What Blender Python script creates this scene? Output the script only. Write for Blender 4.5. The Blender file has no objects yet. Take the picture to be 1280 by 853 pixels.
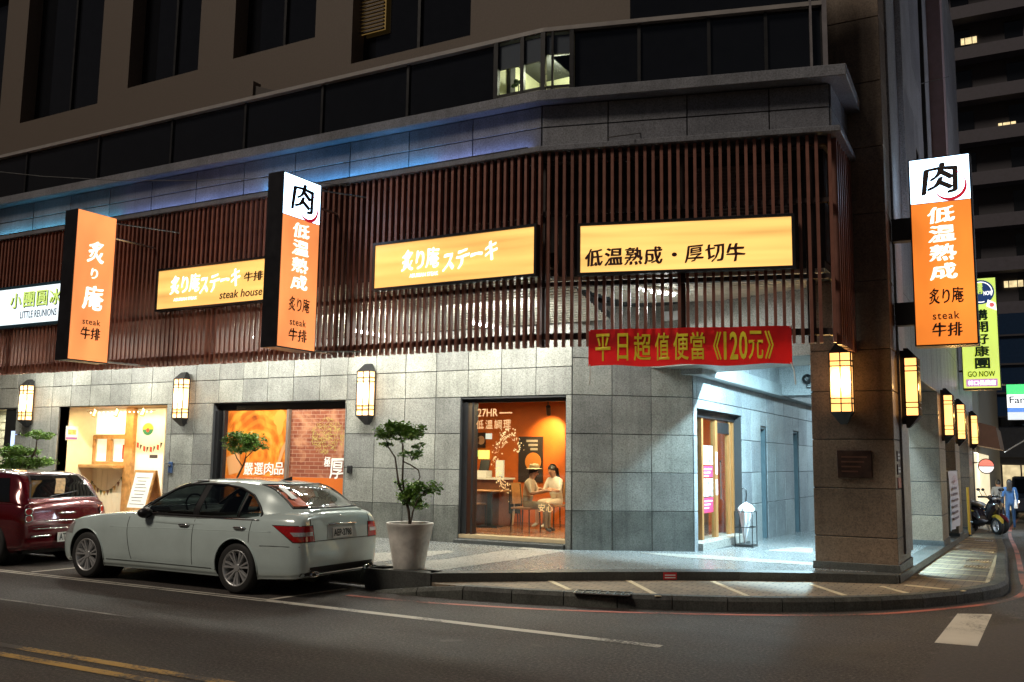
import bpy, bmesh, math, random
import numpy as np
from mathutils import Vector, Matrix, noise
from mathutils.bvhtree import BVHTree

random.seed(7)
scene = bpy.context.scene
C = scene.collection
PI = math.pi
R_ = math.radians

# ------------------------------------------------------------------ camera
F_PX, CX, CY = 1176.0, 640.0, 426.5
CAM_H = 1.66
_va = Vector((-1500 - CX, -(546 - CY), -F_PX)).normalized()      # along the main facade, leftwards
_vb = Vector((1297 - CX, -(584 - CY), -F_PX)).normalized()       # down the side street
_X = -_va
_Z = _X.cross(_vb).normalized()
_Y = _Z.cross(_X)
ROT = Matrix((_X, _Y, _Z))
cam_data = bpy.data.cameras.new('camera')
cam_data.sensor_width = 36.0
cam_data.lens = F_PX / 1280 * 36.0
cam_data.clip_start = 0.1
cam_data.clip_end = 2000
cam = bpy.data.objects.new('camera', cam_data)
C.objects.link(cam)
cam.matrix_world = Matrix.Translation((0, 0, CAM_H)) @ ROT.to_4x4()
scene.camera = cam

# ------------------------------------------------------------------ world, faint night sky and street glow
world = bpy.data.worlds.new('World')
scene.world = world
world.use_nodes = True
wn = world.node_tree.nodes
wl = world.node_tree.links
bg = wn['Background']
sky = wn.new('ShaderNodeTexSky')
sky.sky_type = 'NISHITA'
sky.sun_disc = False
sky.sun_elevation = R_(-3.0)
sky.sun_rotation = R_(100)
wl.new(sky.outputs[0], bg.inputs[0])
bg.inputs[1].default_value = 0.45
sun_d = bpy.data.lights.new('sun', 'SUN')
sun_d.energy = 1.38
sun_d.angle = R_(14)
sun_d.color = (1.0, 0.86, 0.70)
sun = bpy.data.objects.new('sun', sun_d)
C.objects.link(sun)
sun.rotation_euler = Vector((0.30, 0.60, -0.74)).to_track_quat('-Z', 'Y').to_euler()
scene.view_settings.view_transform = 'Standard'
scene.view_settings.look = 'None'
scene.view_settings.exposure = 0.0
scene.view_settings.gamma = 1.0
scene.cycles.use_denoising = True
scene.cycles.max_bounces = 6
scene.cycles.sample_clamp_indirect = 4.0
scene.cycles.caustics_reflective = False
scene.cycles.caustics_refractive = False

# ------------------------------------------------------------------ pixel -> direction -> point on a known surface
CAM = Vector((0, 0, CAM_H))
def ray(px, py): return ROT @ Vector((px - CX, -(py - CY), -F_PX))
def onZ(px, py, z):
    d = ray(px, py); return CAM + d * ((z - CAM_H) / d.z)
def onY(px, py, y):
    d = ray(px, py); return CAM + d * (y / d.y)
def onX(px, py, x):
    d = ray(px, py); return CAM + d * (x / d.x)

class Frame:
    """a vertical plane: origin o, u along the wall, n outwards"""
    def __init__(self, o, u, n):
        self.o = Vector((o[0], o[1], 0)); self.u = Vector((u[0], u[1], 0)).normalized(); self.n = Vector((n[0], n[1], 0)).normalized()
    def p(self, s, d, z): return self.o + self.u * s + self.n * d + Vector((0, 0, z))
    def px(self, x, y, d=0.0):
        """(s, z) where the pixel's ray meets the plane d in front of the wall"""
        r = ray(x, y); q = self.o + self.n * d
        t = (q - CAM).dot(self.n) / r.dot(self.n)
        h = CAM + r * t
        return (h - self.o).dot(self.u), h.z

YA = 13.93
P1 = (-6.58, YA)
P2 = (-4.95, 15.13)
FA = Frame((0, YA), (1, 0), (0, -1))                       # street front, ground floor (s = X)
_ub = Vector((P2[0]-P1[0], P2[1]-P1[1]))
LB = _ub.length
FB = Frame(P1, _ub, (_ub.y, -_ub.x))                       # short splayed wall
FC = Frame((-4.95, 0), (0, 1), (1, 0))                     # arcade wall (s = Y)
YS = 11.31
FS = Frame((0, YS), (1, 0), (0, -1))                       # slatted upper front (s = X)
BEND = Vector((-5.83, YS, 0)); ER = Vector((-2.13, 12.30, 0))
_us = ER - BEND
LS = _us.length
FSB = Frame(BEND, _us, (_us.y, -_us.x))                    # its splayed part
FR = Frame((ER.x, ER.y), (0, 1), (1, 0))                   # its return to the pillar
XP = -1.645
FSIDE = Frame((XP, 0), (0, 1), (1, 0))                     # side-street face of the pillars (s = Y)
YP = 13.55
FP = Frame((0, YP), (1, 0), (0, -1))                       # front of the corner pillar
ZP = 0.25
def slope(y): return 0.0 if y < 13.5 else -0.02 * (min(y, 75.0) - 13.5)

# ------------------------------------------------------------------ materials
MATS = {}
def newmat(name):
    m = bpy.data.materials.new(name); m.use_nodes = True
    nt = m.node_tree
    return m, nt, nt.nodes['Principled BSDF']
def L(nt, a, b): nt.links.new(a, b)
def node(nt, t, **kw):
    n = nt.nodes.new(t)
    for k, v in kw.items():
        if k in n.inputs: n.inputs[k].default_value = v
        else: setattr(n, k, v)
    return n
def coords(nt, scale=1.0, kind='Object'):
    tc = nt.nodes.new('ShaderNodeTexCoord')
    if scale == 1.0: return tc.outputs[kind]
    mp = nt.nodes.new('ShaderNodeMapping')
    mp.inputs['Scale'].default_value = scale if hasattr(scale, '__len__') else (scale,)*3
    L(nt, tc.outputs[kind], mp.inputs[0])
    return mp.outputs[0]
def ramp(nt, fac, stops):
    r = nt.nodes.new('ShaderNodeValToRGB')
    e = r.color_ramp.elements
    while len(e) < len(stops): e.new(0.5)
    for el, (p, c) in zip(e, stops):
        el.position = p; el.color = (*c, 1) if len(c) == 3 else c
    L(nt, fac, r.inputs[0])
    return r.outputs[0]
def mix(nt, fac, a, b, mode='MIX'):
    m = nt.nodes.new('ShaderNodeMix'); m.data_type = 'RGBA'; m.blend_type = mode
    for sock, v in ((m.inputs[0], fac), (m.inputs[6], a), (m.inputs[7], b)):
        if hasattr(v, 'links'): L(nt, v, sock)
        else: sock.default_value = v if not hasattr(v, '__len__') else (*v, 1)
    return m.outputs[2]
def bump(nt, b, h, strength=0.3, dist=0.01):
    n = nt.nodes.new('ShaderNodeBump'); n.inputs['Strength'].default_value = strength; n.inputs['Distance'].default_value = dist
    L(nt, h, n.inputs['Height']); L(nt, n.outputs[0], b.inputs['Normal'])

def plain(name, col, rough=0.6, metal=0.0, var=0.12, nscale=6.0, spec=0.5, bmp=0.0, coat=0.0, objvar=0.0):
    """plain surface with a little uneven tone and gloss"""
    if name in MATS: return MATS[name]
    m, nt, b = newmat(name)
    nz = node(nt, 'ShaderNodeTexNoise', Scale=nscale, Detail=5.0, Roughness=0.6)
    L(nt, coords(nt), nz.inputs['Vector'])
    lo = tuple(max(0, c*(1-var)) for c in col); hi = tuple(min(1, c*(1+var)) for c in col)
    col_o = ramp(nt, nz.outputs[0], [(0.3, lo), (0.7, hi)])
    if objvar:
        oi = nt.nodes.new('ShaderNodeObjectInfo')
        v = ramp(nt, oi.outputs['Random'], [(0, (1-objvar,)*3), (1, (1+0*objvar,)*3)])
        col_o = mix(nt, 1.0, col_o, v, 'MULTIPLY')
    L(nt, col_o, b.inputs['Base Color'])
    rr = ramp(nt, nz.outputs[0], [(0.3, (max(0.02, rough*0.85),)*3), (0.7, (min(1, rough*1.15),)*3)])
    L(nt, rr, b.inputs['Roughness'])
    b.inputs['Metallic'].default_value = metal
    b.inputs['Specular IOR Level'].default_value = spec
    b.inputs['Coat Weight'].default_value = coat
    b.inputs['Coat Roughness'].default_value = 0.04
    if bmp:
        n2 = node(nt, 'ShaderNodeTexNoise', Scale=nscale*12, Detail=3.0)
        L(nt, coords(nt), n2.inputs['Vector'])
        bump(nt, b, n2.outputs[0], bmp, 0.01)
    MATS[name] = m
    return m

def granite(name, col, dirt=0.25, rough=0.42, speck=1.0, objvar=0.34):
    if name in MATS: return MATS[name]
    m, nt, b = newmat(name)
    co = coords(nt)
    n1 = node(nt, 'ShaderNodeTexNoise', Scale=48.0, Detail=5.0, Roughness=0.8); L(nt, co, n1.inputs['Vector'])
    n2 = node(nt, 'ShaderNodeTexNoise', Scale=1.6, Detail=6.0, Roughness=0.65); L(nt, co, n2.inputs['Vector'])
    n3 = node(nt, 'ShaderNodeTexNoise', Scale=38.0, Detail=2.0); L(nt, co, n3.inputs['Vector'])
    sp = ramp(nt, n1.outputs[0], [(0.34, tuple(c*(1-0.55*speck) for c in col)), (0.5, col), (0.66, tuple(min(1, c*(1+0.38*speck)) for c in col))])
    d = ramp(nt, n2.outputs[0], [(0.35, (1-dirt,)*3), (0.62, (1, 1, 1))])
    c = mix(nt, 1.0, sp, d, 'MULTIPLY')
    # thin vertical run-off streaks
    n4 = node(nt, 'ShaderNodeTexNoise', Scale=1.0, Detail=4.0); L(nt, coords(nt, (14, 14, 0.5)), n4.inputs['Vector'])
    c = mix(nt, 1.0, c, ramp(nt, n4.outputs[0], [(0.33, (1-dirt*0.45,)*3), (0.5, (1, 1, 1))]), 'MULTIPLY')
    oi = nt.nodes.new('ShaderNodeObjectInfo')
    c = mix(nt, 1.0, c, ramp(nt, oi.outputs['Random'], [(0, (1-objvar, 1-objvar, 1-objvar*0.9)), (1, (1, 1, 1))]), 'MULTIPLY')
    L(nt, c, b.inputs['Base Color'])
    L(nt, ramp(nt, n3.outputs[0], [(0.35, (rough*0.8,)*3), (0.65, (min(1, rough*1.25),)*3)]), b.inputs['Roughness'])
    bump(nt, b, n1.outputs[0], 0.12, 0.004)
    MATS[name] = m
    return m

def emit(name, col, s, base=(0.8, 0.8, 0.8), var=0.0, scale=(1, 1, 1), rough=0.35):
    """a glowing surface (sign faces, lamps, screens; prints and vinyl with added glow)"""
    if name in MATS: return MATS[name]
    m, nt, b = newmat(name)
    b.inputs['Base Color'].default_value = (*base, 1)
    b.inputs['Roughness'].default_value = rough
    b.inputs['Emission Strength'].default_value = s
    if var:
        nz = node(nt, 'ShaderNodeTexNoise', Scale=1.0, Detail=2.0); L(nt, coords(nt, scale), nz.inputs['Vector'])
        L(nt, ramp(nt, nz.outputs[0], [(0.3, tuple(c*(1-var) for c in col)), (0.7, tuple(c*(1+var*0.5) for c in col))]), b.inputs['Emission Color'])
    else:
        b.inputs['Emission Color'].default_value = (*col, 1)
    MATS[name] = m
    return m

def glassmat(name, col=(0.9, 0.95, 0.95), alpha=0.12, rough=0.03):
    """window glass: mostly see-through, with reflections"""
    if name in MATS: return MATS[name]
    m, nt, b = newmat(name)
    out = nt.nodes['Material Output']
    gl = node(nt, 'ShaderNodeBsdfGlossy', Roughness=rough); gl.inputs['Color'].default_value = (1, 1, 1, 1)
    tr = nt.nodes.new('ShaderNodeBsdfTransparent'); tr.inputs['Color'].default_value = (*col, 1)
    lw = node(nt, 'ShaderNodeLayerWeight', Blend=0.5)
    pw = node(nt, 'ShaderNodeMath', operation='POWER'); pw.inputs[1].default_value = 4.0
    L(nt, lw.outputs['Facing'], pw.inputs[0])
    mth = node(nt, 'ShaderNodeMath', operation='MULTIPLY_ADD'); mth.inputs[1].default_value = 0.55; mth.inputs[2].default_value = alpha*0.3
    L(nt, pw.outputs[0], mth.inputs[0])
    mx = nt.nodes.new('ShaderNodeMixShader')
    L(nt, mth.outputs[0], mx.inputs[0]); L(nt, tr.outputs[0], mx.inputs[1]); L(nt, gl.outputs[0], mx.inputs[2])
    L(nt, mx.outputs[0], out.inputs['Surface'])
    MATS[name] = m
    return m

# ------------------------------------------------------------------ mesh helpers
class MB:
    def __init__(self): self.v = []; self.f = []; self.mi = []; self.cm = 0
    def add(self, verts, faces):
        o = len(self.v)
        self.v += [Vector(x) for x in verts]
        self.f += [tuple(i+o for i in q) for q in faces]
        self.mi += [self.cm]*len(faces)
        return self
    def hexa(self, p):      # 8 points: bottom 4 ccw, top 4 ccw
        return self.add(p, [(3,2,1,0),(4,5,6,7),(0,1,5,4),(1,2,6,5),(2,3,7,6),(3,0,4,7)])
    def box(self, x0, x1, y0, y1, z0, z1):
        return self.hexa([(x0,y0,z0),(x1,y0,z0),(x1,y1,z0),(x0,y1,z0),(x0,y0,z1),(x1,y0,z1),(x1,y1,z1),(x0,y1,z1)])
    def fbox(self, F, s0, s1, d0, d1, z0, z1):
        return self.hexa([F.p(s0,d1,z0),F.p(s1,d1,z0),F.p(s1,d0,z0),F.p(s0,d0,z0),F.p(s0,d1,z1),F.p(s1,d1,z1),F.p(s1,d0,z1),F.p(s0,d0,z1)])
    def prism(self, pts, z0, z1):
        n = len(pts)
        z0f = z0 if callable(z0) else (lambda x, y: z0)
        z1f = z1 if callable(z1) else (lambda x, y: z1)
        vs = [(p[0], p[1], z0f(*p[:2])) for p in pts] + [(p[0], p[1], z1f(*p[:2])) for p in pts]
        return self.add(vs, [tuple(range(n-1, -1, -1)), tuple(range(n, 2*n))] + [(i, (i+1) % n, n+(i+1) % n, n+i) for i in range(n)])
    def extr(self, pts, vec):
        """planar polygon (3-D points) extruded by vec"""
        n = len(pts); vec = Vector(vec)
        vs = [Vector(p) for p in pts] + [Vector(p)+vec for p in pts]
        return self.add(vs, [tuple(range(n-1, -1, -1)), tuple(range(n, 2*n))] + [(i, (i+1) % n, n+(i+1) % n, n+i) for i in range(n)])
    def tube(self, path, r, n=8, cap=True):
        path = [Vector(p) for p in path]
        rs = r if hasattr(r, '__len__') else [r]*len(path)
        o = len(self.v); vs = []; fs = []
        up = None
        for i, p in enumerate(path):
            t = (path[min(i+1, len(path)-1)] - path[max(i-1, 0)]).normalized()
            if up is None:
                up = Vector((0, 0, 1)) if abs(t.z) < 0.9 else Vector((1, 0, 0))
            a = t.cross(up).normalized(); b = a.cross(t).normalized(); up = b
            for k in range(n):
                w = 2*PI*k/n
                vs.append(p + (a*math.cos(w) + b*math.sin(w))*rs[i])
        for i in range(len(path)-1):
            for k in range(n):
                fs.append((i*n+k, i*n+(k+1) % n, (i+1)*n+(k+1) % n, (i+1)*n+k))
        if cap:
            fs.append(tuple(range(n-1, -1, -1))); fs.append(tuple(range((len(path)-1)*n, len(path)*n)))
        return self.add(vs, fs)
    def lathe(self, prof, c=(0,0,0), n=24, axis='z', cap=True):
        """prof: (radius, height) pairs"""
        c = Vector(c); vs = []; fs = []
        for (r, h) in prof:
            for k in range(n):
                w = 2*PI*k/n
                q = (r*math.cos(w), r*math.sin(w), h)
                if axis == 'y': q = (q[0], h, q[1])
                if axis == 'x': q = (h, q[0], q[1])
                vs.append(c + Vector(q))
        for i in range(len(prof)-1):
            for k in range(n):
                q = (i*n+k, i*n+(k+1) % n, (i+1)*n+(k+1) % n, (i+1)*n+k)
                fs.append(q if axis != 'y' else q[::-1])
        if cap:
            a = tuple(range(n-1, -1, -1)); b = tuple(range((len(prof)-1)*n, len(prof)*n))
            fs += [a, b] if axis != 'y' else [a[::-1], b[::-1]]
        return self.add(vs, fs)
    def ball(self, c, r, n=12, m=8):
        c = Vector(c); r = Vector(r) if hasattr(r, '__len__') else Vector((r, r, r))
        vs = []; fs = []
        for i in range(m+1):
            a = PI*i/m
            for k in range(n):
                w = 2*PI*k/n
                vs.append(c + Vector((r.x*math.sin(a)*math.cos(w), r.y*math.sin(a)*math.sin(w), -r.z*math.cos(a))))
        for i in range(m):
            for k in range(n):
                fs.append((i*n+k, i*n+(k+1) % n, (i+1)*n+(k+1) % n, (i+1)*n+k))
        return self.add(vs, fs)
    def grid(self, pts):
        """rows of points"""
        h = len(pts); w = len(pts[0])
        return self.add([p for r in pts for p in r], [(i*w+j, i*w+j+1, (i+1)*w+j+1, (i+1)*w+j) for i in range(h-1) for j in range(w-1)])
    def mesh(self, name, mats, smooth=False, bevel=0.0, weld=False):
        me = bpy.data.meshes.new(name)
        me.from_pydata([tuple(v) for v in self.v], [], self.f)
        mats = mats if isinstance(mats, (list, tuple)) else [mats]
        for m in mats: me.materials.append(m)
        if len(mats) > 1: me.polygons.foreach_set('material_index', self.mi)
        if bevel or weld:
            bm = bmesh.new(); bm.from_mesh(me)
            if weld: bmesh.ops.remove_doubles(bm, verts=bm.verts, dist=1e-5)
            if bevel:
                bmesh.ops.bevel(bm, geom=[e for e in bm.edges if e.is_manifold and e.calc_face_angle(0) > 0.5], offset=bevel, segments=1, affect='EDGES', clamp_overlap=True)
            bm.to_mesh(me); bm.free()
        if smooth:
            me.polygons.foreach_set('use_smooth', [True]*len(me.polygons))
            if smooth == 'auto':
                bm = bmesh.new(); bm.from_mesh(me)
                for e in bm.edges:
                    if e.is_manifold and e.calc_face_angle(0) > 0.6: e.smooth = False
                bm.to_mesh(me); bm.free()
        me.update()
        return me
    def build(self, name, mats, parent=None, smooth=False, bevel=0.0, weld=False, local=False):
        return link(name, self.mesh(name, mats, smooth, bevel, weld), parent, local)

def link(name, me, parent=None, local=False):
    """link a mesh; world coordinates unless local (then it is given in its parent's space)"""
    o = bpy.data.objects.new(name, me)
    C.objects.link(o)
    if parent is not None:
        o.parent = parent
        if not local:
            o.matrix_parent_inverse = world_of(parent).inverted()
    return o
def world_of(o):
    m = o.matrix_basis.copy()
    if o.parent is not None:
        m = world_of(o.parent) @ o.matrix_parent_inverse @ m
    return m
def tag(o, label, cat, group=None):
    o['label'] = label; o['category'] = cat
    if group: o['group'] = group
    return o
def thing(name, label, cat, loc=(0, 0, 0), rz=0.0, group=None, scale=1.0):
    o = bpy.data.objects.new(name, None); C.objects.link(o)
    o.empty_display_size = 0.1
    o.location = loc; o.rotation_euler = (0, 0, rz); o.scale = (scale,)*3
    return tag(o, label, cat, group)
def struct(o): o['kind'] = 'structure'; return o
def copy_tree(o, parent=None):
    c = o.copy(); C.objects.link(c)
    if parent is not None: c.parent = parent
    for ch in list(o.children): copy_tree(ch, c)
    return c
def apply_mods(o):
    dg = bpy.context.evaluated_depsgraph_get()
    me = bpy.data.meshes.new_from_object(o.evaluated_get(dg))
    o.modifiers.clear(); o.data = me
    return o
def light(name, kind, loc, energy, col, size=0.1, target=None, parent=None, **kw):
    d = bpy.data.lights.new(name, kind); d.energy = energy; d.color = col
    if kind == 'AREA':
        d.size = size if not hasattr(size, '__len__') else size[0]
        if hasattr(size, '__len__'): d.shape = 'RECTANGLE'; d.size_y = size[1]
    else: d.shadow_soft_size = size
    for k, v in kw.items(): setattr(d, k, v)
    o = bpy.data.objects.new(name, d); C.objects.link(o); o.location = loc
    if target is not None:
        o.rotation_euler = (Vector(target) - Vector(loc)).to_track_quat('-Z', 'Y').to_euler()
    return o

# ------------------------------------------------------------------ lettering
def glyph_mesh(text, bold=0.0, wob=0.0, depth=0.0, shear=0.0, space=1.0, seed=0):
    cu = bpy.data.curves.new('lettering', 'FONT')
    cu.body = text; cu.size = 1.0; cu.shear = shear; cu.space_character = space
    cu.resolution_u = 3; cu.fill_mode = 'FRONT'
    ob = bpy.data.objects.new('lettering', cu); C.objects.link(ob)
    dg = bpy.context.evaluated_depsgraph_get()
    me = bpy.data.meshes.new_from_object(ob.evaluated_get(dg))
    bpy.data.objects.remove(ob); bpy.data.curves.remove(cu)
    vs = [v.co.copy() for v in me.vertices]; fs = [tuple(p.vertices) for p in me.polygons]
    bpy.data.meshes.remove(me)
    if wob and vs:
        for v in vs:      # brush-like unevenness
            a = noise.noise(Vector((v.x*2.3+seed, v.y*2.3, 3.1))); b = noise.noise(Vector((v.x*2.3, v.y*2.3+seed, 9.7)))
            c = noise.noise(Vector((v.x*7+seed, v.y*7, 1.3)))
            v.x += wob*(1.5*a + 0.30*c) + wob*1.6*(v.y-.35)*.6; v.y += wob*(1.5*b - 0.30*c) + wob*1.2*(v.x-.4)*.35
    if bold and vs:       # heavier strokes: a few shifted copies, each a hair further out
        n = len(vs); V = []; F_ = []
        iso = ((0, 0), (bold, 0), (-bold, 0), (0, bold), (0, -bold), (bold*.7, bold*.7), (-bold*.7, -bold*.7), (bold*.7, -bold*.7), (-bold*.7, bold*.7))
        nib = ((0, 0), (bold*1.5, bold*.8), (bold*.75, bold*.4), (-bold*.75, -bold*.4), (-bold*1.5, -bold*.8), (bold*.3, -bold*.4), (-bold*.3, bold*.4))
        for k, (dx, dy) in enumerate(nib if wob else iso):
            V += [Vector((v.x+dx, v.y+dy, k*0.0004)) for v in vs]; F_ += [tuple(i+k*n for i in f) for f in fs]
        vs, fs = V, F_
    return vs, fs
def fit_text(mb, text, F, rect, d=0.0, bold=0.0, wob=0.0, shear=0.0, space=1.0, seed=0, keep=False, slant=0.0):
    """lay text flat on the plane F, d in front of it, filling rect = (s0, s1, z0, z1)"""
    vs, fs = glyph_mesh(text, bold, wob, 0, shear, space, seed)
    if not vs: return
    xs = [v.x for v in vs]; ys = [v.y for v in vs]
    x0, x1, y0, y1 = min(xs), max(xs), min(ys), max(ys)
    s0, s1, z0, z1 = rect
    kx = (s1-s0)/max(1e-6, x1-x0); kz = (z1-z0)/max(1e-6, y1-y0)
    ox = oz = 0.0
    if keep:
        k = min(abs(kx), kz); ox = ((s1-s0) - math.copysign(k*(x1-x0), kx))/2; oz = ((z1-z0)-k*(y1-y0))/2
        kx = math.copysign(k, kx); kz = k
    pts = [F.p(s0+ox+(v.x-x0)*kx, d+v.z, z0+oz+(v.y-y0)*kz + slant*((v.x-x0)*kx)) for v in vs]
    mb.add(pts, fs)
def text_column(mb, text, F, s0, s1, z0, z1, **kw):
    n = len(text); h = (z1-z0)/n
    for i, ch in enumerate(text):
        fit_text(mb, ch, F, (s0, s1, z1-(i+1)*h+0.06*h, z1-i*h-0.06*h), seed=i*3+1, **kw)

def rect_minus(r, holes):
    """r and holes are (s0, s1, z0, z1); returns r cut into rectangles without the holes"""
    out = [r]
    for h in holes:
        nxt = []
        for (a, b, c, d) in out:
            if h[1] <= a or h[0] >= b or h[3] <= c or h[2] >= d: nxt.append((a, b, c, d)); continue
            if h[0] > a: nxt.append((a, h[0], c, d))
            if h[1] < b: nxt.append((h[1], b, c, d))
            x0, x1 = max(a, h[0]), min(b, h[1])
            if h[2] > c: nxt.append((x0, x1, c, h[2]))
            if h[3] < d: nxt.append((x0, x1, h[3], d))
        out = nxt
    return [q for q in out if q[1]-q[0] > 0.02 and q[3]-q[2] > 0.02]
# ================================================================== materials in use
G_WALL = granite('granite_grey', (0.315, 0.315, 0.285), dirt=.32)
G_BASE = granite('granite_base_course', (0.185, 0.19, 0.17), dirt=0.5)
G_PIL = granite('granite_pillar', (0.215, 0.155, 0.108), dirt=0.3)
G_BAND = granite('granite_band', (0.25, 0.26, 0.29), dirt=0.3, rough=0.35)
G_FLOOR = granite('granite_floor', (0.20, 0.21, 0.21), dirt=0.25, rough=0.25, objvar=0.0)
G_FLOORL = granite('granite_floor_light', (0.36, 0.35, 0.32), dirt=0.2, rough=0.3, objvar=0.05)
G_STEP = granite('granite_step', (0.085, 0.09, 0.085), dirt=0.35, rough=0.5)
G_KERB = granite('granite_kerb', (0.105, 0.11, 0.095), dirt=0.5, rough=0.7, objvar=0.4)
JOINT = plain('joint_dark_grey', (0.035, 0.037, 0.04), 0.8)  # own dark grey of the mortar joints and backings
DARK = plain('dark_metal', (0.02, 0.02, 0.022), 0.4, 0.3)
BLACK = plain('black_plastic', (0.012, 0.012, 0.013), 0.35)
SLATM = plain('brown_slat', (0.27, 0.110, 0.078), 0.45, 0.0, var=0.25, nscale=3, objvar=0.3)
SLATRAIL = plain('brown_rail', (0.035, 0.022, 0.020), 0.5)
CREAM = plain('cream_paint', (0.72, 0.64, 0.46), 0.6, var=0.06)
WHITE = plain('white_paint', (0.75, 0.75, 0.73), 0.5, var=0.05)
WOOD = plain('honey_wood', (0.42, 0.22, 0.075), 0.45, var=0.3, nscale=9)
WOODD = plain('dark_wood', (0.14, 0.055, 0.028), 0.4, var=0.3, nscale=9)
ORANGEWALL = plain('orange_wall', (0.60, 0.13, 0.014), 0.6, var=0.1)
TILEFLOOR = plain('red_brown_floor', (0.24, 0.10, 0.045), 0.25, var=0.25, nscale=3)
TAN = plain('tan_small_tile', (0.105, 0.078, 0.060), 0.6, var=0.22, nscale=30, bmp=0.3)
DKGLASS = plain('dark_window_glass', (0.010, 0.011, 0.014), 0.06, var=0.1, spec=0.6)
CHROME = plain('chrome', (0.75, 0.75, 0.76), 0.12, 1.0, var=0.04)
STEEL = plain('brushed_steel', (0.45, 0.46, 0.47), 0.3, 1.0, var=0.1)
RUBBER = plain('tyre_rubber', (0.018, 0.018, 0.018), 0.75, var=0.3, nscale=20)
INKW = emit('sign_white_letters', (1.0, 0.97, 0.92), 1.6)
INKD = plain('sign_dark_letters', (0.025, 0.012, 0.010), 0.6)
CLEAR = glassmat('clear_window_glass')

def asphalt():
    m, nt, b = newmat('asphalt')
    co = coords(nt)
    n1 = node(nt, 'ShaderNodeTexNoise', Scale=34.0, Detail=7.0, Roughness=0.85); L(nt, co, n1.inputs['Vector'])
    n2 = node(nt, 'ShaderNodeTexNoise', Scale=0.5, Detail=6.0, Roughness=0.6); L(nt, co, n2.inputs['Vector'])
    n3 = node(nt, 'ShaderNodeTexNoise', Scale=1.0, Detail=5.0, Roughness=0.6); L(nt, coords(nt, (0.5, 1.4, 1)), n3.inputs['Vector'])
    v = node(nt, 'ShaderNodeTexVoronoi', Scale=140.0); L(nt, co, v.inputs['Vector'])
    c = ramp(nt, n1.outputs[0], [(0.40, (0.024, 0.020, 0.019)), (0.50, (0.066, 0.055, 0.051)), (0.58, (0.14, 0.122, 0.11)), (0.68, (0.30, 0.27, 0.24))])
    c = mix(nt, 1.0, c, ramp(nt, n2.outputs[0], [(0.34, (0.62, 0.62, 0.62)), (0.62, (1.1, 1.08, 1.06))]), 'MULTIPLY')
    c = mix(nt, 1.0, c, ramp(nt, n3.outputs[0], [(0.36, (0.80, 0.80, 0.80)), (0.6, (1.05, 1.05, 1.05))]), 'MULTIPLY')
    n5 = node(nt, 'ShaderNodeTexNoise', Scale=2.6, Detail=2.0); L(nt, co, n5.inputs['Vector'])
    c = mix(nt, ramp(nt, n5.outputs[0], [(0.70, (0, 0, 0)), (0.76, (0.5, 0.5, 0.5))]), c, (0.16, 0.14, 0.13))
    L(nt, c, b.inputs['Base Color'])
    L(nt, ramp(nt, n2.outputs[0], [(0.3, (0.5,)*3), (0.7, (0.8,)*3)]), b.inputs['Roughness'])
    mx = mix(nt, 0.5, n1.outputs[0], v.outputs['Distance'])
    bump(nt, b, mx, 0.8, 0.02)
    return m
ASPHALT = asphalt()

def pavers():
    m, nt, b = newmat('ribbed_pavers')
    br = nt.nodes.new('ShaderNodeTexBrick')
    br.inputs['Scale'].default_value = 1.0
    br.inputs['Color1'].default_value = (0.27, 0.205, 0.135, 1); br.inputs['Color2'].default_value = (0.21, 0.165, 0.115, 1)
    br.inputs['Mortar'].default_value = (0.075, 0.06, 0.045, 1)
    br.inputs['Mortar Size'].default_value = 0.008; br.inputs['Brick Width'].default_value = 0.2; br.inputs['Row Height'].default_value = 0.1
    L(nt, coords(nt), br.inputs['Vector'])
    nz = node(nt, 'ShaderNodeTexNoise', Scale=1.2, Detail=6.0, Roughness=0.65); L(nt, coords(nt), nz.inputs['Vector'])
    c = mix(nt, 1.0, br.outputs[0], ramp(nt, nz.outputs[0], [(0.3, (0.55, 0.55, 0.55)), (0.62, (1.1, 1.1, 1.1))]), 'MULTIPLY')
    L(nt, c, b.inputs['Base Color']); b.inputs['Roughness'].default_value = 0.75
    bump(nt, b, br.outputs['Fac'], -0.5, 0.01)
    return m
PAVERS = pavers()

def paint(name, col, wear=0.5):
    if name in MATS: return MATS[name]
    m, nt, b = newmat(name)
    co = coords(nt)
    n1 = node(nt, 'ShaderNodeTexNoise', Scale=26.0, Detail=6.0, Roughness=0.75); L(nt, co, n1.inputs['Vector'])
    n2 = node(nt, 'ShaderNodeTexNoise', Scale=1.3, Detail=3.0); L(nt, co, n2.inputs['Vector'])
    a = mix(nt, 0.5, n1.outputs[0], n2.outputs[0])
    fac = ramp(nt, a, [(0.36+0.12*wear, (0, 0, 0)), (0.44+0.12*wear, (1, 1, 1))])
    c = mix(nt, fac, (0.07, 0.062, 0.058), col)
    c = mix(nt, 1.0, c, ramp(nt, n2.outputs[0], [(0.3, (0.75,)*3), (0.7, (1, 1, 1))]), 'MULTIPLY')
    L(nt, c, b.inputs['Base Color']); b.inputs['Roughness'].default_value = 0.6
    MATS[name] = m
    return m
PWHITE = paint('road_paint_white', (0.62, 0.58, 0.50), 0.25)
PYEL = paint('road_paint_yellow', (0.55, 0.33, 0.08), 0.85)
PRED = paint('road_paint_red', (0.50, 0.15, 0.11), 0.5)
PCREAM = paint('paving_strip_cream', (0.62, 0.52, 0.34), 0.1)

# ================================================================== the ground
def on_road(px, py, dz=0.0):
    z = 0.0
    for _ in range(30):
        p = onZ(px, py, z+dz); z = slope(p.y)
    return p
mb = MB()
xs = [-160, -60, -30, -20, -14, -8, -4, 0, 4, 8, 14, 30, 60, 160]; ys = [-80, -20, -5, 0, 5, 9, 13.5, 20, 30, 45, 75, 120, 240]
mb.grid([[Vector((x, y, slope(y))) for x in xs] for y in ys])
struct(mb.build('road', ASPHALT))

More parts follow.
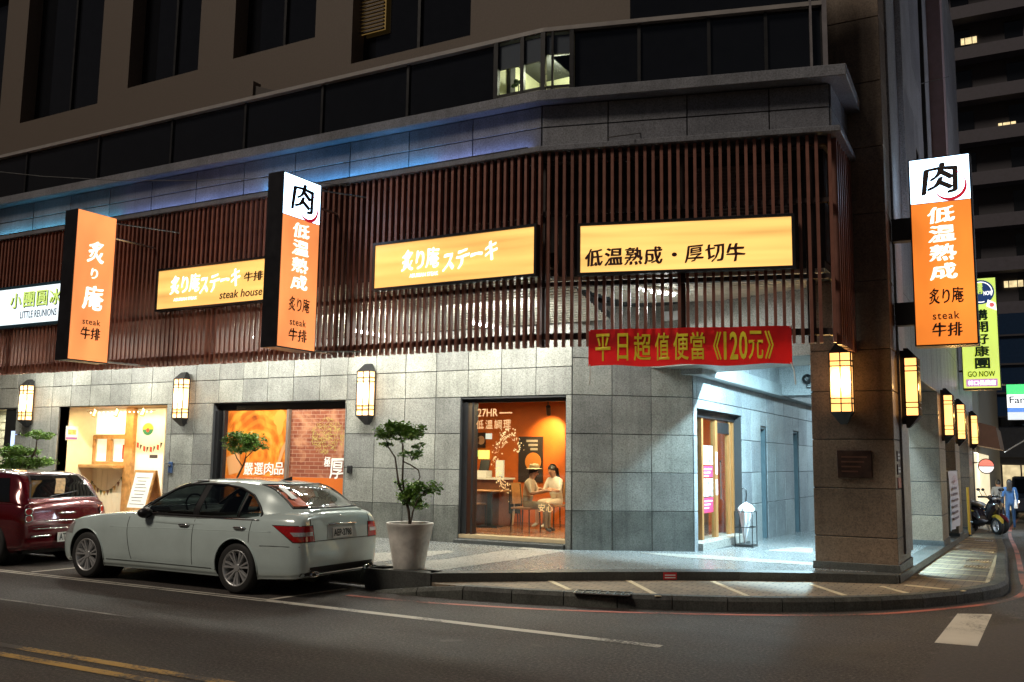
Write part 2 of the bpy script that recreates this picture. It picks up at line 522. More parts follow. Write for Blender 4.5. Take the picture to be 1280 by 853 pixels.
def resample(pts, step):
    pts = [Vector((*p, 0)) for p in pts]; out = [pts[0]]; acc = 0.0
    for a, b in zip(pts, pts[1:]):
        l = (b-a).length; t = step-acc
        while t <= l:
            out.append(a.lerp(b, t/l)); t += step
        acc = (acc + l) % step
    return out
def smooth_line(pts, n=6):
    """Catmull-Rom through 2-D points"""
    P = [Vector(p) for p in pts]; out = []
    for i in range(len(P)-1):
        p0, p1, p2, p3 = P[max(i-1, 0)], P[i], P[i+1], P[min(i+2, len(P)-1)]
        for k in range(n):
            t = k/n
            out.append(0.5*((2*p1) + (p2-p0)*t + (2*p0-5*p1+4*p2-p3)*t*t + (3*p1-p0-3*p2+p3)*t**3))
    out.append(P[-1])
    return out
KERB = [tuple(p) for p in smooth_line([(-7.30, 9.70), (-6.62, 9.74), (-5.6, 9.88), (-4.88, 10.05), (-4.2, 10.26), (-3.5, 10.54), (-2.9, 10.82), (-2.4, 11.14),
        (-2.0, 11.44), (-1.64, 11.80), (-1.22, 12.32), (-0.88, 12.90), (-0.58, 13.6), (-0.43, 14.4), (-0.42, 15.5), (-0.50, 18.0), (-0.62, 22.5), (-0.90, 29), (-0.98, 34), (-1.0, 46), (-1.0, 62)])]
EDGE = [tuple(p) for p in smooth_line([(-6.62, 9.97), (-5.98, 10.50), (-5.36, 11.02), (-4.68, 11.56), (-4.0, 12.05), (-3.3, 12.50), (-2.57, 12.88), (-1.62, 13.26)], 3)]
ED0 = (-7.62, 9.95)

# pavement at kerb height, round the corner
pave = MB()
front_outer = [k for k in KERB if k[1] < 13.5 and k[0] > -6.7]
KIN = []
for i in range(len(KERB)):
    a, b = Vector(KERB[max(i-1, 0)]), Vector(KERB[min(i+1, len(KERB)-1)]); t = (b-a).normalized(); q = Vector(KERB[i]) + Vector((-t.y, t.x))*.10; KIN.append((q.x, q.y))
front_outer = [k for k in KIN if k[1] < 13.45 and k[0] > -6.5]
pts = front_outer + [(-0.70, 13.5), (-1.62, 13.5)] + EDGE[::-1]
pave.prism(pts, -0.05, 0.145)
side_outer = [(-0.70, 13.5)] + [k for k in KIN if k[1] > 13.55]
for a, b in zip(side_outer, side_outer[1:]):
    z = lambda x, y: 0.145 + slope(y)
    pave.add([(-1.62, a[1], z(*a)), (a[0], a[1], z(*a)), (b[0], b[1], z(*b)), (-1.62, b[1], z(*b))], [(0, 1, 2, 3)])
sidewalk = struct(pave.build('sidewalk', PAVERS))
# kerb stones
ks = resample(KERB, 0.62)
nk = 0
for i, (a, b) in enumerate(zip(ks, ks[1:])):
    if a.y > 33: break
    t = (b-a).normalized(); n = Vector((-t.y, t.x, 0))
    g = 0.006
    a2 = a + t*g; b2 = b - t*g
    def zt(p): return 0.153*min(1.0, max(0.12, (p.x+7.3)/1.0)) + slope(p.y)
    w = 0.17
    prof = lambda p, q: [p + Vector((0, 0, slope(p.y)-0.06)), p + Vector((0, 0, zt(p)-0.045)), p + n*0.035 + Vector((0, 0, zt(p))), p + n*w + Vector((0, 0, zt(p)-0.001)), p + n*w + Vector((0, 0, slope(p.y)-0.06))]
    A = prof(a2, 0); B = prof(b2, 0)
    k = MB(); k.add(A+B, [(4,3,2,1,0), (5,6,7,8,9)] + [(j, (j+1) % 5, 5+(j+1) % 5, 5+j) for j in range(5)])
    k.build('kerb_stone', G_KERB, sidewalk)
far = MB()
fk = [p for p in ks if p.y > 32]
for a, b in zip(fk, fk[1:]):
    far.hexa([(a.x-.17, a.y, slope(a.y)-.05), (a.x, a.y, slope(a.y)-.05), (b.x, b.y, slope(b.y)-.05), (b.x-.17, b.y, slope(b.y)-.05),
              (a.x-.17, a.y, slope(a.y)+.15), (a.x, a.y, slope(a.y)+.15), (b.x, b.y, slope(b.y)+.15), (b.x-.17, b.y, slope(b.y)+.15)])
far.build('kerb_run', G_KERB, sidewalk)
# cream strips across the pavement
def strip(a, b, w=0.07):
    a = Vector(a); b = Vector(b); t = (b-a).normalized(); n = Vector((-t.y, t.x, 0))*w/2
    q = MB(); q.add([a-n, b-n, b+n, a+n, a-n+Vector((0,0,.008)), b-n+Vector((0,0,.008)), b+n+Vector((0,0,.008)), a+n+Vector((0,0,.008))],
          [(3,2,1,0),(4,5,6,7),(0,1,5,4),(1,2,6,5),(2,3,7,6),(3,0,4,7)])
    q.build('paving_strip', PCREAM, sidewalk)
for p, q in (((685,725.5),(712,738)), ((784,725.5),(823,746)), ((891,727.5),(937,747)), ((1015,731.5),(1056,745)), ((1101,733.5),(1137,743)), ((1131,732),(1207,739.5))):
    a = onZ(*p, 0.142); b = onZ(*q, 0.142)
    strip(a, b)
for i in range(15):
    y = 14.35 + 0.92*i
    xo = np.interp(y, [k[1] for k in KERB], [k[0] for k in KERB]) - 0.2
    strip((-1.58, y, slope(y)+.142), (xo, y-0.06, slope(y-.06)+.142), 0.05)
strip((-0.64, 14.2, slope(14.2)+.142), (-0.72, 20.0, slope(20)+.142), 0.05)

# raised arcade floor
plat = MB()
fp = [(-40, 10.34), (-7.62, 10.34), ED0, (-6.62, 9.97)] + EDGE[1:] + [(-1.62, 13.5), (-40, 13.5)]
plat.prism(fp, -0.05, ZP)
plat.prism([(-40, 13.5), (-1.62, 13.5), (-1.62, 62), (-40, 62)], lambda x, y: slope(y)-.05, lambda x, y: ZP+slope(y))
arcade_floor = struct(plat.build('arcade_floor', G_FLOOR))
def step_line(pts, step, h=0.012):
    rs = resample(pts, step)
    if (rs[-1]-Vector((*pts[-1], 0))).length > 0.15: rs.append(Vector((*pts[-1], 0)))
    for a, b in zip(rs, rs[1:]):
        t = (b-a).normalized(); n = Vector((-t.y, t.x, 0)); g = t*0.003
        q = MB()
        z0 = min(slope(a.y), slope(b.y))-.05
        A = [a+g-n*.02, b-g-n*.02, b-g+n*.28, a+g+n*.28]
        q.hexa([p+Vector((0,0,z0)) for p in A] + [p+Vector((0,0,ZP+slope(p.y)+.004)) for p in A])
        q.build('step_stone', G_STEP, arcade_floor)
step_line([(-7.62, 10.34), (-7.62, 9.97)], 0.37)
step_line([ED0, (-6.62, 9.97)] + EDGE[1:], 1.0)
step_line([(-1.62, 13.3), (-1.62, 15), (-1.62, 31)], 1.4)
step_line([(-26, 10.34), (-7.63, 10.34)], 1.5)
# lighter bands laid in the floor
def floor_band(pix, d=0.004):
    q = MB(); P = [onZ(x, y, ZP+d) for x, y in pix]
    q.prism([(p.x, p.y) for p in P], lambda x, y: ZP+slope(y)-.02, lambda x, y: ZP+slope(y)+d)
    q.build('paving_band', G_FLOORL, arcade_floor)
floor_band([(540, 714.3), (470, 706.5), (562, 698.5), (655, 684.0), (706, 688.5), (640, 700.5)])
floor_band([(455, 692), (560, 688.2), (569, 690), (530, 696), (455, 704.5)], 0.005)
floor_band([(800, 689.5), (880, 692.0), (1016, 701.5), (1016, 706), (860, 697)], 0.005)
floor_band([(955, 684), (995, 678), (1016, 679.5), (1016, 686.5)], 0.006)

# painted road markings
def marking(name, poly, mat, dz=0.004):
    q = MB(); q.add([Vector((p[0], p[1], slope(p[1])+dz)) for p in poly], [tuple(range(len(poly)))])
    return struct(q.build(name, mat))
def ribbon(name, pts, w, mat, dz=0.004):
    q = MB(); P = [Vector((*p, 0)) for p in pts]; rows = []
    for i, p in enumerate(P):
        t = (P[min(i+1, len(P)-1)]-P[max(i-1, 0)]).normalized(); n = Vector((-t.y, t.x, 0))*w/2
        rows.append([p+n+Vector((0,0,slope(p.y)+dz)), p-n+Vector((0,0,slope(p.y)+dz))])
    q.grid(rows)
    return struct(q.build(name, mat))
ribbon('white_parking_line', [(-40, 8.47), (-7.9, 8.40)], 0.055, PWHITE)
ribbon('white_parking_line', [(-40, 8.58), (-7.9, 8.50)], 0.055, PWHITE)
ribbon('white_parking_line', [(-7.9, 8.45), (-3.05, 8.36)], 0.13, PWHITE)
ribbon('parking_bay_line', [(-7.92, 8.54), (-7.78, 9.75)], 0.08, PWHITE)
ribbon('parking_bay_line', [(-12.45, 8.6), (-12.35, 9.9)], 0.08, PWHITE)
ribbon('yellow_centre_line', [(-40, 5.1), (-8, 5.27), (4, 5.36)], 0.11, PYEL)
ribbon('yellow_centre_line', [(-40, 4.86), (-8, 5.03), (4, 5.12)], 0.11, PYEL)
ribbon('faded_dash', [(-10.6, 6.85), (-8.2, 6.83)], 0.05, paint('worn_white', (0.3, 0.28, 0.25), 1.0))
rl = [(-7.4, 9.30), (-6.6, 9.34), (-5.96, 9.42), (-4.76, 9.72), (-3.5, 10.25), (-2.4, 10.86), (-1.6, 11.52), (-0.95, 12.45), (-0.5, 13.3), (-0.26, 14.3), (-0.20, 16.0)]
for px in ((1279, 727), (1271, 690), (1263, 662)):
    p = on_road(*px); rl.append((p.x, p.y))
rl = [p for p in rl[:11]] + sorted([p for p in rl[11:] if p[1] > 16.5], key=lambda p: p[1]) + [(-0.75, 60)]
ribbon('red_kerb_line', smooth_line(rl, 4), 0.09, PRED)
bl = [onZ(x, y, 0) for x, y in ((1197, 767.5), (1240, 768.5), (1222, 808.5), (1168, 804))]
marking('white_crossing_block', [(p.x, p.y) for p in bl], PWHITE)
ASPHALT2 = plain('asphalt_patch', (.088, .075, .068), .75, var=.45, nscale=26, bmp=.8)
cb = [onZ(x, y, 0.0) for x, y in ((1128, 866), (1168, 822), (1192, 790), (1330, 772), (1400, 866))]
marking('asphalt_patch', [(p.x, p.y) for p in cb], ASPHALT2, .002)
for px0, px1, lab in (((829, 720), (846, 720), 'small red printed tag on the front of the arcade step'),):
    a = onZ(px0[0], 719, .2); b = onZ(px1[0], 719, .2)
    best = min(zip(EDGE, EDGE[1:]), key=lambda e: abs((e[0][0]+e[1][0])/2-(a.x+b.x)/2))
    t = (Vector(best[1])-Vector(best[0])).normalized(); fr_ = Frame(best[0], t, (t.y, -t.x))
    sa = fr_.px(px0[0], 719, .021)[0]; sb_ = fr_.px(px1[0], 719, .021)[0]
    tg = thing('red_tag', lab, 'tag', fr_.p((sa+sb_)/2, .022, .17))
    MB().fbox(fr_, sa, sb_, .021, .026, .155, .245).build('plate', plain('tag_red', (.5, .02, .03), .5), tg)
    for k in range(2): MB().fbox(fr_, sa+.02, sb_-.02, .0262, .0275, .172+.032*k, .186+.032*k).build('text_line', plain('tag_white', (.7, .7, .7), .6), tg)

# drain grates set in the pavement
def grate(label, a, b, w, z, nb=7):
    a = Vector((a[0], a[1], 0)); b = Vector((b[0], b[1], 0)); t = (b-a).normalized(); n = Vector((-t.y, t.x, 0)); l = (b-a).length
    r = thing('drain_grate', label, 'drain grate', (a.x, a.y, z), 0, 'drain grates along the pavement edge')
    def bx(s0, s1, d0, d1, z0, z1, mbx):
        P = [a+t*s0+n*d0, a+t*s1+n*d0, a+t*s1+n*d1, a+t*s0+n*d1]
        mbx.hexa([p+Vector((0,0,z+z0)) for p in P]+[p+Vector((0,0,z+z1)) for p in P]); return mbx
    bx(0, l, 0, w, 0.0, 0.004, MB()).build('pit', BLACK, r)
    bx(0, l, -.012, .012, .0, .012, MB()).build('frame', STEEL, r); bx(0, l, w-.012, w+.012, .0, .012, MB()).build('frame', STEEL, r)
    for k in range(nb+1):
        s = l*k/nb
        bx(s-.01, s+.01, .013, w-.013, .004, .011, MB()).build('bar', STEEL, r)
ga = onZ(717, 742, .147); gb = onZ(786, 745.5, .147)
grate('wide steel drain grate at the front kerb beside the cream strip', (ga.x, ga.y+.0), (gb.x, gb.y), 0.26, .148)
for i, (y, lab) in enumerate(((16.6, 'nearest to the corner pillar'), (18.0, 'second from the corner'), (20.6, 'third from the corner'), (25.0, 'farthest, in front of the scooters'))):
    xo = np.interp(y, [k[1] for k in KERB], [k[0] for k in KERB]) - 0.26
    grate('small drain grate on the side pavement, ' + lab, (xo-.36, y), (xo, y-.02), 0.3, slope(y)+.147, 8)
# ================================================================== the corner building
bld = thing('corner_building', 'grey granite corner building with slatted first floor, arcade and tall pillars', 'building', (-6.58, 13.93, ZP))

def panel_wall(name, F, rect, cols, rows, holes, mat, panel_name, parent, back=0.25, proud=0.02, gap=0.006, base_mat=None, base_z=0.0, backmat=None):
    """a dark backing wall (part) with separate stone panels (sub-parts) standing proud of it"""
    w = MB()
    for (a, b, c, d) in rect_minus(rect, holes): w.fbox(F, a, b, -back, 0, c, d)
    wall = w.build(name, backmat or JOINT, parent)
    cs = sorted(set([rect[0], rect[1]] + [c for c in cols if rect[0] < c < rect[1]]))
    rs = sorted(set([rect[2], rect[3]] + [r for r in rows if rect[2] < r < rect[3]]))
    for a, b in zip(cs, cs[1:]):
        for c, d in zip(rs, rs[1:]):
            for (p, q, r, s) in rect_minus((a, b, c, d), holes):
                if q-p < 0.03 or s-r < 0.03: continue
                m = MB()
                pr = proud + random.uniform(-.0015, .0015)
                m.fbox(F, p+gap, q-gap, 0.0005, pr, r+gap, s-gap)
                m.build(panel_name, base_mat if (base_mat and d <= base_z) else mat, wall, bevel=0.003)
    return wall

# ---- street front, ground floor
ROWS = [0.86, 1.48, 2.10, 2.73, 3.20, 3.67]
COLS = [-6.58-0.664*k for k in range(40)]
O_DOOR = (-23.5, -21.15, 0.2, 2.71)
O_STALL = (-19.58, -16.04, 0.2, 2.73)
O_W2 = (-14.68, -11.26, 0.50, 2.72)
O_W1 = (-8.72, -6.69, 0.33, 2.70)
wallA = panel_wall('street_front_wall', FA, (-26.5, -6.58, 0.2, 3.93), COLS, ROWS, [O_DOOR, O_STALL, O_W2, O_W1], G_WALL, 'granite_panel', bld, base_mat=G_BASE, base_z=0.87)
# ---- splayed corner wall
wallB = panel_wall('splayed_wall', FB, (0.0, LB, 0.2, 4.3), [0.66, 1.32], [0.86, 1.48, 2.10, 2.73, 3.34], [], G_WALL, 'granite_panel', bld, base_mat=G_BASE, base_z=0.87)
# ---- arcade wall
G_ARC = granite('granite_arcade', (0.34, 0.365, 0.37), dirt=0.25)
O_AD = (15.32, 18.08, 0.1, 2.56)
O_N1 = (19.5, 20.02, 0.0, 2.42)
O_N2 = (22.5, 23.1, -0.05, 2.42)
wallC = panel_wall('arcade_wall', FC, (15.13, 34.0, -0.3, 3.10), [15.32, 18.08, 18.75, 19.5, 20.02, 20.7, 21.6, 22.5, 23.1, 24, 25, 26, 27, 28, 29.5, 31, 32.5], [0.86, 1.48, 2.10, 2.72], [O_AD, O_N1, O_N2], G_ARC, 'granite_panel', bld)
wallC2 = panel_wall('arcade_upper_wall', Frame((-4.80, 0), (0, 1), (1, 0)), (15.13, 34.0, 3.36, 3.95), [15.13+0.75*k for k in range(1, 26)], [], [], G_ARC, 'granite_panel', bld)
mb = MB(); mb.fbox(FC, 15.0, 34, -.2, .22, 3.10, 3.36); mb.build('arcade_ledge', G_ARC, bld, bevel=.01)
for (a, b, c, d) in (O_N1, O_N2):
    mb = MB(); mb.fbox(FC, a-.05, b+.05, -.5, -.22, c-.1, d+.05); mb.build('niche_door', DARK, bld)
    mb = MB(); mb.fbox(FC, a, a+.05, -.22, -.01, c, d); mb.fbox(FC, b-.05, b, -.22, -.01, c, d); mb.fbox(FC, a, b, -.22, -.01, d-.05, d); mb.build('niche_frame', plain('teal_grey_metal', (0.08, 0.12, 0.14), 0.4), bld)

# ---- corner pillar and the row of pillars along the side street
PJ = [0.69, 1.34, 2.0, 2.66, 3.23] + [3.23+0.95*k for k in range(1, 13)]
def pillar(y0, y1, label, zlo, ztop, x0=-2.71, x1=XP):
    core = MB(); core.box(x0+.012, x1-.012, y0+.012, y1-.012, zlo, ztop)
    pil = core.build('pillar', JOINT, bld); pil['label'] = label
    zs = [zlo] + [z for z in PJ if zlo+.15 < z < ztop-.05] + [ztop]
    for a, b in zip(zs, zs[1:]):
        m = MB(); g = .005
        # four facing slabs round the core
        m.box(x0, x1, y0, y1, a+g, b-g)
        m.build('granite_block', G_PIL, pil, bevel=.006)
    m = MB(); m.box(x0-.03, x1+.02, y0-.03, y1+.03, zlo-.1, zlo+.10)
    m.build('plinth', G_STEP, pil, bevel=.006)
    return pil
pillar(YP, 14.98, 'tall corner pillar carrying a lantern and a bronze plaque', ZP, 14.0)
pillar(20.35, 21.75, 'second pillar along the arcade', ZP+slope(20.5), 3.12)
pillar(24.6, 25.9, 'third pillar along the arcade', ZP+slope(25)-.02, 3.12)
pillar(29.6, 31.4, 'fourth pillar along the arcade', ZP+slope(30)-.05, 3.12)
# pale narrow facing on the side of the corner pillar
m = MB(); m.fbox(FSIDE, YP+.62, 14.97, .001, .03, .45, 14); m.build('side_pilaster', granite('granite_pale', (0.42, 0.42, 0.43), dirt=.3), bld)
# beam over the arcade openings: front and side
mb = MB(); mb.hexa([FB.p(1.25, -.1, 3.20), Vector((-2.7, YP+.1, 3.20)), Vector((-2.7, 15.0, 3.20)), Vector((-4.93, 15.9, 3.20)),
                    FB.p(1.25, -.1, 4.3), Vector((-2.7, YP+.1, 4.3)), Vector((-2.7, 15.0, 4.3)), Vector((-4.93, 15.9, 4.3))])
mb.build('front_beam', G_WALL, bld)  # back edge made deeper to cut off the arcade lamp's spill
sidebeam = panel_wall('side_fascia', Frame((XP-.03, 0), (0, 1), (1, 0)), (14.99, 33.0, 3.12, 5.4), [15.0+0.42*k for k in range(1, 44)], [4.3], [], granite('granite_fascia', (0.24, 0.24, 0.26)), 'cladding_panel', bld, back=1.0, proud=.012, gap=.004)
mb = MB(); mb.box(-4.9, -2.7, 20.6, 21.4, 3.12, 3.95); mb.build('cross_beam', G_ARC, bld)
mb = MB(); mb.box(-4.9, -2.7, 29.8, 30.6, 3.12, 3.95); mb.build('cross_beam', G_ARC, bld)
mb = MB(); mb.box(-5.2, -1.7, 33.0, 33.3, -.5, 3.95); mb.build('arcade_end_wall', G_WALL, bld)
# arcade soffit and canopy soffit
mb = MB(); mb.box(-5.2, XP-.05, 14.5, 33.2, 3.95, 4.1); mb.build('arcade_soffit', plain('soffit_white', (0.6, 0.62, 0.62), .6), bld)

# ---- sloping slatted canopy soffit behind the screen
SOF = plain('soffit_cream', (0.62, 0.60, 0.52), .6)
def soffit_z(y): return 3.93 + (13.9-y)*0.215
mb = MB()
mb.hexa([Vector(p) for p in ((-26, 13.9, 3.95), (-5.9, 13.9, 3.95), (-5.9, 11.6, soffit_z(11.6)+.02), (-26, 11.6, soffit_z(11.6)+.02), (-26, 13.9, 4.05), (-5.9, 13.9, 4.05), (-5.9, 11.6, soffit_z(11.6)+.12), (-26, 11.6, soffit_z(11.6)+.12))])
sof = mb.build('canopy_soffit', JOINT, bld)
for k in range(22):
    y = 11.68 + k*0.1
    m = MB(); z = soffit_z(y)
    m.hexa([Vector(p) for p in ((-26, y, z-.03), (-5.9, y, z-.03), (-5.9, y+.05, z-.04), (-26, y+.05, z-.04), (-26, y, z+.005), (-5.9, y, z+.005), (-5.9, y+.05, z-.005), (-26, y+.05, z-.005))])
    m.build('soffit_slat', SOF, sof)
# splayed part of the soffit
mb = MB(); poly = [(-5.9, 11.6), (-2.3, 12.6), (-2.3, 13.6), (-4.9, 15.2), (-6.5, 14.0), (-5.9, 13.9)]
mb.prism(poly, 4.22, 4.32); sof2 = mb.build('corner_soffit', JOINT, bld)
for k in range(16):
    s = 0.35+0.13*k
    a = BEND + FSB.n*-s; 
    q = MB(); q.fbox(FSB, 0.15+0.05*k, LS-.1-0.02*k, -s-.06, -s, 4.16, 4.2195); q.build('soffit_slat', SOF, sof2)

# ---- upper body behind the screen, granite band, ledges, glazed storey
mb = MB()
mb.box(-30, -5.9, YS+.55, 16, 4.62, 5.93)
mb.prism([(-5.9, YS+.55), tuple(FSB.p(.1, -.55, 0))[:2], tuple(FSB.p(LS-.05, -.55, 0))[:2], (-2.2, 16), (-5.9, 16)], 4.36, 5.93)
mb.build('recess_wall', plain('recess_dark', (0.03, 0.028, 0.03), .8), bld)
bandA = panel_wall('fascia_band', FS, (-26, -5.83, 5.99, 6.60), [-5.83-1.13*k for k in range(1, 18)], [6.28], [], G_BAND, 'cladding_panel', bld, back=.5, gap=.008)
bandB = panel_wall('fascia_band', FSB, (0.001, LS, 5.99, 6.60), [0.93, 2.0, 3.07], [6.28], [], G_BAND, 'cladding_panel', bld, back=.5, gap=.008)
bandR = panel_wall('fascia_band', FR, (0.001, YP-ER.y-.002, 5.99, 6.60), [], [6.28], [], G_BAND, 'cladding_panel', bld, back=.5, gap=.008)
def ledge(name, z0, z1, d, mat):
    m = MB()
    m.prism([(-26, YS-d), tuple(FSB.p(-d*.14, d, 0))[:2], tuple(ER + FSB.n*d + Vector((d, 0, 0)))[:2], (ER.x+d, YP-.002), (-5, YP-.002), (-26, YP)], z0, z1)
    return m.build(name, mat, bld, bevel=.008)
ledge('lower_ledge', 5.905, 5.985, .12, G_BAND)
ledge('upper_ledge', 6.605, 6.76, .20, G_BAND)
# glazed storey: separate panes between posts
GL = {'z0': 6.78, 'z1': 7.70}
sg = MB(); sg.box(-26, -6.55, YS+.35, YS+.5, 6.77, 7.72)
sg.prism([tuple(FSB.p(.45, -.35, 0))[:2], tuple(FSB.p(LS, -.35, 0))[:2], tuple(FSB.p(LS, -.6, 0))[:2], tuple(FSB.p(.45, -.6, 0))[:2]], 6.77, 7.72)
glz = sg.build('glazed_storey', plain('storey_dark', (0.02, 0.02, 0.024), .7), bld)
def panes(F, cuts, d=.02, name='window_pane'):
    for a, b in zip(cuts, cuts[1:]):
        m = MB(); m.fbox(F, a+.02, b-.02, -.10, -.085, 6.79, 7.70); m.build(name, DKGLASS, glz)
        m = MB(); m.fbox(F, b-.022, b+.022, -.12, -.05, 6.77, 7.70); m.build('mullion', DARK, glz)
WX0 = FS.px(640, 100)[0]; 
panes(FS, [-26, -24, -21.9, -19.8, -17.6, -15.4, -13.4, -11.6, -9.9, -8.2, -6.62])
panes(FSB, [.42, 1.35, 2.3, 3.05, LS-.06])
m = MB(); m.prism([(-26, YS-.0), tuple(FSB.p(0, .0, 0))[:2], tuple(FSB.p(LS-.05, .0, 0))[:2], tuple(FSB.p(LS-.05, -.4, 0))[:2], tuple(FSB.p(.1, -.4, 0))[:2], (-26, YS+.4)], 7.705, 7.765)
m.build('parapet_cap', plain('cap_pale', (0.30, 0.28, 0.27), .4), glz)
m = MB(); m.fbox(FSB, LS-.22, LS-.19, -.1, 0.0, 6.77, 9.5); m.fbox(FSB, LS-.06, LS-.0, -.1, .0, 6.77, 9.5); m.build('corner_frame', plain('frame_grey', (0.28, 0.26, 0.27), .4, .5), glz)
# upper right glazing above the parapet
m = MB(); m.fbox(FSB, 1.2, LS-.06, -.3, -.28, 7.77, 9.5); m.build('upper_pane', DKGLASS, glz)

# ---- the lit bay at the bend
bay = MB()
room = []
lit = MB()
q0, q1 = -6.60, -5.83
bx = [(-6.60, YS+.05), (-5.83, YS+.04), tuple(FSB.p(.40, -.04, 0))[:2], tuple(FSB.p(.40, -1.3, 0))[:2], (-6.60, YS+1.4)]
lit.prism(bx[3:5] + [(bx[4][0], bx[4][1]+.05), (bx[3][0], bx[3][1]+.05)], 6.77, 7.7)
lit.box(-6.66, -6.61, YS+.12, YS+1.4, 6.77, 7.7)
lit.prism(bx, 6.765, 6.79)
lit.prism(bx, 7.66, 7.70)
lit.prism([tuple(FSB.p(.40, -.04, 0))[:2], tuple(FSB.p(.44, -.04, 0))[:2], tuple(FSB.p(.44, -1.3, 0))[:2], tuple(FSB.p(.40, -1.3, 0))[:2]], 6.79, 7.66)
lit.build('lit_bay_lining', plain('pale_lining', (0.66, 0.66, 0.46), .6), glz)
m = MB(); m.prism([(-6.58, YS+.06), (-5.84, YS+.05), (-5.84, YS+.08), (-6.58, YS+.09)], 7.30, 7.66); m.prism([(-5.82, YS+.06), tuple(FSB.p(.39, -.06, 0))[:2], tuple(FSB.p(.39, -.09, 0))[:2], (-5.82, YS+.09)], 7.38, 7.66)
m.build('roller_blind', plain('grey_blind', (0.12, 0.11, 0.14), .8), glz)
for (a, b, fr) in ((-6.64, -6.57, FS), (-6.20, -6.14, FS), (-5.87, -5.80, FS), (.12, .15, FSB), (.38, .44, FSB)):
    m = MB(); m.fbox(fr, a, b, -.06, 0.0, 6.775, 7.70); m.build('mullion', DARK, glz)
m = MB(); m.fbox(FS, -6.57, -5.87, -.05, -.01, 6.86, 6.90); m.fbox(FSB, 0.05, .38, -.05, -.01, 6.86, 6.90); m.build('transom', DARK, glz)
m = MB(); m.fbox(FS, -6.57, -5.87, -.03, -.022, 6.9, 7.69); m.fbox(FSB, 0.05, .38, -.03, -.022, 6.9, 7.69); m.build('clear_pane', CLEAR, glz)
light('bay_lamp', 'POINT', (-5.95, YS+.75, 7.45), 26, (1.0, 0.95, 0.68), .08)
leafm = plain('leaf_dark', (0.03, 0.07, 0.02), .5)
ph = MB()
for (x, z, n) in ((-6.42, 7.2, 5), (-6.5, 6.95, 8), (-6.3, 6.93, 7)):
    for k in range(n):
        c = Vector((x+random.uniform(-.07, .07), YS+.35+random.uniform(-.05, .1), z+random.uniform(-.06, .06)))
        ph.ball(c, (.045, .03, .035), 6, 4)
ph.tube([(-6.42, YS+.4, 6.8), (-6.43, YS+.38, 7.2)], .008, 5)
tag(ph.build('window_plant', leafm), 'small leafy plant standing behind the lit upstairs window', 'plant')

# ---- set-back upper wall with deep window openings
YU = 12.9
FU = Frame((0, YU), (1, 0), (0, -1))
holes = []
for (l, r, bot) in ((-60, 8, 190), (34, 128, 140), (164, 250, 98), (293, 394, 60), (440, 588, 62)):
    s0 = FU.px(l, 40)[0]; s1 = FU.px(r, 40)[0]; zb = FU.px((l+r)/2, bot)[1]
    holes.append((s0, s1, max(zb, 7.0), 13.0))
w = MB()
for (a, b, c, d) in rect_minus((-34, -2.7, 7.0, 14.0), holes): w.fbox(FU, a, b, -.35, 0, c, d)
upw = w.build('upper_wall', TAN, bld)
for i, (a, b, c, d) in enumerate(holes):
    m = MB(); m.fbox(FU, a-.02, b+.02, -.42, -.36, c-.05, d+.05); pn = m.build('upper_window', DKGLASS, bld)
    m = MB(); mid = (a+b)/2; m.fbox(FU, mid-.03, mid+.03, -.36, -.30, c, d); m.fbox(FU, a, b, -.36, -.30, c, c+.06); m.build('window_frame', DARK, pn)
m = MB(); m.box(-34, -2.7, YU+.01, 18, 13.95, 14.4); m.box(-34, -33.9, YU+.3, 18, 7, 14); m.build('roof_slab', TAN, bld)
lv_ = MB().fbox(FU, FU.px(437, 15)[0], FU.px(470, 15)[0], -.30, -.27, FU.px(450, 34)[1], 12.5).build('lit_louvre_back', emit('louvre_glow', (.40, .24, .06), .35), bld)
for k in range(40): MB().fbox(FU, FU.px(437, 15)[0], FU.px(470, 15)[0], -.269, -.22, FU.px(450, 34)[1]+.07*k, FU.px(450, 34)[1]+.07*k+.035).build('louvre', TAN, lv_)
# pier beside the leftmost bay, sloping stair wall on the terrace
m = MB(); m.extr([FU.p(FU.px(345, 40)[0], .5, 7.0), FU.p(FU.px(425, 90)[0], .5, 7.0), FU.p(FU.px(425, 90)[0], .5, 7.95), FU.p(FU.px(345, 40)[0], .5, 8.55)], (0, .12, 0))
m.build('stair_wall', plain('stair_dark', (0.06, .05, .045), .7), bld)
m = MB(); m.fbox(FU, FU.px(340, 40)[0]-.05, FU.px(346, 40)[0], .35, .55, 7.0, 8.62); m.build('stair_post', TAN, bld)
# terrace slab joining the storeys
m = MB(); m.box(-26, -5.2, YS+.45, YU+.2, 7.60, 7.68); m.prism([(-6, 11.9), (-2.72, 12.7), (-2.72, 13.6), (-6, 13.6)], 7.6, 7.69); m.build('terrace_slab', JOINT, bld)

# ---- tall side-street front above the arcade
FT = Frame((XP-.05, 0), (0, 1), (1, 0))
panel_wall('side_front_wall', FT, (15.0, 33.0, 5.41, 16.0), [16.6, 18.4, 20.2, 22.4, 24.2, 26, 28, 30], [6.3, 7.25, 8.2, 9.15, 10.1, 11.05, 12, 13, 14, 15], [(18.6, 19.1, 6.0, 7.6), (20.2, 21.2, 5.6, 16.0), (24.2, 25.4, 5.6, 16.0)], granite('granite_side', (0.40, 0.40, 0.43), dirt=.3), 'cladding_panel', bld, back=.4, proud=.01)
m = MB(); m.fbox(FT, 18.5, 19.2, -.6, -.41, 5.9, 7.7); m.fbox(FT, 20.1, 21.3, -.6, -.41, 5.5, 16); m.fbox(FT, 24.1, 25.5, -.6, -.41, 5.5, 16); m.build('side_windows_back', DKGLASS, bld)
m = MB(); m.fbox(FT, 22.2, 22.9, .012, .3, 5.41, 16.0); m.build('side_buttress', plain('rose_render', (0.30, 0.21, 0.22), .7), bld)
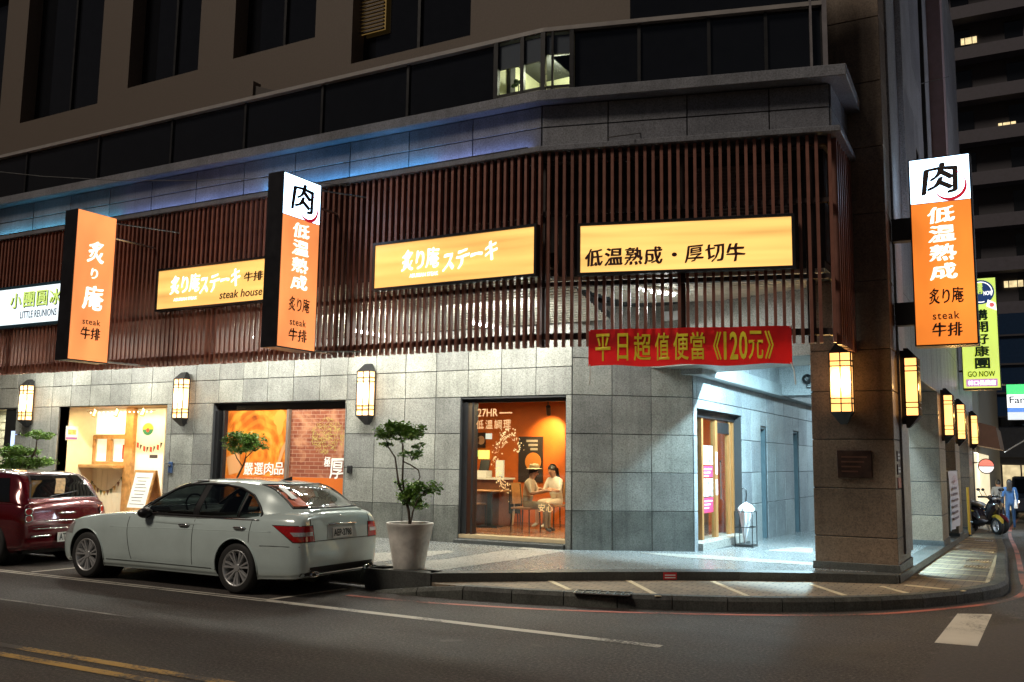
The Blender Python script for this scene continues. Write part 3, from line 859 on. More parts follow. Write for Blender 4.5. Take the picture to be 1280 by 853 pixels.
m = MB(); m.fbox(FT, 15.9, 16.05, .012, .10, 5.41, 16.0); m.build('side_pilaster', granite('granite_pale', (0.42, 0.42, 0.43)), bld)
m = MB(); m.box(-34, XP-.1, 15.0, 33, 15.9, 16.3); m.build('roof_slab', TAN, bld)
# ================================================================== slatted screen
ZS0, ZS1 = 3.18, 5.90
scr = thing('slat_screen', 'tall screen of thin brown vertical slats hung across the first floor', 'screen', (-5.83, YS, ZS0))
slat_me = MB().box(-.020, .020, -.034, .034, 0, ZS1-ZS0).mesh('slat', SLATM)
def put_slat(p, rz):
    o = bpy.data.objects.new('slat', slat_me); C.objects.link(o)
    o.parent = scr; o.matrix_parent_inverse = world_of(scr).inverted()
    o.location = (p.x, p.y, ZS0 + random.uniform(-.004, .004)); o.rotation_euler = (0, 0, rz + random.uniform(-.02, .02))
k = 0
s = -5.83
while s > -18.3:
    put_slat(FS.p(s, .034, 0), 0.0); s -= 0.1105
ang = math.atan2(_us.y, _us.x)
s = 0.11
while s < LS - .16:
    put_slat(FSB.p(s, .034, 0), ang); s += 0.1105
put_slat(FSB.p(LS-.02, .03, 0), ang)
s = 0.14
while s < YP-ER.y-.05:
    put_slat(FR.p(s, .02, 0), PI/2); s += 0.15
for (z0, z1) in ((3.29, 3.375), (4.02, 4.08), (5.02, 5.08), (5.80, 5.88)):
    m = MB(); m.fbox(FS, -18.4, -5.83, -.075, -.002, z0, z1); m.build('rail', SLATRAIL, scr)
    m = MB(); m.fbox(FSB, 0.0, LS, -.075, -.002, z0, z1); m.build('rail', SLATRAIL, scr)
    m = MB(); m.fbox(FR, 0.0, YP-ER.y-.01, -.075, -.026, z0, z1); m.build('rail', SLATRAIL, scr)
for s in (-17.4, -14.6, -11.9, -9.2, -5.86):
    m = MB(); m.fbox(FS, s-.05, s+.05, -.18, -.08, 3.2, 5.9); m.build('post', SLATRAIL, scr)
for s in (1.9, 3.55):
    m = MB(); m.fbox(FSB, s-.05, s+.05, -.18, -.08, 3.2, 5.9); m.build('post', SLATRAIL, scr)
# louvred outdoor unit behind the splayed part
lv = thing('air_unit', 'pale louvred air-conditioning unit behind the slats above the right lit panel', 'air conditioner', FSB.p(1.9, -.45, 5.0))
a0 = FSB.px(868, 230, -.4)[0]; a1 = FSB.px(985, 230, -.4)[0]
m = MB(); m.fbox(FSB, a0, a1, -.53, -.48, 4.95, 5.72); m.build('casing', plain('unit_grey', (0.22, 0.21, 0.22), .6), lv)
for k in range(15):
    m = MB(); z = 5.0+k*.048; m.hexa([FSB.p(a0, -.44, z), FSB.p(a1, -.44, z), FSB.p(a1, -.478, z+.012), FSB.p(a0, -.478, z+.012), FSB.p(a0, -.44, z+.010), FSB.p(a1, -.44, z+.010), FSB.p(a1, -.478, z+.022), FSB.p(a0, -.478, z+.022)]); m.build('louvre', plain('unit_pale', (0.42, 0.40, 0.40), .5), lv)

# ================================================================== rows of small spot lamps in the canopy soffit
LED = emit('led_white', (0.95, 1.0, 1.0), 28.0)
def led_row(label, pxs, n=7):
    (x0, y0), (x1, y1) = pxs
    # on the sloping soffit: intersect rays with it
    def hit(px, py):
        d = ray(px, py)
        # z = 3.93 + (13.9-y)*.215 - .05
        t = (3.88 + 13.9*.215 - CAM_H)/(d.z + .215*d.y); return CAM + d*t
    a, b = hit(x0, y0), hit(x1, y1)
    r = thing('spot_lamp_row', label, 'ceiling lamp', (a+b)/2, 0, 'lamp rows in the canopy soffit')
    m = MB(); m.tube([a+Vector((0,0,.035)), b+Vector((0,0,.035))], .03, 8); m.build('track', WHITE, r)
    for k in range(n):
        p = a.lerp(b, k/(n-1))
        m = MB(); m.ball(p-Vector((0,0,.012)), .028, 8, 6); m.build('lamp', LED, r, smooth=True)
    return a, b
rows_ = [led_row('row of white lamps in the soffit below the left end of the middle lit panel', ((444, 413), (491, 421.5))),
         led_row('row of white lamps in the soffit below the right end of the middle lit panel', ((592, 403), (629, 412)), 6)]
led_row('pair of white lamps in the soffit left of the double blade sign', ((318, 421), (326, 423)), 2)
led_row('short row of lamps in the soffit beside the left orange blade sign', ((143, 432), (147, 442)), 2)
# area lamps that stand for those rows' light on the wall and floor
for x in (-19.5, -16.5, -13.2, -10.3, -7.6):
    light('canopy_lamp', 'AREA', (x, 12.6, 4.12), 160, (1.0, 1.0, 0.88), (1.6, .14), target=(x, 13.5, 0))
    light('canopy_glow', 'POINT', (x+.7, 12.7, 3.9), 8, (1.0, 1.0, 0.88), .05)
b_px = FSB.px(800, 397, -.6)
cl = thing('spot_lamp_row', 'row of white lamps glowing behind the slats above the red banner', 'ceiling lamp', FSB.p(1.6, -1.0, 4.1), 0, 'lamp rows in the canopy soffit')
m = MB(); m.tube([FSB.p(1.25, -.7, 4.12), FSB.p(1.8, -1.3, 4.12)], .03, 8); m.build('track', WHITE, cl)
for k in range(7):
    m = MB(); m.ball(FSB.p(1.25+.55*k/6, -.7-.6*k/6, 4.075), .028, 8, 6); m.build('lamp', LED, cl, smooth=True)
light('corner_glow', 'POINT', tuple(FSB.p(1.6, -1.1, 3.85)), 6, (1.0, 1.0, 0.92), .05)
light('corner_canopy_lamp', 'AREA', tuple(FSB.p(1.7, -1.0, 4.05)), 34, (0.92, 1.0, 0.97), (.8, .14), target=tuple(FSB.p(1.5, -1.6, 0)))
# bright cool fitting in the arcade ceiling
al = thing('arcade_ceiling_lamp', 'bright cool white lamp panel under the arcade ceiling', 'ceiling lamp', (-3.05, 15.95, 3.93))
m = MB(); m.box(-3.25, -2.85, 15.7, 16.2, 3.90, 3.949); m.build('housing', WHITE, al)
m = MB(); m.box(-3.22, -2.88, 15.73, 16.17, 3.893, 3.8995); m.build('diffuser', emit('arcade_lamp_glow', (0.75, 0.93, 1.0), 30), al)
light('arcade_lamp', 'AREA', (-3.05, 15.86, 3.87), 1050, (0.58, 0.88, 1.0), (.14, .14), target=(-3.05, 15.9, 0))
light('arcade_lamp', 'AREA', (-3.35, 18.6, 3.87), 160, (0.52, 0.86, 1.0), (.3, .4), target=(-3.35, 18.6, 0))
light('arcade_lamp', 'AREA', (-3.35, 25.5, 3.87), 220, (0.62, 0.88, 1.0), (.3, .5), target=(-3.35, 25.5, 0))

# blue light strip lying on the lower ledge and washing the granite band
ls_ = thing('light_strip', 'blue light strip lying on the ledge above the slats', 'light strip', (-11, YS-.08, 5.99))
MB().box(-18.2, -6.0, YS-.119, YS-.10, 5.986, 6.0).build('channel', DARK, ls_)
for (x0, x1, e, col) in ((-18.2, -14.5, 10, (.10, .55, .80)), (-14.5, -11.0, 6, (.30, .45, 1.0)), (-11.0, -7.6, 15, (.10, .48, 1.0)), (-7.6, -6.0, 3.5, (.32, .45, 1.0))):
    xm = (x0+x1)/2; l_ = light('strip_light', 'AREA', (xm, YS-.112, 6.004), e, col, (x1-x0, .03)); l_.rotation_euler = (R_(180-36), 0, 0)
# ================================================================== wall lanterns
GLOW = emit('lantern_glow', (1.0, 0.46, 0.13), 2.6, base=(0.9, 0.8, 0.6), var=.25, scale=(3, 3, 2))
GLOWC = emit('lantern_glow_core', (1.0, 0.80, 0.42), 9.0, base=(0.9, 0.8, 0.6))
def make_lantern(glow):
    r = thing('wall_lantern', 'x', 'lantern')
    H, Wd, D = 0.80, 0.28, 0.17
    # local: x along the wall, -y out of the wall, z up; origin at centre back
    m = MB(); m.box(-Wd/2+.008, Wd/2-.008, -.06-D+.008, -.06-.008, -H/2, H/2); m.build('glass_box', glow, r, local=True)
    fr = MB()
    for sx in (-1, 1):
        for y in (-.06-D, -.06):
            fr.box(sx*Wd/2-.009, sx*Wd/2+.009, y-.009, y+.009, -H/2-.01, H/2+.01)
    fr.build('corner_bars', DARK, r, local=True)
    for z in (-H/2+.11, -H/2+.18, H/2-.18, H/2-.11):
        b = MB(); b.box(-Wd/2-.012, Wd/2+.012, -.06-D-.012, -.048, z-.007, z+.007); b.build('band', DARK, r, local=True)
    b = MB(); b.box(-.007, .007, -.06-D-.010, -.06-D+.004, -H/2, H/2); b.build('centre_bar', DARK, r, local=True)
    def taper(z0, z1, w1, d1):
        y0, y1 = -.06-D-.01, -.05
        return MB().hexa([(-Wd/2-.01, y0, z0), (Wd/2+.01, y0, z0), (Wd/2+.01, y1, z0), (-Wd/2-.01, y1, z0), (-w1, y1-d1, z1), (w1, y1-d1, z1), (w1, y1, z1), (-w1, y1, z1)]) if z1 > z0 else MB().hexa([(-w1, y1-d1, z1), (w1, y1-d1, z1), (w1, y1, z1), (-w1, y1, z1), (-Wd/2-.01, y0, z0), (Wd/2+.01, y0, z0), (Wd/2+.01, y1, z0), (-Wd/2-.01, y1, z0)])
    taper(H/2, H/2+.15, .07, .06).build('top_cap', DARK, r, local=True)
    taper(-H/2, -H/2-.17, .04, .04).build('bottom_cap', DARK, r, local=True)
    b = MB(); b.box(-.05, .05, -.05, 0.001, -H/2-.12, H/2+.12); b.build('back_plate', DARK, r, local=True)
    return r
lan0 = make_lantern(GLOW)
lan_spots = [
    (FA.p(FA.px(41, 500)[0], .022, 2.83), 0, 'lit wall lantern on the granite pier left of the yellow stall'),
    (FA.p(FA.px(234, 500)[0], .022, 2.83), 0, 'lit wall lantern between the yellow stall and the orange printed window'),
    (FA.p(FA.px(464, 495)[0], .022, 2.83), 0, 'lit wall lantern above the potted tree'),
    (FP.p(-2.27, .002, 2.77), 0, 'amber lit lantern on the front of the corner pillar'),
    (FSIDE.p(14.3, .032, 2.75), PI/2, 'amber lantern on the side of the corner pillar'),
    (FSIDE.p(21.1, .002, 2.68), PI/2, 'amber lantern on the second arcade pillar'),
    (FSIDE.p(24.8, .002, 2.70), PI/2, 'amber lantern on the third arcade pillar'),
    (FSIDE.p(30.4, .002, 2.70), PI/2, 'amber lantern on the farthest arcade pillar, under the green blade sign'),
]
for i, (p, rz, lab) in enumerate(lan_spots):
    o = lan0 if i == 0 else copy_tree(lan0)
    o.location = p; o.rotation_euler = (0, 0, rz); o['label'] = lab; o['group'] = 'wall lanterns along the building'
    nrm = Vector((0, -1, 0)) if rz == 0 else Vector((1, 0, 0))
    light('lantern_light', 'POINT', p+nrm*.30, 30, (1.0, .56, .16) if i > 2 else (1.0, .72, .38), .04)

# ================================================================== blade signs
SG_W = emit('sign_face_white', (0.48, 0.74, 1.0), 6.0, base=(.8, .8, .8))
SG_W2 = emit('sign_face_cool', (0.80, 0.94, 1.0), 1.3, base=(.8, .8, .8), var=.12, scale=(2, 2, 4))
SG_O = emit('sign_face_orange', (1.0, 0.31, 0.095), 1.2, base=(0.7, 0.3, 0.1), var=0.30, scale=(1.6, 1.6, .8))
SG_O2 = emit('sign_face_orange_deep', (1.0, 0.25, 0.032), 1.18, base=(0.7, 0.25, 0.05), var=0.30, scale=(1.6, 1.6, .8))
SG_Y = emit('sign_face_amber', (1.0, 0.55, 0.155), 1.18, base=(0.8, 0.5, 0.1), var=0.38, scale=(.35, .35, 5.5))
REDI = emit('sign_red_swash', (0.55, 0.01, 0.03), .8, base=(.5, .02, .03))
CASE = plain('sign_case_black', (0.012, 0.012, 0.016), .35)
def swash(mb_, F, cs, cz, r, d):
    n = 22
    P = []
    for k in range(n+1):
        a = R_(-150 + 215*k/n); w = r*(0.035+0.12*math.sin(PI*min(1, k/n*1.25)) if k/n < .8 else 0.035+.05*(1-k/n))
        P.append((a, w))
    out = [F.p(cs+(r+w)*math.cos(a), d, cz+(r+w)*math.sin(a)) for a, w in P]; inn = [F.p(cs+(r-w*.6)*math.cos(a), d, cz+(r-w*.6)*math.sin(a)) for a, w in P]
    mb_.grid([inn, out])
def blade(label, F, s0, s1, t0, t1, z0, z1, kind, orange, root_loc):
    """box sign: face at d=t1 (and back at d=t0) of frame F"""
    r = thing('blade_sign', label, 'sign', root_loc, 0, 'lit blade signs of the restaurant')
    w = s1-s0; h = z1-z0
    m = MB(); m.fbox(F, s0, s1, t0, t1-.004, z0, z1); m.build('case', CASE, r, bevel=.006)
    zsplit = z1 - h*0.245 if kind == 2 else z1
    e = .02*1
    if kind == 2:
        m = MB(); m.fbox(F, s0+e, s1-e, t1-.003, t1+.004, zsplit+.006, z1-e); m.build('white_face', SG_W, r)
        m = MB(); m.fbox(F, s0+e, s1-e, t0-.004, t0+.003, zsplit+.006, z1-e); m.build('white_face', SG_W, r)
    m = MB(); m.fbox(F, s0+e, s1-e, t1-.003, t1+.004, z0+e, zsplit-.006); m.build('orange_face', orange, r)
    m = MB(); m.fbox(F, s0+e, s1-e, t0-.004, t0+.003, z0+e, zsplit-.006); m.build('orange_face', orange, r)
    d = t1+.007
    S = lambda f: s0+w*f
    Z = lambda f: z1-h*f
    if kind == 2:
        m = MB(); fit_text(m, '肉', F, (S(.20), S(.80), Z(.205), Z(.035)), d, bold=.022, wob=.06, seed=4); m.build('lettering', INKD, r)
        m = MB(); swash(m, F, S(.66), Z(.160), w*.25, d+.002); m.build('red_swash', REDI, r)
        m = MB(); text_column(m, '低温熟成', F, S(.28), S(.72), Z(.665), Z(.265), d=d, bold=.024, wob=.06); m.build('lettering', INKW, r)
        m = MB(); fit_text(m, '炙り庵', F, (S(.25), S(.80), Z(.785), Z(.70)), d, bold=.02, wob=.05); m.build('lettering', INKD, r); m = MB(); fit_text(m, 'steak', F, (S(.30), S(.72), Z(.865), Z(.825)), d, bold=.012, space=1.15)
        m.build('lettering', INKD, r); m = MB(); fit_text(m, '牛排', F, (S(.28), S(.76), Z(.955), Z(.88)), d, bold=.022, wob=.045, seed=8); m.build('lettering', INKD, r)
    else:
        m = MB(); fit_text(m, '炙', F, (S(.30), S(.72), Z(.34), Z(.19)), d, bold=.024, wob=.06, seed=2); m.build('lettering', INKW, r); m = MB(); fit_text(m, 'り', F, (S(.42), S(.60), Z(.445), Z(.375)), d, bold=.02, wob=.04)
        m.build('lettering', INKW, r); m = MB(); fit_text(m, '庵', F, (S(.26), S(.78), Z(.655), Z(.49)), d, bold=.024, wob=.06, seed=5); m.build('lettering', INKW, r)
        m = MB(); fit_text(m, 'steak', F, (S(.30), S(.74), Z(.755), Z(.715)), d, bold=.012, space=1.1); m.build('lettering', INKD, r); m = MB(); fit_text(m, '牛排', F, (S(.27), S(.76), Z(.855), Z(.77)), d, bold=.025, wob=.05, seed=6); m.build('lettering', INKD, r)
    return r
# faces look along +X: frame with u = +Y
X2 = -9.25
n2, f2 = onX(355, 215, X2), onX(402, 230, X2)
F2 = Frame((X2, 0), (0, 1), (1, 0))
z0b, z1b = onX(352, 434.5, X2).z, (n2.z+f2.z)/2
b2 = blade('tall blade sign with white top and orange lower face, between the two left lit panels', F2, n2.y, f2.y, -.30, 0, z0b, z1b, 2, SG_O, (X2-.15, YS-.2, z0b))
for pa, pb, rr in (((X2-.15, f2.y-.02, z1b-.05), (X2+.42, YS-.04, z1b-.10), .014), ((X2-.15, f2.y-.02, z1b-.3), (X2-.15, YS-.04, z1b-.3), .02), ((X2-.15, f2.y-.02, z0b+.05), (X2-.15, YS-.04, z0b+.05), .02), ((X2-.1, f2.y-.02, z0b+.02), (X2+.42, YS-.04, z0b+.06), .012)):
    MB().tube([pa, pb], rr, 6).build('bracket', STEEL, b2)
X1_ = -13.35
n1, f1 = onX(97, 261.5, X1_), onX(147, 273, X1_)
F1 = Frame((X1_, 0), (0, 1), (1, 0))
z0a = onX(88, 450, X1_).z
b1 = blade('plain orange blade sign beside the white ice-shop sign at far left', F1, n1.y, f1.y, -.30, 0, z0a, (n1.z+f1.z)/2, 1, SG_O, (X1_-.15, YS-.2, z0a))
z1a = (n1.z+f1.z)/2
for pa, pb, rr in (((X1_-.15, f1.y-.02, z1a-.05), (X1_+.45, YS-.04, z1a-.08), .014), ((X1_-.15, f1.y-.02, z1a-.3), (X1_-.15, YS-.04, z1a-.3), .02), ((X1_-.15, f1.y-.02, z0a+.05), (X1_-.15, YS-.04, z0a+.05), .02)):
    MB().tube([pa, pb], rr, 6).build('bracket', STEEL, b1)
Y3 = 13.9
q = [onY(x, y, Y3) for x, y in ((1136.5, 200), (1215.5, 190.5), (1142, 432.5), (1221, 431.5))]
F3 = Frame((0, Y3), (1, 0), (0, -1))
b3 = blade('large blade sign with white top and deep orange face on the corner pillar', F3, (q[0].x+q[2].x)/2, (q[1].x+q[3].x)/2, -.30, 0, (q[2].z+q[3].z)/2, (q[0].z+q[1].z)/2, 2, SG_O2, ((q[0].x+q[1].x)/2, Y3+.15, q[2].z))
for z in (4.95, 3.75): MB().box(XP+.02, q[0].x-.005, Y3+.06, Y3+.22, z-.16, z+.16).build('bracket', DARK, b3)

# ================================================================== flat lit panels on the screen
def lit_panel(label, F, px4, d=.10):
    (x0, yt), (x1, yt2), yb0, yb1 = px4
    s0, za = F.px(x0, yt, d+.09); s1, zb = F.px(x1, yt2, d+.09); _, zc = F.px(x0, yb0, d+.09); _, zd = F.px(x1, yb1, d+.09)
    z1 = (za+zb)/2; z0 = (zc+zd)/2
    r = thing('light_panel_sign', label, 'sign', F.p((s0+s1)/2, .09, z0), 0, 'lit panels on the slat screen')
    m = MB(); m.fbox(F, s0, s1, .0915, d+.08, z0, z1); m.build('case', CASE, r)
    fm = MB()
    for (a, b, c, e) in ((s0, s1, z1-.035, z1), (s0, s1, z0, z0+.035), (s0, s0+.035, z0+.035, z1-.035), (s1-.035, s1, z0+.035, z1-.035)): fm.fbox(F, a, b, d+.0805, d+.105, c, e)
    fm.build('frame', CASE, r)
    m = MB(); m.fbox(F, s0+.04, s1-.04, d+.0805, d+.088, z0+.04, z1-.04); m.build('lit_face', SG_Y, r)
    return r, s0, s1, z0, z1, d+.092
def at_px(F, x0, x1, y0, y1, d):
    a = F.px(x0, y0, d); b = F.px(x1, y0, d); c = F.px((x0+x1)/2, y1, d); e = F.px((x0+x1)/2, y0, d)
    return (a[0], b[0], c[1], e[1])
r, s0, s1, z0, z1, d = lit_panel('narrow amber lit panel with two lines of dark words, between the blade signs', FS, ((197, 336), (345, 320), 390, 375.5))
w = FS.px(338, 350, .19)[0]-s0; h = z1-z0
m = MB(); fit_text(m, '炙り庵', FS, (s0+w*.13, s0+w*.40, z0+h*.36, z0+h*.80), d, bold=.022, wob=.06); fit_text(m, 'ステーキ', FS, (s0+w*.40, s0+w*.75, z0+h*.30, z0+h*.74), d, bold=.026, wob=.05, slant=.06); m.build('lettering', INKW, r); m = MB(); fit_text(m, 'ABURIAN STEAK', FS, (s0+w*.17, s0+w*.38, z0+h*.20, z0+h*.27), d, bold=.01); m.build('lettering', INKW, r)
m = MB(); fit_text(m, '牛排', FS, (s0+w*.78, s0+w*.94, z0+h*.48, z0+h*.70), d, bold=.02, wob=.05); m.build('lettering', INKD, r); m = MB(); fit_text(m, 'steak house', FS, (s0+w*.58, s0+w*.94, z0+h*.15, z0+h*.33), d, bold=.012, shear=.15); m.build('lettering', INKD, r)
r, s0, s1, z0, z1, d = lit_panel('amber lit panel with white brush lettering right of the double blade sign', FS, ((467, 303), (671, 281.5), 362.5, 346.5))
w = s1-s0; h = z1-z0
m = MB(); fit_text(m, '炙り庵', FS, (s0+w*.19, s0+w*.43, z0+h*.34, z0+h*.78), d, bold=.022, wob=.06); fit_text(m, 'ステーキ', FS, (s0+w*.45, s0+w*.78, z0+h*.24, z0+h*.66), d, bold=.028, wob=.05, slant=.10); m.build('lettering', INKW, r); m = MB(); fit_text(m, 'ABURIAN STEAK', FS, (s0+w*.245, s0+w*.425, z0+h*.20, z0+h*.28), d, bold=.01); m.build('lettering', INKW, r)
r, s0, s1, z0, z1, d = lit_panel('amber lit panel with dark brush lettering above the red banner', FSB, ((722, 279.5), (993, 267), 345, 335))
w = s1-s0; h = z1-z0
m = MB()
for i, ch in enumerate('低温熟成・厚切牛'):
    a = s0+w*(.035+.094*i)
    if ch == '・': fit_text(m, ch, FSB, (a+w*.035, a+w*.06, z0+h*.29, z0+h*.37), d, bold=.02)
    else: fit_text(m, ch, FSB, (a, a+w*.088, z0+h*.16, z0+h*.50), d, bold=.022, wob=.06, seed=i*2)
m.build('lettering', plain('sign_plum_letters', (0.06, 0.012, 0.012), .6), r)
# white ice shop panel at the far left
r = thing('light_panel_sign', 'white lit sign with lime lettering at the far left edge', 'sign', FS.p(-17, .09, 4.2), 0, 'lit panels on the slat screen')
sL, zt0 = FS.px(80, 354, .2); _, zb0 = FS.px(80, 400, .2)
m = MB(); m.fbox(FS, -21, sL+.3, .0915, .19, zb0-.06, zt0+.06); m.build('case', plain('case_blue', (0.02, 0.06, 0.09), .4), r)
m = MB(); m.fbox(FS, -20.95, sL+.25, .1905, .2, zb0, zt0); m.build('lit_face', SG_W2, r)
m = MB()
for i, ch in enumerate('小團圓冰品'):
    a = FS.px(14+16.2*i, 380, .2)[0]; b = FS.px(14+16.2*i+13.5, 380, .2)[0]
    fit_text(m, ch, FS, (a, b, zb0+.30, zt0-.10), .204, bold=.02)
m.build('lettering_shadow', plain('letters_dark_green', (0.02, .05, .02), .6), r)
m = MB()
for i, ch in enumerate('小團圓冰品'):
    a = FS.px(13+16.2*i, 380, .2)[0]; b = FS.px(13+16.2*i+13.5, 380, .2)[0]
    fit_text(m, ch, FS, (a, b, zb0+.315, zt0-.085), .208, bold=.012)
m.build('lettering', emit('letters_lime', (0.55, 0.80, 0.10), .9), r)
m = MB(); fit_text(m, 'LITTLE REUNIONS', FS, (FS.px(26, 390, .2)[0], FS.px(71, 390, .2)[0], zb0+.10, zb0+.24), .206, bold=.01); m.build('lettering', plain('letters_navy', (0.02, .03, .08), .6), r)

# ================================================================== red banner
def banner_mat():
    m, nt, b = newmat('red_banner_cloth')
    nz = node(nt, 'ShaderNodeTexNoise', Scale=3.0, Detail=3.0); L(nt, coords(nt), nz.inputs['Vector'])
    L(nt, ramp(nt, nz.outputs[0], [(.3, (0.55, 0.008, 0.010)), (.7, (0.80, 0.018, 0.018))]), b.inputs['Base Color'])
    b.inputs['Roughness'].default_value = .42; b.inputs['Transmission Weight'].default_value = 0.0
    tl_ = nt.nodes.new('ShaderNodeBsdfTranslucent'); tl_.inputs['Color'].default_value = (.85, .02, .02, 1); mx_ = nt.nodes.new('ShaderNodeMixShader'); mx_.inputs[0].default_value = .25
    L(nt, b.outputs[0], mx_.inputs[1]); L(nt, tl_.outputs[0], mx_.inputs[2]); L(nt, mx_.outputs[0], nt.nodes['Material Output'].inputs['Surface'])
    return m
br = thing('red_banner', 'red cloth banner with yellow writing tied under the slats', 'banner', FSB.p(1.8, .1, 2.92))
s0, _ = FSB.px(735.5, 436, .1); s1, _ = FSB.px(990, 434, .1)
zt0, zb0 = 3.40, 2.91
def sag(s): 
    t = (s-s0)/(s1-s0); return .012*math.sin(PI*t*5)
def bd(s, z): return .10 + .018*math.sin(s*7.0) + .012*math.sin(s*17+z*9)
rows2 = []
for i in range(9):
    z = zt0 + (zb0-zt0)*i/8
    rows2.append([FSB.p(s0+(s1-s0)*j/60, bd(s0+(s1-s0)*j/60, z), z+sag(s0+(s1-s0)*j/60)*(i/8)) for j in range(61)])
m = MB(); m.grid(rows2); m.build('cloth', banner_mat(), br, smooth=True)
ty = MB()
w = s1-s0
for (f0, f1, ch) in ((.035, .115, '平'), (.150, .205, '日'), (.232, .318, '超'), (.338, .410, '值'), (.430, .505, '便'), (.515, .585, '當'), (.625, .665, '《'), (.676, .690, '1'), (.705, .745, '2'), (.750, .790, '0'), (.795, .865, '元'), (.872, .915, '》')):
    vs, fs = glyph_mesh(ch, .014 if ord(ch) > 200 else .02)
    xs_ = [v.x for v in vs]; ys_ = [v.y for v in vs]
    P = []
    for v in vs:
        s = s0+w*f0+(v.x-min(xs_))/(max(xs_)-min(xs_))*w*(f1-f0); z = zb0+.065+(v.y-min(ys_))/(max(ys_)-min(ys_))*.365
        P.append(FSB.p(s, bd(s, z)+.009+v.z, z))
    ty.add(P, fs)
ty.build('lettering', plain('banner_yellow', (1.0, 0.80, 0.04), .5), br)
m = MB()
m.tube([FSB.p(s0+.02, .1, zb0+.02), FSB.p(s0+.03, .1, zb0-.12), FSB.p(s0+.01, .11, zb0-.26)], .008, 5); m.tube([FSB.p(s1-.02, .1, zb0+.02), FSB.p(s1+.02, .1, zb0-.08), FSB.p(s1+.035, .11, zb0-.26)], .008, 5)
m.tube([FSB.p(s0+.02, .1, zt0-.02), FSB.p(s0-.03, .02, zt0+.03)], .006, 5); m.tube([FSB.p(s1-.02, .1, zt0-.02), FSB.p(s1+.03, .02, zt0+.03)], .006, 5)
m.build('tie_tape', plain('tie_white', (.7, .7, .66), .6), br)
# ================================================================== far-left shop door
m = MB(); m.box(-24.5, -21.1, 15.2, 15.3, .2, 2.9); m.box(-24.5, -21.1, 13.95, 15.2, .1, .26); m.box(-24.5, -21.1, 13.95, 15.2, 2.75, 2.9); m.build('shop_back_wall', CREAM, bld)
light('shop_lamp', 'AREA', (-22.5, 14.25, 2.72), 70, (1.0, .93, .75), (1.0, .3), target=(-22.5, 14.6, 0))
m = MB(); m.fbox(FA, -23.5, -21.62, -.10, -.06, .26, 2.68)
dr = m.build('shop_window', CLEAR, bld)
for a, b in ((-21.64, -21.16), ): MB().fbox(FA, a, b, -.16, -.04, .22, 2.70).build('door_post', BLACK, dr)
for k in range(9):
    MB().fbox(FA, -23.4, -21.66, -1.0, -.98, 2.45-.2*k, 2.62-.2*k).build('blind_slat', plain('blind_cream', (.62, .56, .42), .7, objvar=.15), dr)
ps = thing('light_box', 'small blue lit poster box beside the far-left shop door', 'light box', FA.p(-21.4, .0, 1.2))
s0, zt_ = FA.px(13.5, 539, .02); s1, _ = FA.px(21, 539, .02); zb_ = FA.px(13, 590, .02)[1]
MB().fbox(FA, s0-.02, s1+.02, -.038, .0, zb_, zt_+.02).build('case', BLACK, ps)
MB().fbox(FA, s0, s1, .0005, .008, zb_+.02, zt_).build('lit_face', emit('blue_lightbox', (0.25, 0.45, 1.0), 1.4, var=.4, scale=(6, 6, 3)), ps)

# ================================================================== the yellow take-away stall
SA0, SA1 = O_STALL[0], O_STALL[1]
YB = 14.95
FST = Frame((0, YB), (1, 0), (0, -1))
m = MB(); m.box(SA0-.1, SA0, 13.95, 15.2, .2, 2.9); m.build('stall_side_wall', CREAM, bld)
m = MB(); m.box(SA1-1.2, SA1+.3, 15.05, 15.15, .2, 2.9); m.box(SA0-.1, SA1-1.2, 15.05, 15.15, .2, 2.9); m.build('stall_back_wall', CREAM, bld)
m = MB(); m.box(SA1, SA1+.1, 13.95+.24, 15.2, .2, 2.9); m.build('stall_side_wall', CREAM, bld)
m = MB(); m.box(SA0-.1, SA1+.1, 14.18, 15.2, 2.74, 2.9); m.build('stall_ceiling', WOOD, bld)
m = MB(); m.box(SA0, SA1, 13.94, 15.05, .2, .275); m.build('stall_floor', TILEFLOOR, bld)
stall = thing('stall_counter', 'honey wood take-away counter with serving hatch under warm lights', 'counter', (-18, YB, .275))
def sp(x0, x1, y0, y1, d0, d1, name, mat, par=stall, **kw):
    a, z1 = FST.px(x0, y0, d1); b, z1b = FST.px(x1, y0, d1); _, z0 = FST.px((x0+x1)/2, y1, d1)
    return MB().fbox(FST, a, b, d0, d1, z0, (z1+z1b)/2).build(name, mat, par, **kw)
def zpx(y, x=140): return FST.px(x, y)[1]
X = lambda px: FST.px(px, 560)[0]
MB().fbox(FST, X(104), X(119), -.09, .12, .276, 2.735).build('post', WOOD, stall, bevel=.01)
MB().fbox(FST, X(161), X(171), -.09, .14, .276, 2.735).build('post', WOOD, stall, bevel=.01)
MB().fbox(FST, X(119), X(161), -.05, .02, zpx(543), zpx(514)).build('menu_panel', emit('menu_panel_lit', (1.0, .93, .75), 1.0), stall)
fr = [(X(116), X(164), zpx(549), zpx(544)), (X(116), X(164), zpx(581), zpx(577)), (X(116), X(121), zpx(577), zpx(549)), (X(137), X(142), zpx(577), zpx(549)), (X(159.5), X(164), zpx(577), zpx(549))]
for a, b, c, d in fr: MB().fbox(FST, a+.003, b-.003, .022, .09, c+.003, d-.003).build('hatch_frame', WOOD, stall)
MB().fbox(FST, X(121), X(137), -.02, -.01, zpx(577), zpx(549)).build('hatch_pane', emit('hatch_glow', (1.0, .88, .62), .95, var=.3, scale=(5, 5, 5)), stall)
MB().fbox(FST, X(142), X(159.5), -.02, -.01, zpx(577), zpx(549)).build('hatch_pane', emit('hatch_glow', (1.0, .88, .62), .95), stall)
MB().fbox(FST, X(153), X(158), -.008, .0, zpx(574), zpx(556)).build('hatch_notice', plain('notice_red', (.6, .06, .07), .6), stall)
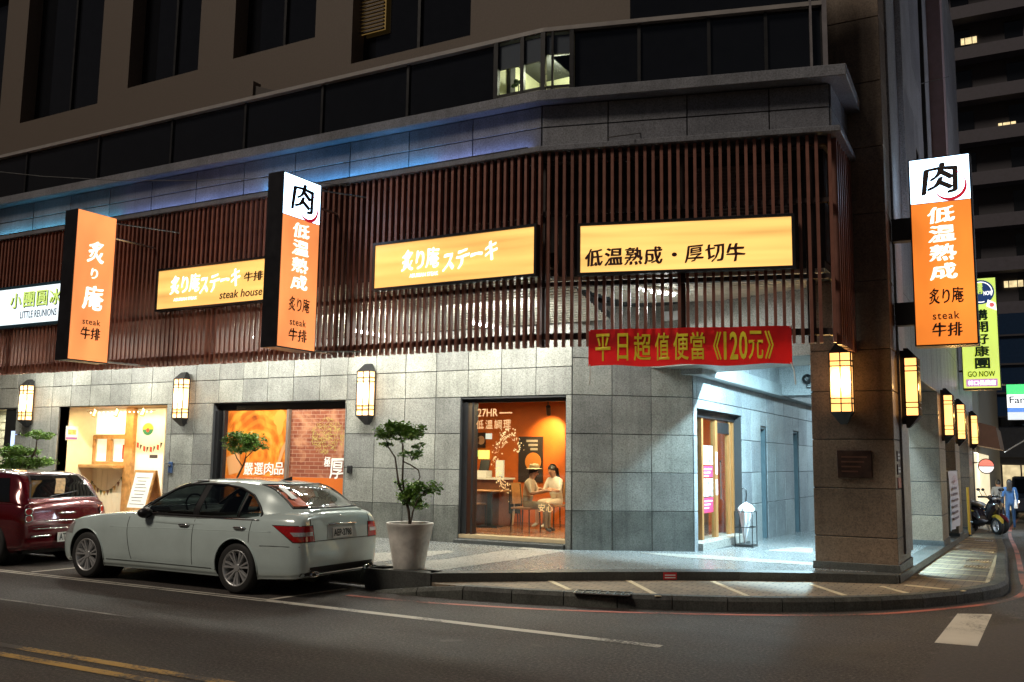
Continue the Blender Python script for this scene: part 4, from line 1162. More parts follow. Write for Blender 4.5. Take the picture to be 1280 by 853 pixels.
MB().fbox(FST, X(98), X(163), .022, .45, zpx(584)-.02, zpx(580)-.02).build('counter_top', WOOD, stall, bevel=.01)
for k in range(7):
    a = X(112)+(X(160)-X(112))*k/7; b = X(112)+(X(160)-X(112))*(k+1)/7
    MB().fbox(FST, a+.004, b-.004, .03, .05, .28, zpx(585)-.03).build('front_board', CREAM, stall)
MB().fbox(FST, X(98), X(111), .03, .40, .28, zpx(585)-.03).build('counter_side', WOODD, stall)
# bunting under the counter
bt = thing('bunting', 'string of little dark pennants hung on the cream counter front', 'bunting', FST.p(X(137), .06, 1.0))
def cat(t): return (X(114)+(X(160)-X(114))*t, zpx(586)-.10-.42*(1-(2*t-1)**2))
MB().tube([FST.p(cat(k/14)[0], .062, cat(k/14)[1]) for k in range(15)], .005, 5).build('string', WOODD, bt)
for k in range(11):
    s, z = cat(.05+.9*k/10)
    q = MB(); q.extr([FST.p(s-.045, .058, z), FST.p(s+.045, .058, z), FST.p(s, .058, z-.11)], FST.n*.006); q.build('pennant', (WOODD, plain('pennant_green', (.10, .14, .06), .7), plain('pennant_gold', (.45, .28, .06), .7))[k % 3], bt)
# bulb string and small spots along the top
for k, px in enumerate((109, 137.5, 165, 198)):
    sl = thing('track_spot', 'small brass spot lamp under the stall head, %s' % ('leftmost', 'second from the left', 'third from the left', 'rightmost')[k], 'spot lamp', FST.p(X(px), .5, 2.7), 0, 'spot lamps of the stall')
    c = FST.p(X(px), .48, 2.62)
    MB().tube([c+Vector((0, 0, .11)), c+Vector((0, 0, .03))], .012, 6).build('stem', STEEL, sl)
    MB().tube([c+Vector((0, .03, .04)), c+Vector((0, -.03, -.09))], [.035, .05], 10).build('shade', plain('brass', (.6, .45, .2), .35, .8), sl)
MB().tube([FST.p(X(108), .3, 2.66), FST.p(X(140), .3, 2.64), FST.p(X(205), .3, 2.66)], .006, 5).build('bulb_string', WOODD, stall)
for k in range(18):
    MB().ball(FST.p(X(108+5.4*k), .3, 2.63), .016, 6, 4).build('bulb', emit('bulb_warm', (1, .8, .45), 8), stall)
# white door leaf on the right with its stickers
leaf = MB().fbox(FST, X(171), X(206), -.05, .03, .28, zpx(512)).build('white_door', WHITE, bld)
c = (X(185), zpx(537))
for nm, mt, a0, a1 in (('sticker_top', plain('sticker_yellow', (.7, .5, .05), .5), 0, PI), ('sticker_bottom', plain('sticker_green', (.02, .16, .10), .5), PI, 2*PI)):
    q = MB(); q.add([FST.p(c[0], .034, c[1])] + [FST.p(c[0]+.18*math.cos(a0+(a1-a0)*k/12), .034, c[1]+.14*math.sin(a0+(a1-a0)*k/12)) for k in range(13)], [(0, k+1, k+2) for k in range(12)]); q.build(nm, mt, leaf)
q = MB(); q.lathe([(.05, 0), (.05, .003)], FST.p(c[0], .038, c[1]-.02), 12, 'y'); q.build('sticker_dot', plain('sticker_red', (.5, .05, .04), .5), leaf)
for k in range(8):
    s = X(173.5)+(X(203)-X(173.5))*k/7; z = zpx(553) - .10*(1-(2*k/7-1)**2)
    fitm = MB(); fitm.extr([FST.p(s-.035, .032, z), FST.p(s+.035, .032, z-.01), FST.p(s+.03*(-1)**k, .032, z-.13), FST.p(s-.03, .032, z-.11)], FST.n*.004); fitm.build('garland_mark', (plain('sticker_red', (.5, .05, .04), .5), plain('sticker_dark', (.05, .04, .04), .5))[k % 2], leaf)
MB().fbox(FST, X(189), X(199), .032, .036, zpx(572), zpx(568)).build('sticker', plain('sticker_dark', (.05, .04, .04), .5), leaf)
# framed print on the side wall
pr = thing('wall_print', 'small pale print on the cream side wall of the stall', 'poster', (SA0, 14.4, 1.9))
a, b = onX(82, 545, SA0+.01), onX(97, 545, SA0+.01)
zt_ = onX(90, 533, SA0+.01).z; zb_ = onX(90, 550, SA0+.01).z
MB().box(SA0+.002, SA0+.015, a.y, b.y, zb_, zt_).build('sheet', WHITE, pr)
MB().box(SA0+.0155, SA0+.018, a.y+.05, b.y-.05, zb_+.12, zt_-.08).build('picture', plain('print_gold', (.6, .38, .12), .6, var=.5, nscale=20), pr)
MB().box(SA0+.0155, SA0+.018, a.y+.01, b.y-.01, zb_+.01, zb_+.06).build('caption', plain('print_violet', (.25, .10, .32), .6), pr)
# A-frame menu board in front of the stall
bx_ = FST.px(182, 600, .7)[0]
ab = thing('menu_board', 'wooden A-frame menu board leaning open by the white stall door', 'menu board', (bx_, YB-.7, .28))
def lean(sgn, name, mat, s0_, s1_, h0, h1, off, th):
    P = []
    for s_ in (s0_, s1_):
        for (h, o) in ((h0, off), (h1, off)):
            pass
    a = lambda s_, h, o: Vector((bx_+s_, YB-.7+sgn*(-.26*(1-h/1.05))+ sgn*-o, .28+h))
    q = MB(); q.hexa([a(s0_, h0, off), a(s1_, h0, off), a(s1_, h0, off-th), a(s0_, h0, off-th), a(s0_, h1, off), a(s1_, h1, off), a(s1_, h1, off-th), a(s0_, h1, off-th)])
    return q.build(name, mat, ab)
for sgn in (1, -1):
    for s_ in (-.33, .28): lean(sgn, 'leg', WOOD, s_, s_+.05, 0, 1.05, .025, .03)
    lean(sgn, 'rail', WOOD, -.28, .28, 1.0, 1.05, .025, .03); lean(sgn, 'rail', WOOD, -.28, .28, .20, .25, .025, .03)
lean(1, 'menu_sheet', WHITE, -.28, .28, .25, 1.0, .02, .012)
lean(-1, 'back_sheet', WOOD, -.28, .28, .25, 1.0, .02, .012)
for k in range(9):
    wdt = random.uniform(.15, .24)
    lean(1, 'menu_line', plain('menu_ink', (.12, .10, .08), .7), -wdt, wdt*random.uniform(.5, 1), .32+.07*k, .333+.07*k, .0225, .002)
light('stall_lamp', 'AREA', (-17.8, 14.35, 2.68), 85, (1.0, .74, .34), (2.6, .3), target=(-17.8, 14.75, 0))
# blue intercom on the pier
ic = thing('intercom', 'small blue intercom on the granite pier right of the stall', 'intercom', FA.p(FA.px(213, 587)[0], .02, 1.3))
s_, z_ = FA.px(213.5, 584.5, .03)
MB().fbox(FA, s_-.06, s_+.06, .021, .06, z_-.12, z_+.12).build('case', plain('intercom_blue', (.03, .06, .14), .3), ic, bevel=.015)
MB().ball(FA.p(s_, .062, z_+.04), .03, 8, 6).build('camera_eye', BLACK, ic)
s_, z_ = FA.px(438, 587, .03)
ic = thing('socket_box', 'small black outdoor socket on the pier behind the silver car', 'socket box', FA.p(s_, .02, z_))
MB().fbox(FA, s_-.05, s_+.05, .021, .08, z_-.07, z_+.07).build('case', BLACK, ic, bevel=.01)
MB().fbox(FA, s_-.035, s_+.035, .0805, .09, z_-.05, z_+.0).build('flap', DARK, ic)

# ================================================================== window with the printed food pictures
def food_print(name, brick):
    m, nt, b = newmat(name)
    co = coords(nt)
    nz = node(nt, 'ShaderNodeTexNoise', Scale=1.6, Detail=4.0, Distortion=1.6); L(nt, co, nz.inputs['Vector'])
    wv = nt.nodes.new('ShaderNodeTexWave'); wv.wave_type = 'RINGS'; wv.rings_direction = 'Y'; wv.inputs['Scale'].default_value = 1.7; wv.inputs['Distortion'].default_value = 5.0; wv.inputs['Detail'].default_value = 3
    mp = node(nt, 'ShaderNodeMapping'); tc = nt.nodes.new('ShaderNodeTexCoord'); L(nt, tc.outputs['Object'], mp.inputs[0])
    mp.inputs['Location'].default_value = (13.5, 0, -1.7); L(nt, mp.outputs[0], wv.inputs['Vector'])
    if not brick:
        c = ramp(nt, nz.outputs[0], [(.25, (.16, .030, .006)), (.45, (.52, .12, .012)), (.6, (.80, .26, .03)), (.8, (.75, .40, .16))])
        c = mix(nt, .16, c, ramp(nt, wv.outputs[0], [(.3, (.30, .05, .008)), (.8, (.95, .40, .06))]))
    else:
        br_ = nt.nodes.new('ShaderNodeTexBrick'); mp2 = node(nt, 'ShaderNodeMapping'); mp2.inputs['Rotation'].default_value = (PI/2, 0, 0); L(nt, tc.outputs['Object'], mp2.inputs[0]); L(nt, mp2.outputs[0], br_.inputs['Vector'])
        br_.inputs['Scale'].default_value = 1.0; br_.inputs['Brick Width'].default_value = .22; br_.inputs['Row Height'].default_value = .075; br_.inputs['Mortar Size'].default_value = .006
        br_.inputs['Color1'].default_value = (.20, .055, .03, 1); br_.inputs['Color2'].default_value = (.27, .085, .045, 1); br_.inputs['Mortar'].default_value = (.36, .20, .14, 1)
        c = mix(nt, ramp(nt, nz.outputs[0], [(.5, (0, 0, 0)), (.66, (.75, .75, .75))]), br_.outputs[0], (.50, .24, .13))
    L(nt, c, b.inputs['Base Color']); L(nt, c, b.inputs['Emission Color']); b.inputs['Emission Strength'].default_value = .22; b.inputs['Roughness'].default_value = .3
    return m
s0, s1, z0, z1 = O_W2
win2 = MB().fbox(FA, s0, s1, -.25, -.17, z1-.14, z1-.001).build('print_window', DARK, bld)
for a, b in ((s0, s0+.10), (s0+.22, s0+.27), (s1-.04, s1)): MB().fbox(FA, a+.001, b-.001, -.17, -.05, z0, z1-.141).build('frame_post', DARK, win2)
sm = FA.px(361.5, 560, -.14)[0]
MB().fbox(FA, sm-.03, sm+.03, -.135, -.06, z0, z1-.141).build('mullion', plain('mullion_grey', (.20, .15, .12), .4), win2)
MB().fbox(FA, s0, s1, -.25, .03, z0-.06, z0-.001).build('sill', G_STEP, win2)
MB().fbox(FA, s0+.27, sm-.03, -.16, -.14, z0, z1-.141).build('print_left', food_print('print_broth', False), win2)
MB().fbox(FA, sm+.03, s1-.04, -.16, -.14, z0, z1-.141).build('print_right', food_print('print_grill', True), win2)
zb_ = FA.px(380, 597, -.13)[1]
ORP = emit('print_orange_band', (.50, .10, .015), .40, base=(.5, .12, .02), var=.15)
MB().fbox(FA, s0+.27, sm-.03, -.1395, -.136, z0, zb_).build('orange_band', ORP, win2)
MB().fbox(FA, sm+.03, s1-.04, -.1395, -.136, z0, zb_).build('orange_band', ORP, win2)
# pictures of food standing out in the print: a glass, a heap of greens
gr = MB(); random.seed(11)
gc = FA.px(409, 545, -.135)
for k in range(260):
    a = random.uniform(0, 2*PI); r_ = random.random()**.6
    s_ = gc[0]+.42*r_*math.cos(a); z_ = gc[1]+.34*r_*math.sin(a); t = random.uniform(0, PI); l = random.uniform(.03, .07)
    du = math.cos(t)*l; dz = math.sin(t)*l
    gr.add([FA.p(s_-du, -.1345+k*1e-6, z_-dz), FA.p(s_+dz*.16, -.1345+k*1e-6, z_-du*.16), FA.p(s_+du, -.1345+k*1e-6, z_+dz)], [(0, 1, 2)])
gp = gr.build('printed_greens', emit('print_greens', (.42, .33, .06), .5, base=(.4, .3, .1), var=.6, scale=(14, 14, 14)), win2); gp['kind'] = 'stuff'
q = MB(); cc = FA.px(350, 528, -.135); q.add([FA.p(cc[0]+.17*math.cos(2*PI*k/20)*(1 if math.sin(2*PI*k/20) > 0 else .55), -.137, cc[1]+.25*math.sin(2*PI*k/20)) for k in range(20)], [tuple(range(20))]); q.build('printed_lamp_shade', emit('print_pale_orange', (.60, .22, .03), .5, base=(.6, .25, .04)), win2)
q = MB(); pts = [(346, 580), (352, 560), (361, 545), (361, 552), (354, 566), (349, 583)]; q.add([FA.p(*(lambda t: (t[0], -.1365, t[1]))(FA.px(x, y, -.135))) for x, y in pts], [tuple(range(6))]); q.build('printed_ladle', emit('print_pale', (.50, .22, .08), .5, base=(.5, .24, .1)), win2)
q = MB(); pts = [(283, 572), (299, 565), (301, 590), (286, 594)]; q.add([FA.p(*(lambda t: (t[0], -.1365, t[1]))(FA.px(x, y, -.135))) for x, y in pts], [tuple(range(4))]); q.build('printed_tub', emit('print_pale', (.50, .22, .08), .5, base=(.5, .24, .1)), win2)
for i, ch in enumerate('嚴選肉品'):
    q = MB(); fit_text(q, ch, FA, (FA.px(304+12.8*i, 590, -.13)[0], FA.px(304+12.8*i+12, 590, -.13)[0], FA.px(320, 594.5-.4*i, -.13)[1], FA.px(320, 578.5-.3*i, -.13)[1]), -.131, bold=.012, wob=.05, seed=i); q.build('lettering', emit('print_white', (.8, .72, .62), .45, base=(.7, .66, .6)), win2)  # printed letters brightened by added emission
q = MB(); fit_text(q, '極', FA, (FA.px(405, 580, -.13)[0], FA.px(413, 580, -.13)[0], FA.px(410, 584, -.13)[1], FA.px(410, 571, -.13)[1]), -.131, bold=.012, wob=.05); q.build('lettering', emit('print_white', (.8, .72, .62), .45, base=(.7, .66, .6)), win2)
q = MB(); fit_text(q, '厚', FA, (FA.px(412, 580, -.13)[0], FA.px(430, 580, -.13)[0], FA.px(420, 599, -.13)[1], FA.px(420, 573, -.13)[1]), -.131, bold=.012, wob=.05, seed=3); q.build('lettering', emit('print_white', (.8, .72, .62), .45, base=(.7, .66, .6)), win2)

# ================================================================== the restaurant room behind the big window and the arcade door
FLZ = .30
room_poly = [(-13.2, 14.19), (-6.75, 14.19), (-6.45, 14.32), (-5.22, 15.25), (-5.22, 18.6), (-13.2, 18.6)]
MB().prism(room_poly, .1, FLZ).build('dining_floor', TILEFLOOR, bld)
MB().prism(room_poly, 2.95, 3.05).build('dining_ceiling', plain('dining_ceiling_brown', (.16, .07, .03), .7), bld)
MB().box(-13.2, -5.22, 18.55, 18.7, .1, 3.0).build('dining_back_wall', ORANGEWALL, bld)
MB().box(-13.3, -13.2, 14.19, 18.6, .1, 3.0).build('dining_side_wall', ORANGEWALL, bld)
FBK = Frame((0, 18.55), (1, 0), (0, -1))
s0, s1, z0, z1 = O_W1
win1 = MB().fbox(FA, s0, s1, -.25, -.16, z1-.06, z1-.001).build('dining_window', DARK, bld)
for a, b in ((s0, s0+.12), (s0+.20, s0+.235), (s1-.035, s1)): MB().fbox(FA, a+.001, b-.001, -.2, -.05, z0+.06, z1-.061).build('frame_post', DARK, win1)
MB().fbox(FA, s0, s1, -.25, .0, z0-.02, z0+.058).build('inner_sill', plain('sill_tan', (.40, .30, .18), .5), win1)
MB().fbox(FA, s0-.06, s1-.002, -.02, .08, .2, z0-.02).build('sill', G_STEP, win1, bevel=.008)
MB().fbox(FA, s0+.235, s1-.035, -.12, -.11, z0+.06, z1-.061).build('pane', CLEAR, win1)
PALE = emit('window_vinyl_gold', (.75, .50, .22), .45, base=(.7, .5, .25))  # emission put into the vinyl, which is no lamp
for i, ch in enumerate('低溫調理'):
    q = MB(); fit_text(q, ch, FA, (FA.px(595+11.3*i, 533, -.1)[0], FA.px(595+11.3*i+9.5, 533, -.1)[0], FA.px(615, 536.5, -.1)[1], FA.px(615, 525, -.1)[1]), -.105, bold=.012); q.build('vinyl_lettering', plain('vinyl_tan', (.55, .30, .14), .5), win1)
for i, ch in enumerate('安心'):
    q = MB(); xx = (675, 685)[i]; yy = 630
    fit_text(q, ch, FA, (FA.px(xx-2, 620, -.1)[0], FA.px(xx+6, 620, -.1)[0], FA.px(675, yy+10, -.1)[1], FA.px(675, yy, -.1)[1]), -.105, bold=.008); q.build('vinyl_lettering', PALE, win1)
q = MB(); fit_text(q, '27HR', FA, (FA.px(597, 518, -.1)[0], FA.px(622, 518, -.1)[0], FA.px(610, 521, -.1)[1], FA.px(610, 511, -.1)[1]), -.105, bold=.012); q.build('vinyl_lettering', plain('vinyl_tan', (.55, .30, .14), .5), win1)
MB().fbox(FA, FA.px(624, 516, -.1)[0], FA.px(640, 516, -.1)[0], -.106, -.104, FA.px(630, 517, -.1)[1], FA.px(630, 515.5, -.1)[1]).build('vinyl_dash', plain('vinyl_tan', (.55, .30, .14), .5), win1)
# steak vinyl: spray of pale flecks and arcs on the glass
fl = MB(); random.seed(5)
c0 = FA.px(634, 575, -.1)
for k in range(150):
    a = random.uniform(.1*PI, 1.55*PI); rr = .38+random.gauss(0, .06)
    s_ = c0[0]+rr*.62*math.cos(a)+random.uniform(-.03, .05); z_ = c0[1]+rr*1.25*math.sin(a)+random.uniform(-.03, .03); e = random.uniform(.005, .016)
    fl.add([FA.p(s_-e, -.1045, z_), FA.p(s_, -.1045, z_-e*1.5), FA.p(s_+e, -.1045, z_), FA.p(s_, -.1045, z_+e)], [(0, 1, 2, 3)])
for k in range(26):
    a0 = random.uniform(.45*PI, 1.5*PI); rr = .22+random.uniform(0, .2); P = []
    for j in range(7):
        a = a0+j*.07; P.append((c0[0]+rr*.6*math.cos(a), c0[1]+rr*1.2*math.sin(a)))
    for (p, q_) in zip(P, P[1:]):
        fl.add([FA.p(p[0], -.1044, p[1]-.005), FA.p(q_[0], -.1044, q_[1]-.005), FA.p(q_[0], -.1044, q_[1]+.005), FA.p(p[0], -.1044, p[1]+.005)], [(0, 1, 2, 3)])
f_ = fl.build('vinyl_spray', PALE, win1); f_['kind'] = 'stuff'
# things on the back wall
def wallthing(name, label, cat_, x0, x1, y0, y1, mat, th=.04, F=FBK):
    a, zt0 = F.px(x0, (y0+y1)/2, th); b, _ = F.px(x1, (y0+y1)/2, th); zt1 = F.px((x0+x1)/2, y0, th)[1]; zb1 = F.px((x0+x1)/2, y1, th)[1]
    r = thing(name, label, cat_, F.p((a+b)/2, 0, zb1)); MB().fbox(F, a, b, .001, th, zb1, zt1).build('panel', mat, r); return r, a, b, zb1, zt1
r, a, b, c, d = wallthing('wall_poster', 'dark framed poster with an orange oval on the orange wall', 'poster', 648, 678, 546, 603, plain('poster_black', (.03, .02, .018), .5))
q = MB(); q.lathe([(.20, 0), (.20, -.004)], FBK.p(a+(b-a)*.62, .044, c+(d-c)*.45), 20, 'y'); q.build('picture', emit('poster_orange', (.55, .16, .02), .5, base=(.5, .16, .03)), r)  # poster picture brightened with a little added emission
for k in range(3): MB().fbox(FBK, a+.2+.05*k, b-.12, .041, .046, d-.12-.09*k, d-.07-.09*k).build('text_line', plain('poster_grey', (.4, .35, .3), .6), r)
r, a, b, c, d = wallthing('menu_light_box', 'dark menu board with two round dishes at the back of the room', 'menu board', 590, 606, 541, 560, plain('poster_black', (.03, .02, .018), .5))
for t in (.3, .72): q = MB(); q.lathe([(.10, 0), (.10, -.004)], FBK.p(a+(b-a)*t, .044, (c+d)/2), 16, 'y'); q.build('dish', plain('dish_tan', (.5, .3, .18), .5), r)
wallthing('menu_light_box', 'green lit menu box at the back of the room', 'menu board', 589, 596.5, 563, 571, emit('menu_green', (.15, .75, .12), 1.1))
wallthing('menu_light_box', 'yellow lit menu box at the back of the room', 'menu board', 598, 611, 563, 574, emit('menu_yellow', (.85, .85, .08), 1.1))
wallthing('menu_light_box', 'small white lit notice above the counter', 'menu board', 607, 614, 542, 549, emit('menu_white', (.7, .8, .7), .8))
# service counter with till at the back left
kc = thing('service_counter', 'pale service counter with a till at the back of the dining room', 'counter', (-11.2, 17.2, FLZ))
FK = Frame((0, 17.0), (1, 0), (0, -1))
a, zc = FK.px(588, 599); b, _ = FK.px(624, 599)
MB().fbox(FK, a-.5, b, -.6, 0, FLZ, zc).build('body', WOODD, kc)
MB().fbox(FK, a-.5, b+.03, -.63, .03, zc, zc+.04).build('top', WHITE, kc)
tl = thing('till', 'white till standing on the service counter', 'till', FK.p((a+b)/2, -.3, zc+.04))
MB().fbox(FK, a+.05, a+.32, -.35, -.1, zc+.0405, zc+.18).build('base', WHITE, tl)
q = MB(); q.hexa([FK.p(a+.08, -.2, zc+.18), FK.p(a+.30, -.2, zc+.18), FK.p(a+.30, -.24, zc+.18), FK.p(a+.08, -.24, zc+.18), FK.p(a+.08, -.28, zc+.40), FK.p(a+.30, -.28, zc+.40), FK.p(a+.30, -.32, zc+.40), FK.p(a+.08, -.32, zc+.40)]); q.build('screen', BLACK, tl)
bt_ = thing('menu_stand', 'white menu stand on the service counter beside the till', 'menu stand', FK.p(b-.15, -.3, zc+.04))
MB().fbox(FK, b-.25, b-.06, -.32, -.28, zc+.0405, zc+.40).build('card', WHITE, bt_)
MB().fbox(FK, b-.23, b-.08, -.34, -.26, zc+.0402, zc+.06).build('foot', BLACK, bt_)
# track spot over the orange wall
ts = thing('track_spot', 'black track spot lamp washing the orange dining wall', 'spot lamp', FBK.p(FBK.px(686, 508, .7)[0], .7, 2.7))
cpos = FBK.p(*(lambda t: (t[0], .7, t[1]))(FBK.px(685, 512, .7)))
MB().tube([cpos+Vector((-.6, 0, .18)), cpos+Vector((.5, 0, .18))], .015, 6).build('track', BLACK, ts)
MB().tube([cpos+Vector((0, 0, .18)), cpos+Vector((0, 0, .02))], .012, 6).build('stem', BLACK, ts)
MB().tube([cpos+Vector((.03, -.05, .06)), cpos+Vector((-.02, .08, -.10))], .05, 10).build('can', BLACK, ts)
tgt = FBK.p(*(lambda t: (t[0], 0, t[1]))(FBK.px(689, 545, 0)))
light('dining_spot', 'SPOT', cpos+Vector((-.02, .12, -.13)), 220, (1.0, .66, .28), .03, target=tgt, spot_size=R_(75), spot_blend=.8)
for x, y in ((-10.5, 16.2), (-8.4, 16.4), (-6.8, 17.0)):
    light('dining_lamp', 'AREA', (x, y, 2.9), 82, (1.0, .72, .38), .5, target=(x, y, 0))
light('dining_lamp', 'AREA', (-7.9, 14.9, 2.9), 40, (1.0, .76, .46), .4, target=(-7.9, 15.0, 0))

# ---- dining furniture
SEATB = plain('seat_black', (.02, .018, .016), .5); CHW = plain('chair_wood', (.36, .17, .055), .45, var=.25, nscale=8)
def make_chair():
    r = thing('dining_chair', 'x', 'chair')
    MB().box(-.21, .21, -.21, .21, .43, .47).build('seat', CHW, r, local=True, bevel=.01)
    q = MB(); q.grid([[Vector((-.20+.4*j/6, .20-.03*math.sin(PI*j/6)*-1+.05*i/4, .52+.40*i/4)) for j in range(7)] for i in range(5)]); q.grid([[Vector((-.20+.4*j/6, .222+.03*math.sin(PI*j/6)+.05*i/4, .52+.40*i/4)) for j in range(7)][::-1] for i in range(5)]); q.build('backrest', CHW, r, local=True, smooth=True)
    for sx in (-1, 1):
        for sy in (-1, 1):
            MB().tube([(sx*.19, sy*.19, .43), (sx*.205, sy*.21, 0)], .014, 6).build('leg', BLACK, r, local=True)
        MB().tube([(sx*.17, .20, .43), (sx*.175, .25, .90)], .013, 6).build('back_post', BLACK, r, local=True)
    return r
ch0 = make_chair()
def at_floor(px, py): return onZ(px, py, FLZ)
chairs = [((597, 657), 1.9, 'brown dining chair at the left edge of the window'), ((617, 655), .3, 'brown dining chair at the near table, back towards the counter'), ((630, 648), 2.6, 'brown dining chair half hidden behind the black bag'), ((657, 665), 1.5, 'dining chair under the guest in the hat'), ((696, 660), -.55, 'dining chair under the guest facing the window')]
for i, (px, rz, lab) in enumerate(chairs):
    o = ch0 if i == 0 else copy_tree(ch0)
    p = at_floor(*px); o.location = p; o.rotation_euler = (0, 0, rz); o['label'] = lab; o['group'] = 'dining chairs'
def make_table(label, p, rz):
    r = thing('dining_table', label, 'table', p, rz, 'dining tables')
    MB().box(-.32, .32, -.32, .32, .71, .745).build('table_top', CHW, r, local=True, bevel=.008)
    MB().box(-.045, .045, -.045, .045, .03, .71).build('column', BLACK, r, local=True)
    MB().box(-.24, .24, -.24, .24, .001, .03).build('foot_plate', BLACK, r, local=True)
    return r
make_table('empty wooden dining table at the left of the window', at_floor(612, 659), .2)
tb = at_floor(683, 652); make_table('dining table between the seated guests', tb, .2)
pl = thing('plate', 'white plate of food on the table in front of the guests', 'plate', (tb.x-.02, tb.y-.1, FLZ+.746))
MB().lathe([(.05, 0), (.12, .012), (.125, .02), (.06, .008)], (tb.x-.02, tb.y-.1, FLZ+.746), 16).build('dish', WHITE, pl, smooth=True)
MB().ball((tb.x-.02, tb.y-.1, FLZ+.775), (.07, .06, .03), 8, 6).build('food', CHW, pl)
bg_ = at_floor(641, 657)
bag = thing('rucksack', 'black rucksack standing on a chair frame behind the window', 'bag', bg_, .2)
q = MB(); q.grid([[Vector((.17*math.cos(2*PI*j/12)*(1-.12*abs(i/6-.4)), .11*math.sin(2*PI*j/12), .25+.55*i/6)) for j in range(13)] for i in range(7)]); q.add([(.17*math.cos(2*PI*j/12)*.93, .11*math.sin(2*PI*j/12), .80) for j in range(12)], [tuple(range(12))]); q.build('body', BLACK, bag, local=True, smooth=True)
MB().tube([(.06, -.12, .78), (.07, -.145, .5), (.06, -.12, .3)], .018, 6).build('strap', STEEL, bag, local=True)
MB().tube([(.05, -.12, .3), (.02, -.13, .02)], .03, 6).build('bottle', plain('tan_tube', (.5, .36, .22), .5), bag, local=True)
for sx in (-1, 1):
    for sy in (-1, 1): MB().tube([(sx*.13, sy*.08, .25), (sx*.14, sy*.09, .001)], .012, 6).build('leg', BLACK, bag, local=True)

for k, (dx, dy, lab, mt) in enumerate(((.16, .10, 'white cup by the plate on the guests\' table', WHITE), (-.18, .12, 'dark bottle at the back of the guests\' table', BLACK))):
    cu_ = thing('cup' if k == 0 else 'bottle', lab, 'cup' if k == 0 else 'bottle', (tb.x+dx, tb.y+dy, FLZ+.746))
    if k == 0: MB().lathe([(.03, 0), (.038, .09), (.034, .09), (.028, .01)], (0, 0, 0), 14, cap=False).build('bowl', mt, cu_, local=True, smooth='auto')
    else: MB().lathe([(.032, 0), (.034, .12), (.012, .17), (.012, .22)], (0, 0, 0), 14).build('glass', mt, cu_, local=True, smooth='auto')
    if k: MB().lathe([(.014, .2201), (.014, .235)], (0, 0, 0), 10).build('cap', STEEL, cu_, local=True)
    else: MB().tube([(.036, 0, .07), (.06, 0, .06), (.055, 0, .03), (.034, 0, .025)], .005, 5).build('handle', mt, cu_, local=True)
# ================================================================== arcade door
s0, s1, z0, z1 = O_AD
BRONZE = plain('door_wood_frame', (.32, .15, .05), .4)
adoor = MB().fbox(FC, s0, s1, -.35, -.12, z1-.12, z1-.001).build('arcade_door', DARK, bld)
MB().fbox(FC, s0, s1, -.4, .10, -.1, .33).build('door_step', G_FLOORL, adoor)
MB().fbox(FC, s0-.02, s1, .101, .14, -.1, .20).build('lower_step', G_STEP, adoor)
def cpx(x): return FC.px(x, 600, -.2)[0]
posts = [(s0, s0+.07), (cpx(869), cpx(872)), (cpx(892), cpx(897)), (cpx(910), cpx(913)), (s1-.08, s1)]
for a, b in ((s0, s0+.10), (16.05, 16.15), (16.85, 17.0), (17.75, 17.85), (s1-.10, s1)): MB().fbox(FC, a+.001, b-.001, -.22, -.14, .331, z1-.121).build('door_post', BRONZE, adoor)
for a, b in ((s0+.1, 16.05), (16.15, 16.85), (17.0, 17.75), (17.85, s1-.1)): MB().fbox(FC, a+.001, b-.001, -.19, -.18, .331, z1-.121).build('pane', CLEAR, adoor)
MB().fbox(FC, 17.0, 17.75, -.22, -.14, 2.2, 2.40).build('door_closer_box', DARK, adoor)
MB().tube([FC.p(17.1, -.12, 1.0), FC.p(17.1, -.12, 1.7)], .015, 6).build('door_handle', STEEL, adoor)
for k, (zt_, zb_, nm) in enumerate(((1.96, 1.62, 'upper'), (1.60, 1.40, 'upper red'), (1.38, 1.06, 'lower'), (1.04, .78, 'lower red'))):
    po = thing('door_poster', ('black and white portrait poster, %s on the arcade door glass' if k % 2 == 0 else 'pink printed notice below the %s portrait poster on the door') % nm.split()[0], 'poster', FC.p(16.5, -.15, zb_))
    MB().fbox(FC, 16.22, 16.80, -.176, -.172, zb_, zt_).build('sheet', plain('poster_mono', (.45, .43, .42), .5, var=.9, nscale=9) if k % 2 == 0 else plain('poster_pink', (.75, .05, .14), .5, var=.2), po)
    if k % 2:
        for j in range(3): MB().fbox(FC, 16.28, 16.74-.1*j, -.1715, -.170, zt_-.07-.06*j, zt_-.045-.06*j).build('text_line', WHITE, po)
nt_ = thing('door_notice', 'white paper notice taped between the arcade door leaves', 'notice', FC.p(16.92, -.13, 1.4))
MB().fbox(FC, 16.86, 16.98, -.139, -.136, 1.45, 1.85).build('sheet', WHITE, nt_)
MB().fbox(FC, 16.86, 16.98, -.139, -.136, 1.08, 1.36).build('sheet', WHITE, nt_)
# wine-red end wall beyond the door, dark counter stand inside
ds = thing('hostess_stand', 'dark narrow stand inside the arcade door', 'stand', (-5.75, 17.9, FLZ))
MB().box(-5.92, -5.6, 17.75, 18.05, FLZ, 1.25).build('body', WOODD, ds); MB().box(-5.95, -5.57, 17.72, 18.08, 1.25, 1.29).build('top', WOODD, ds)
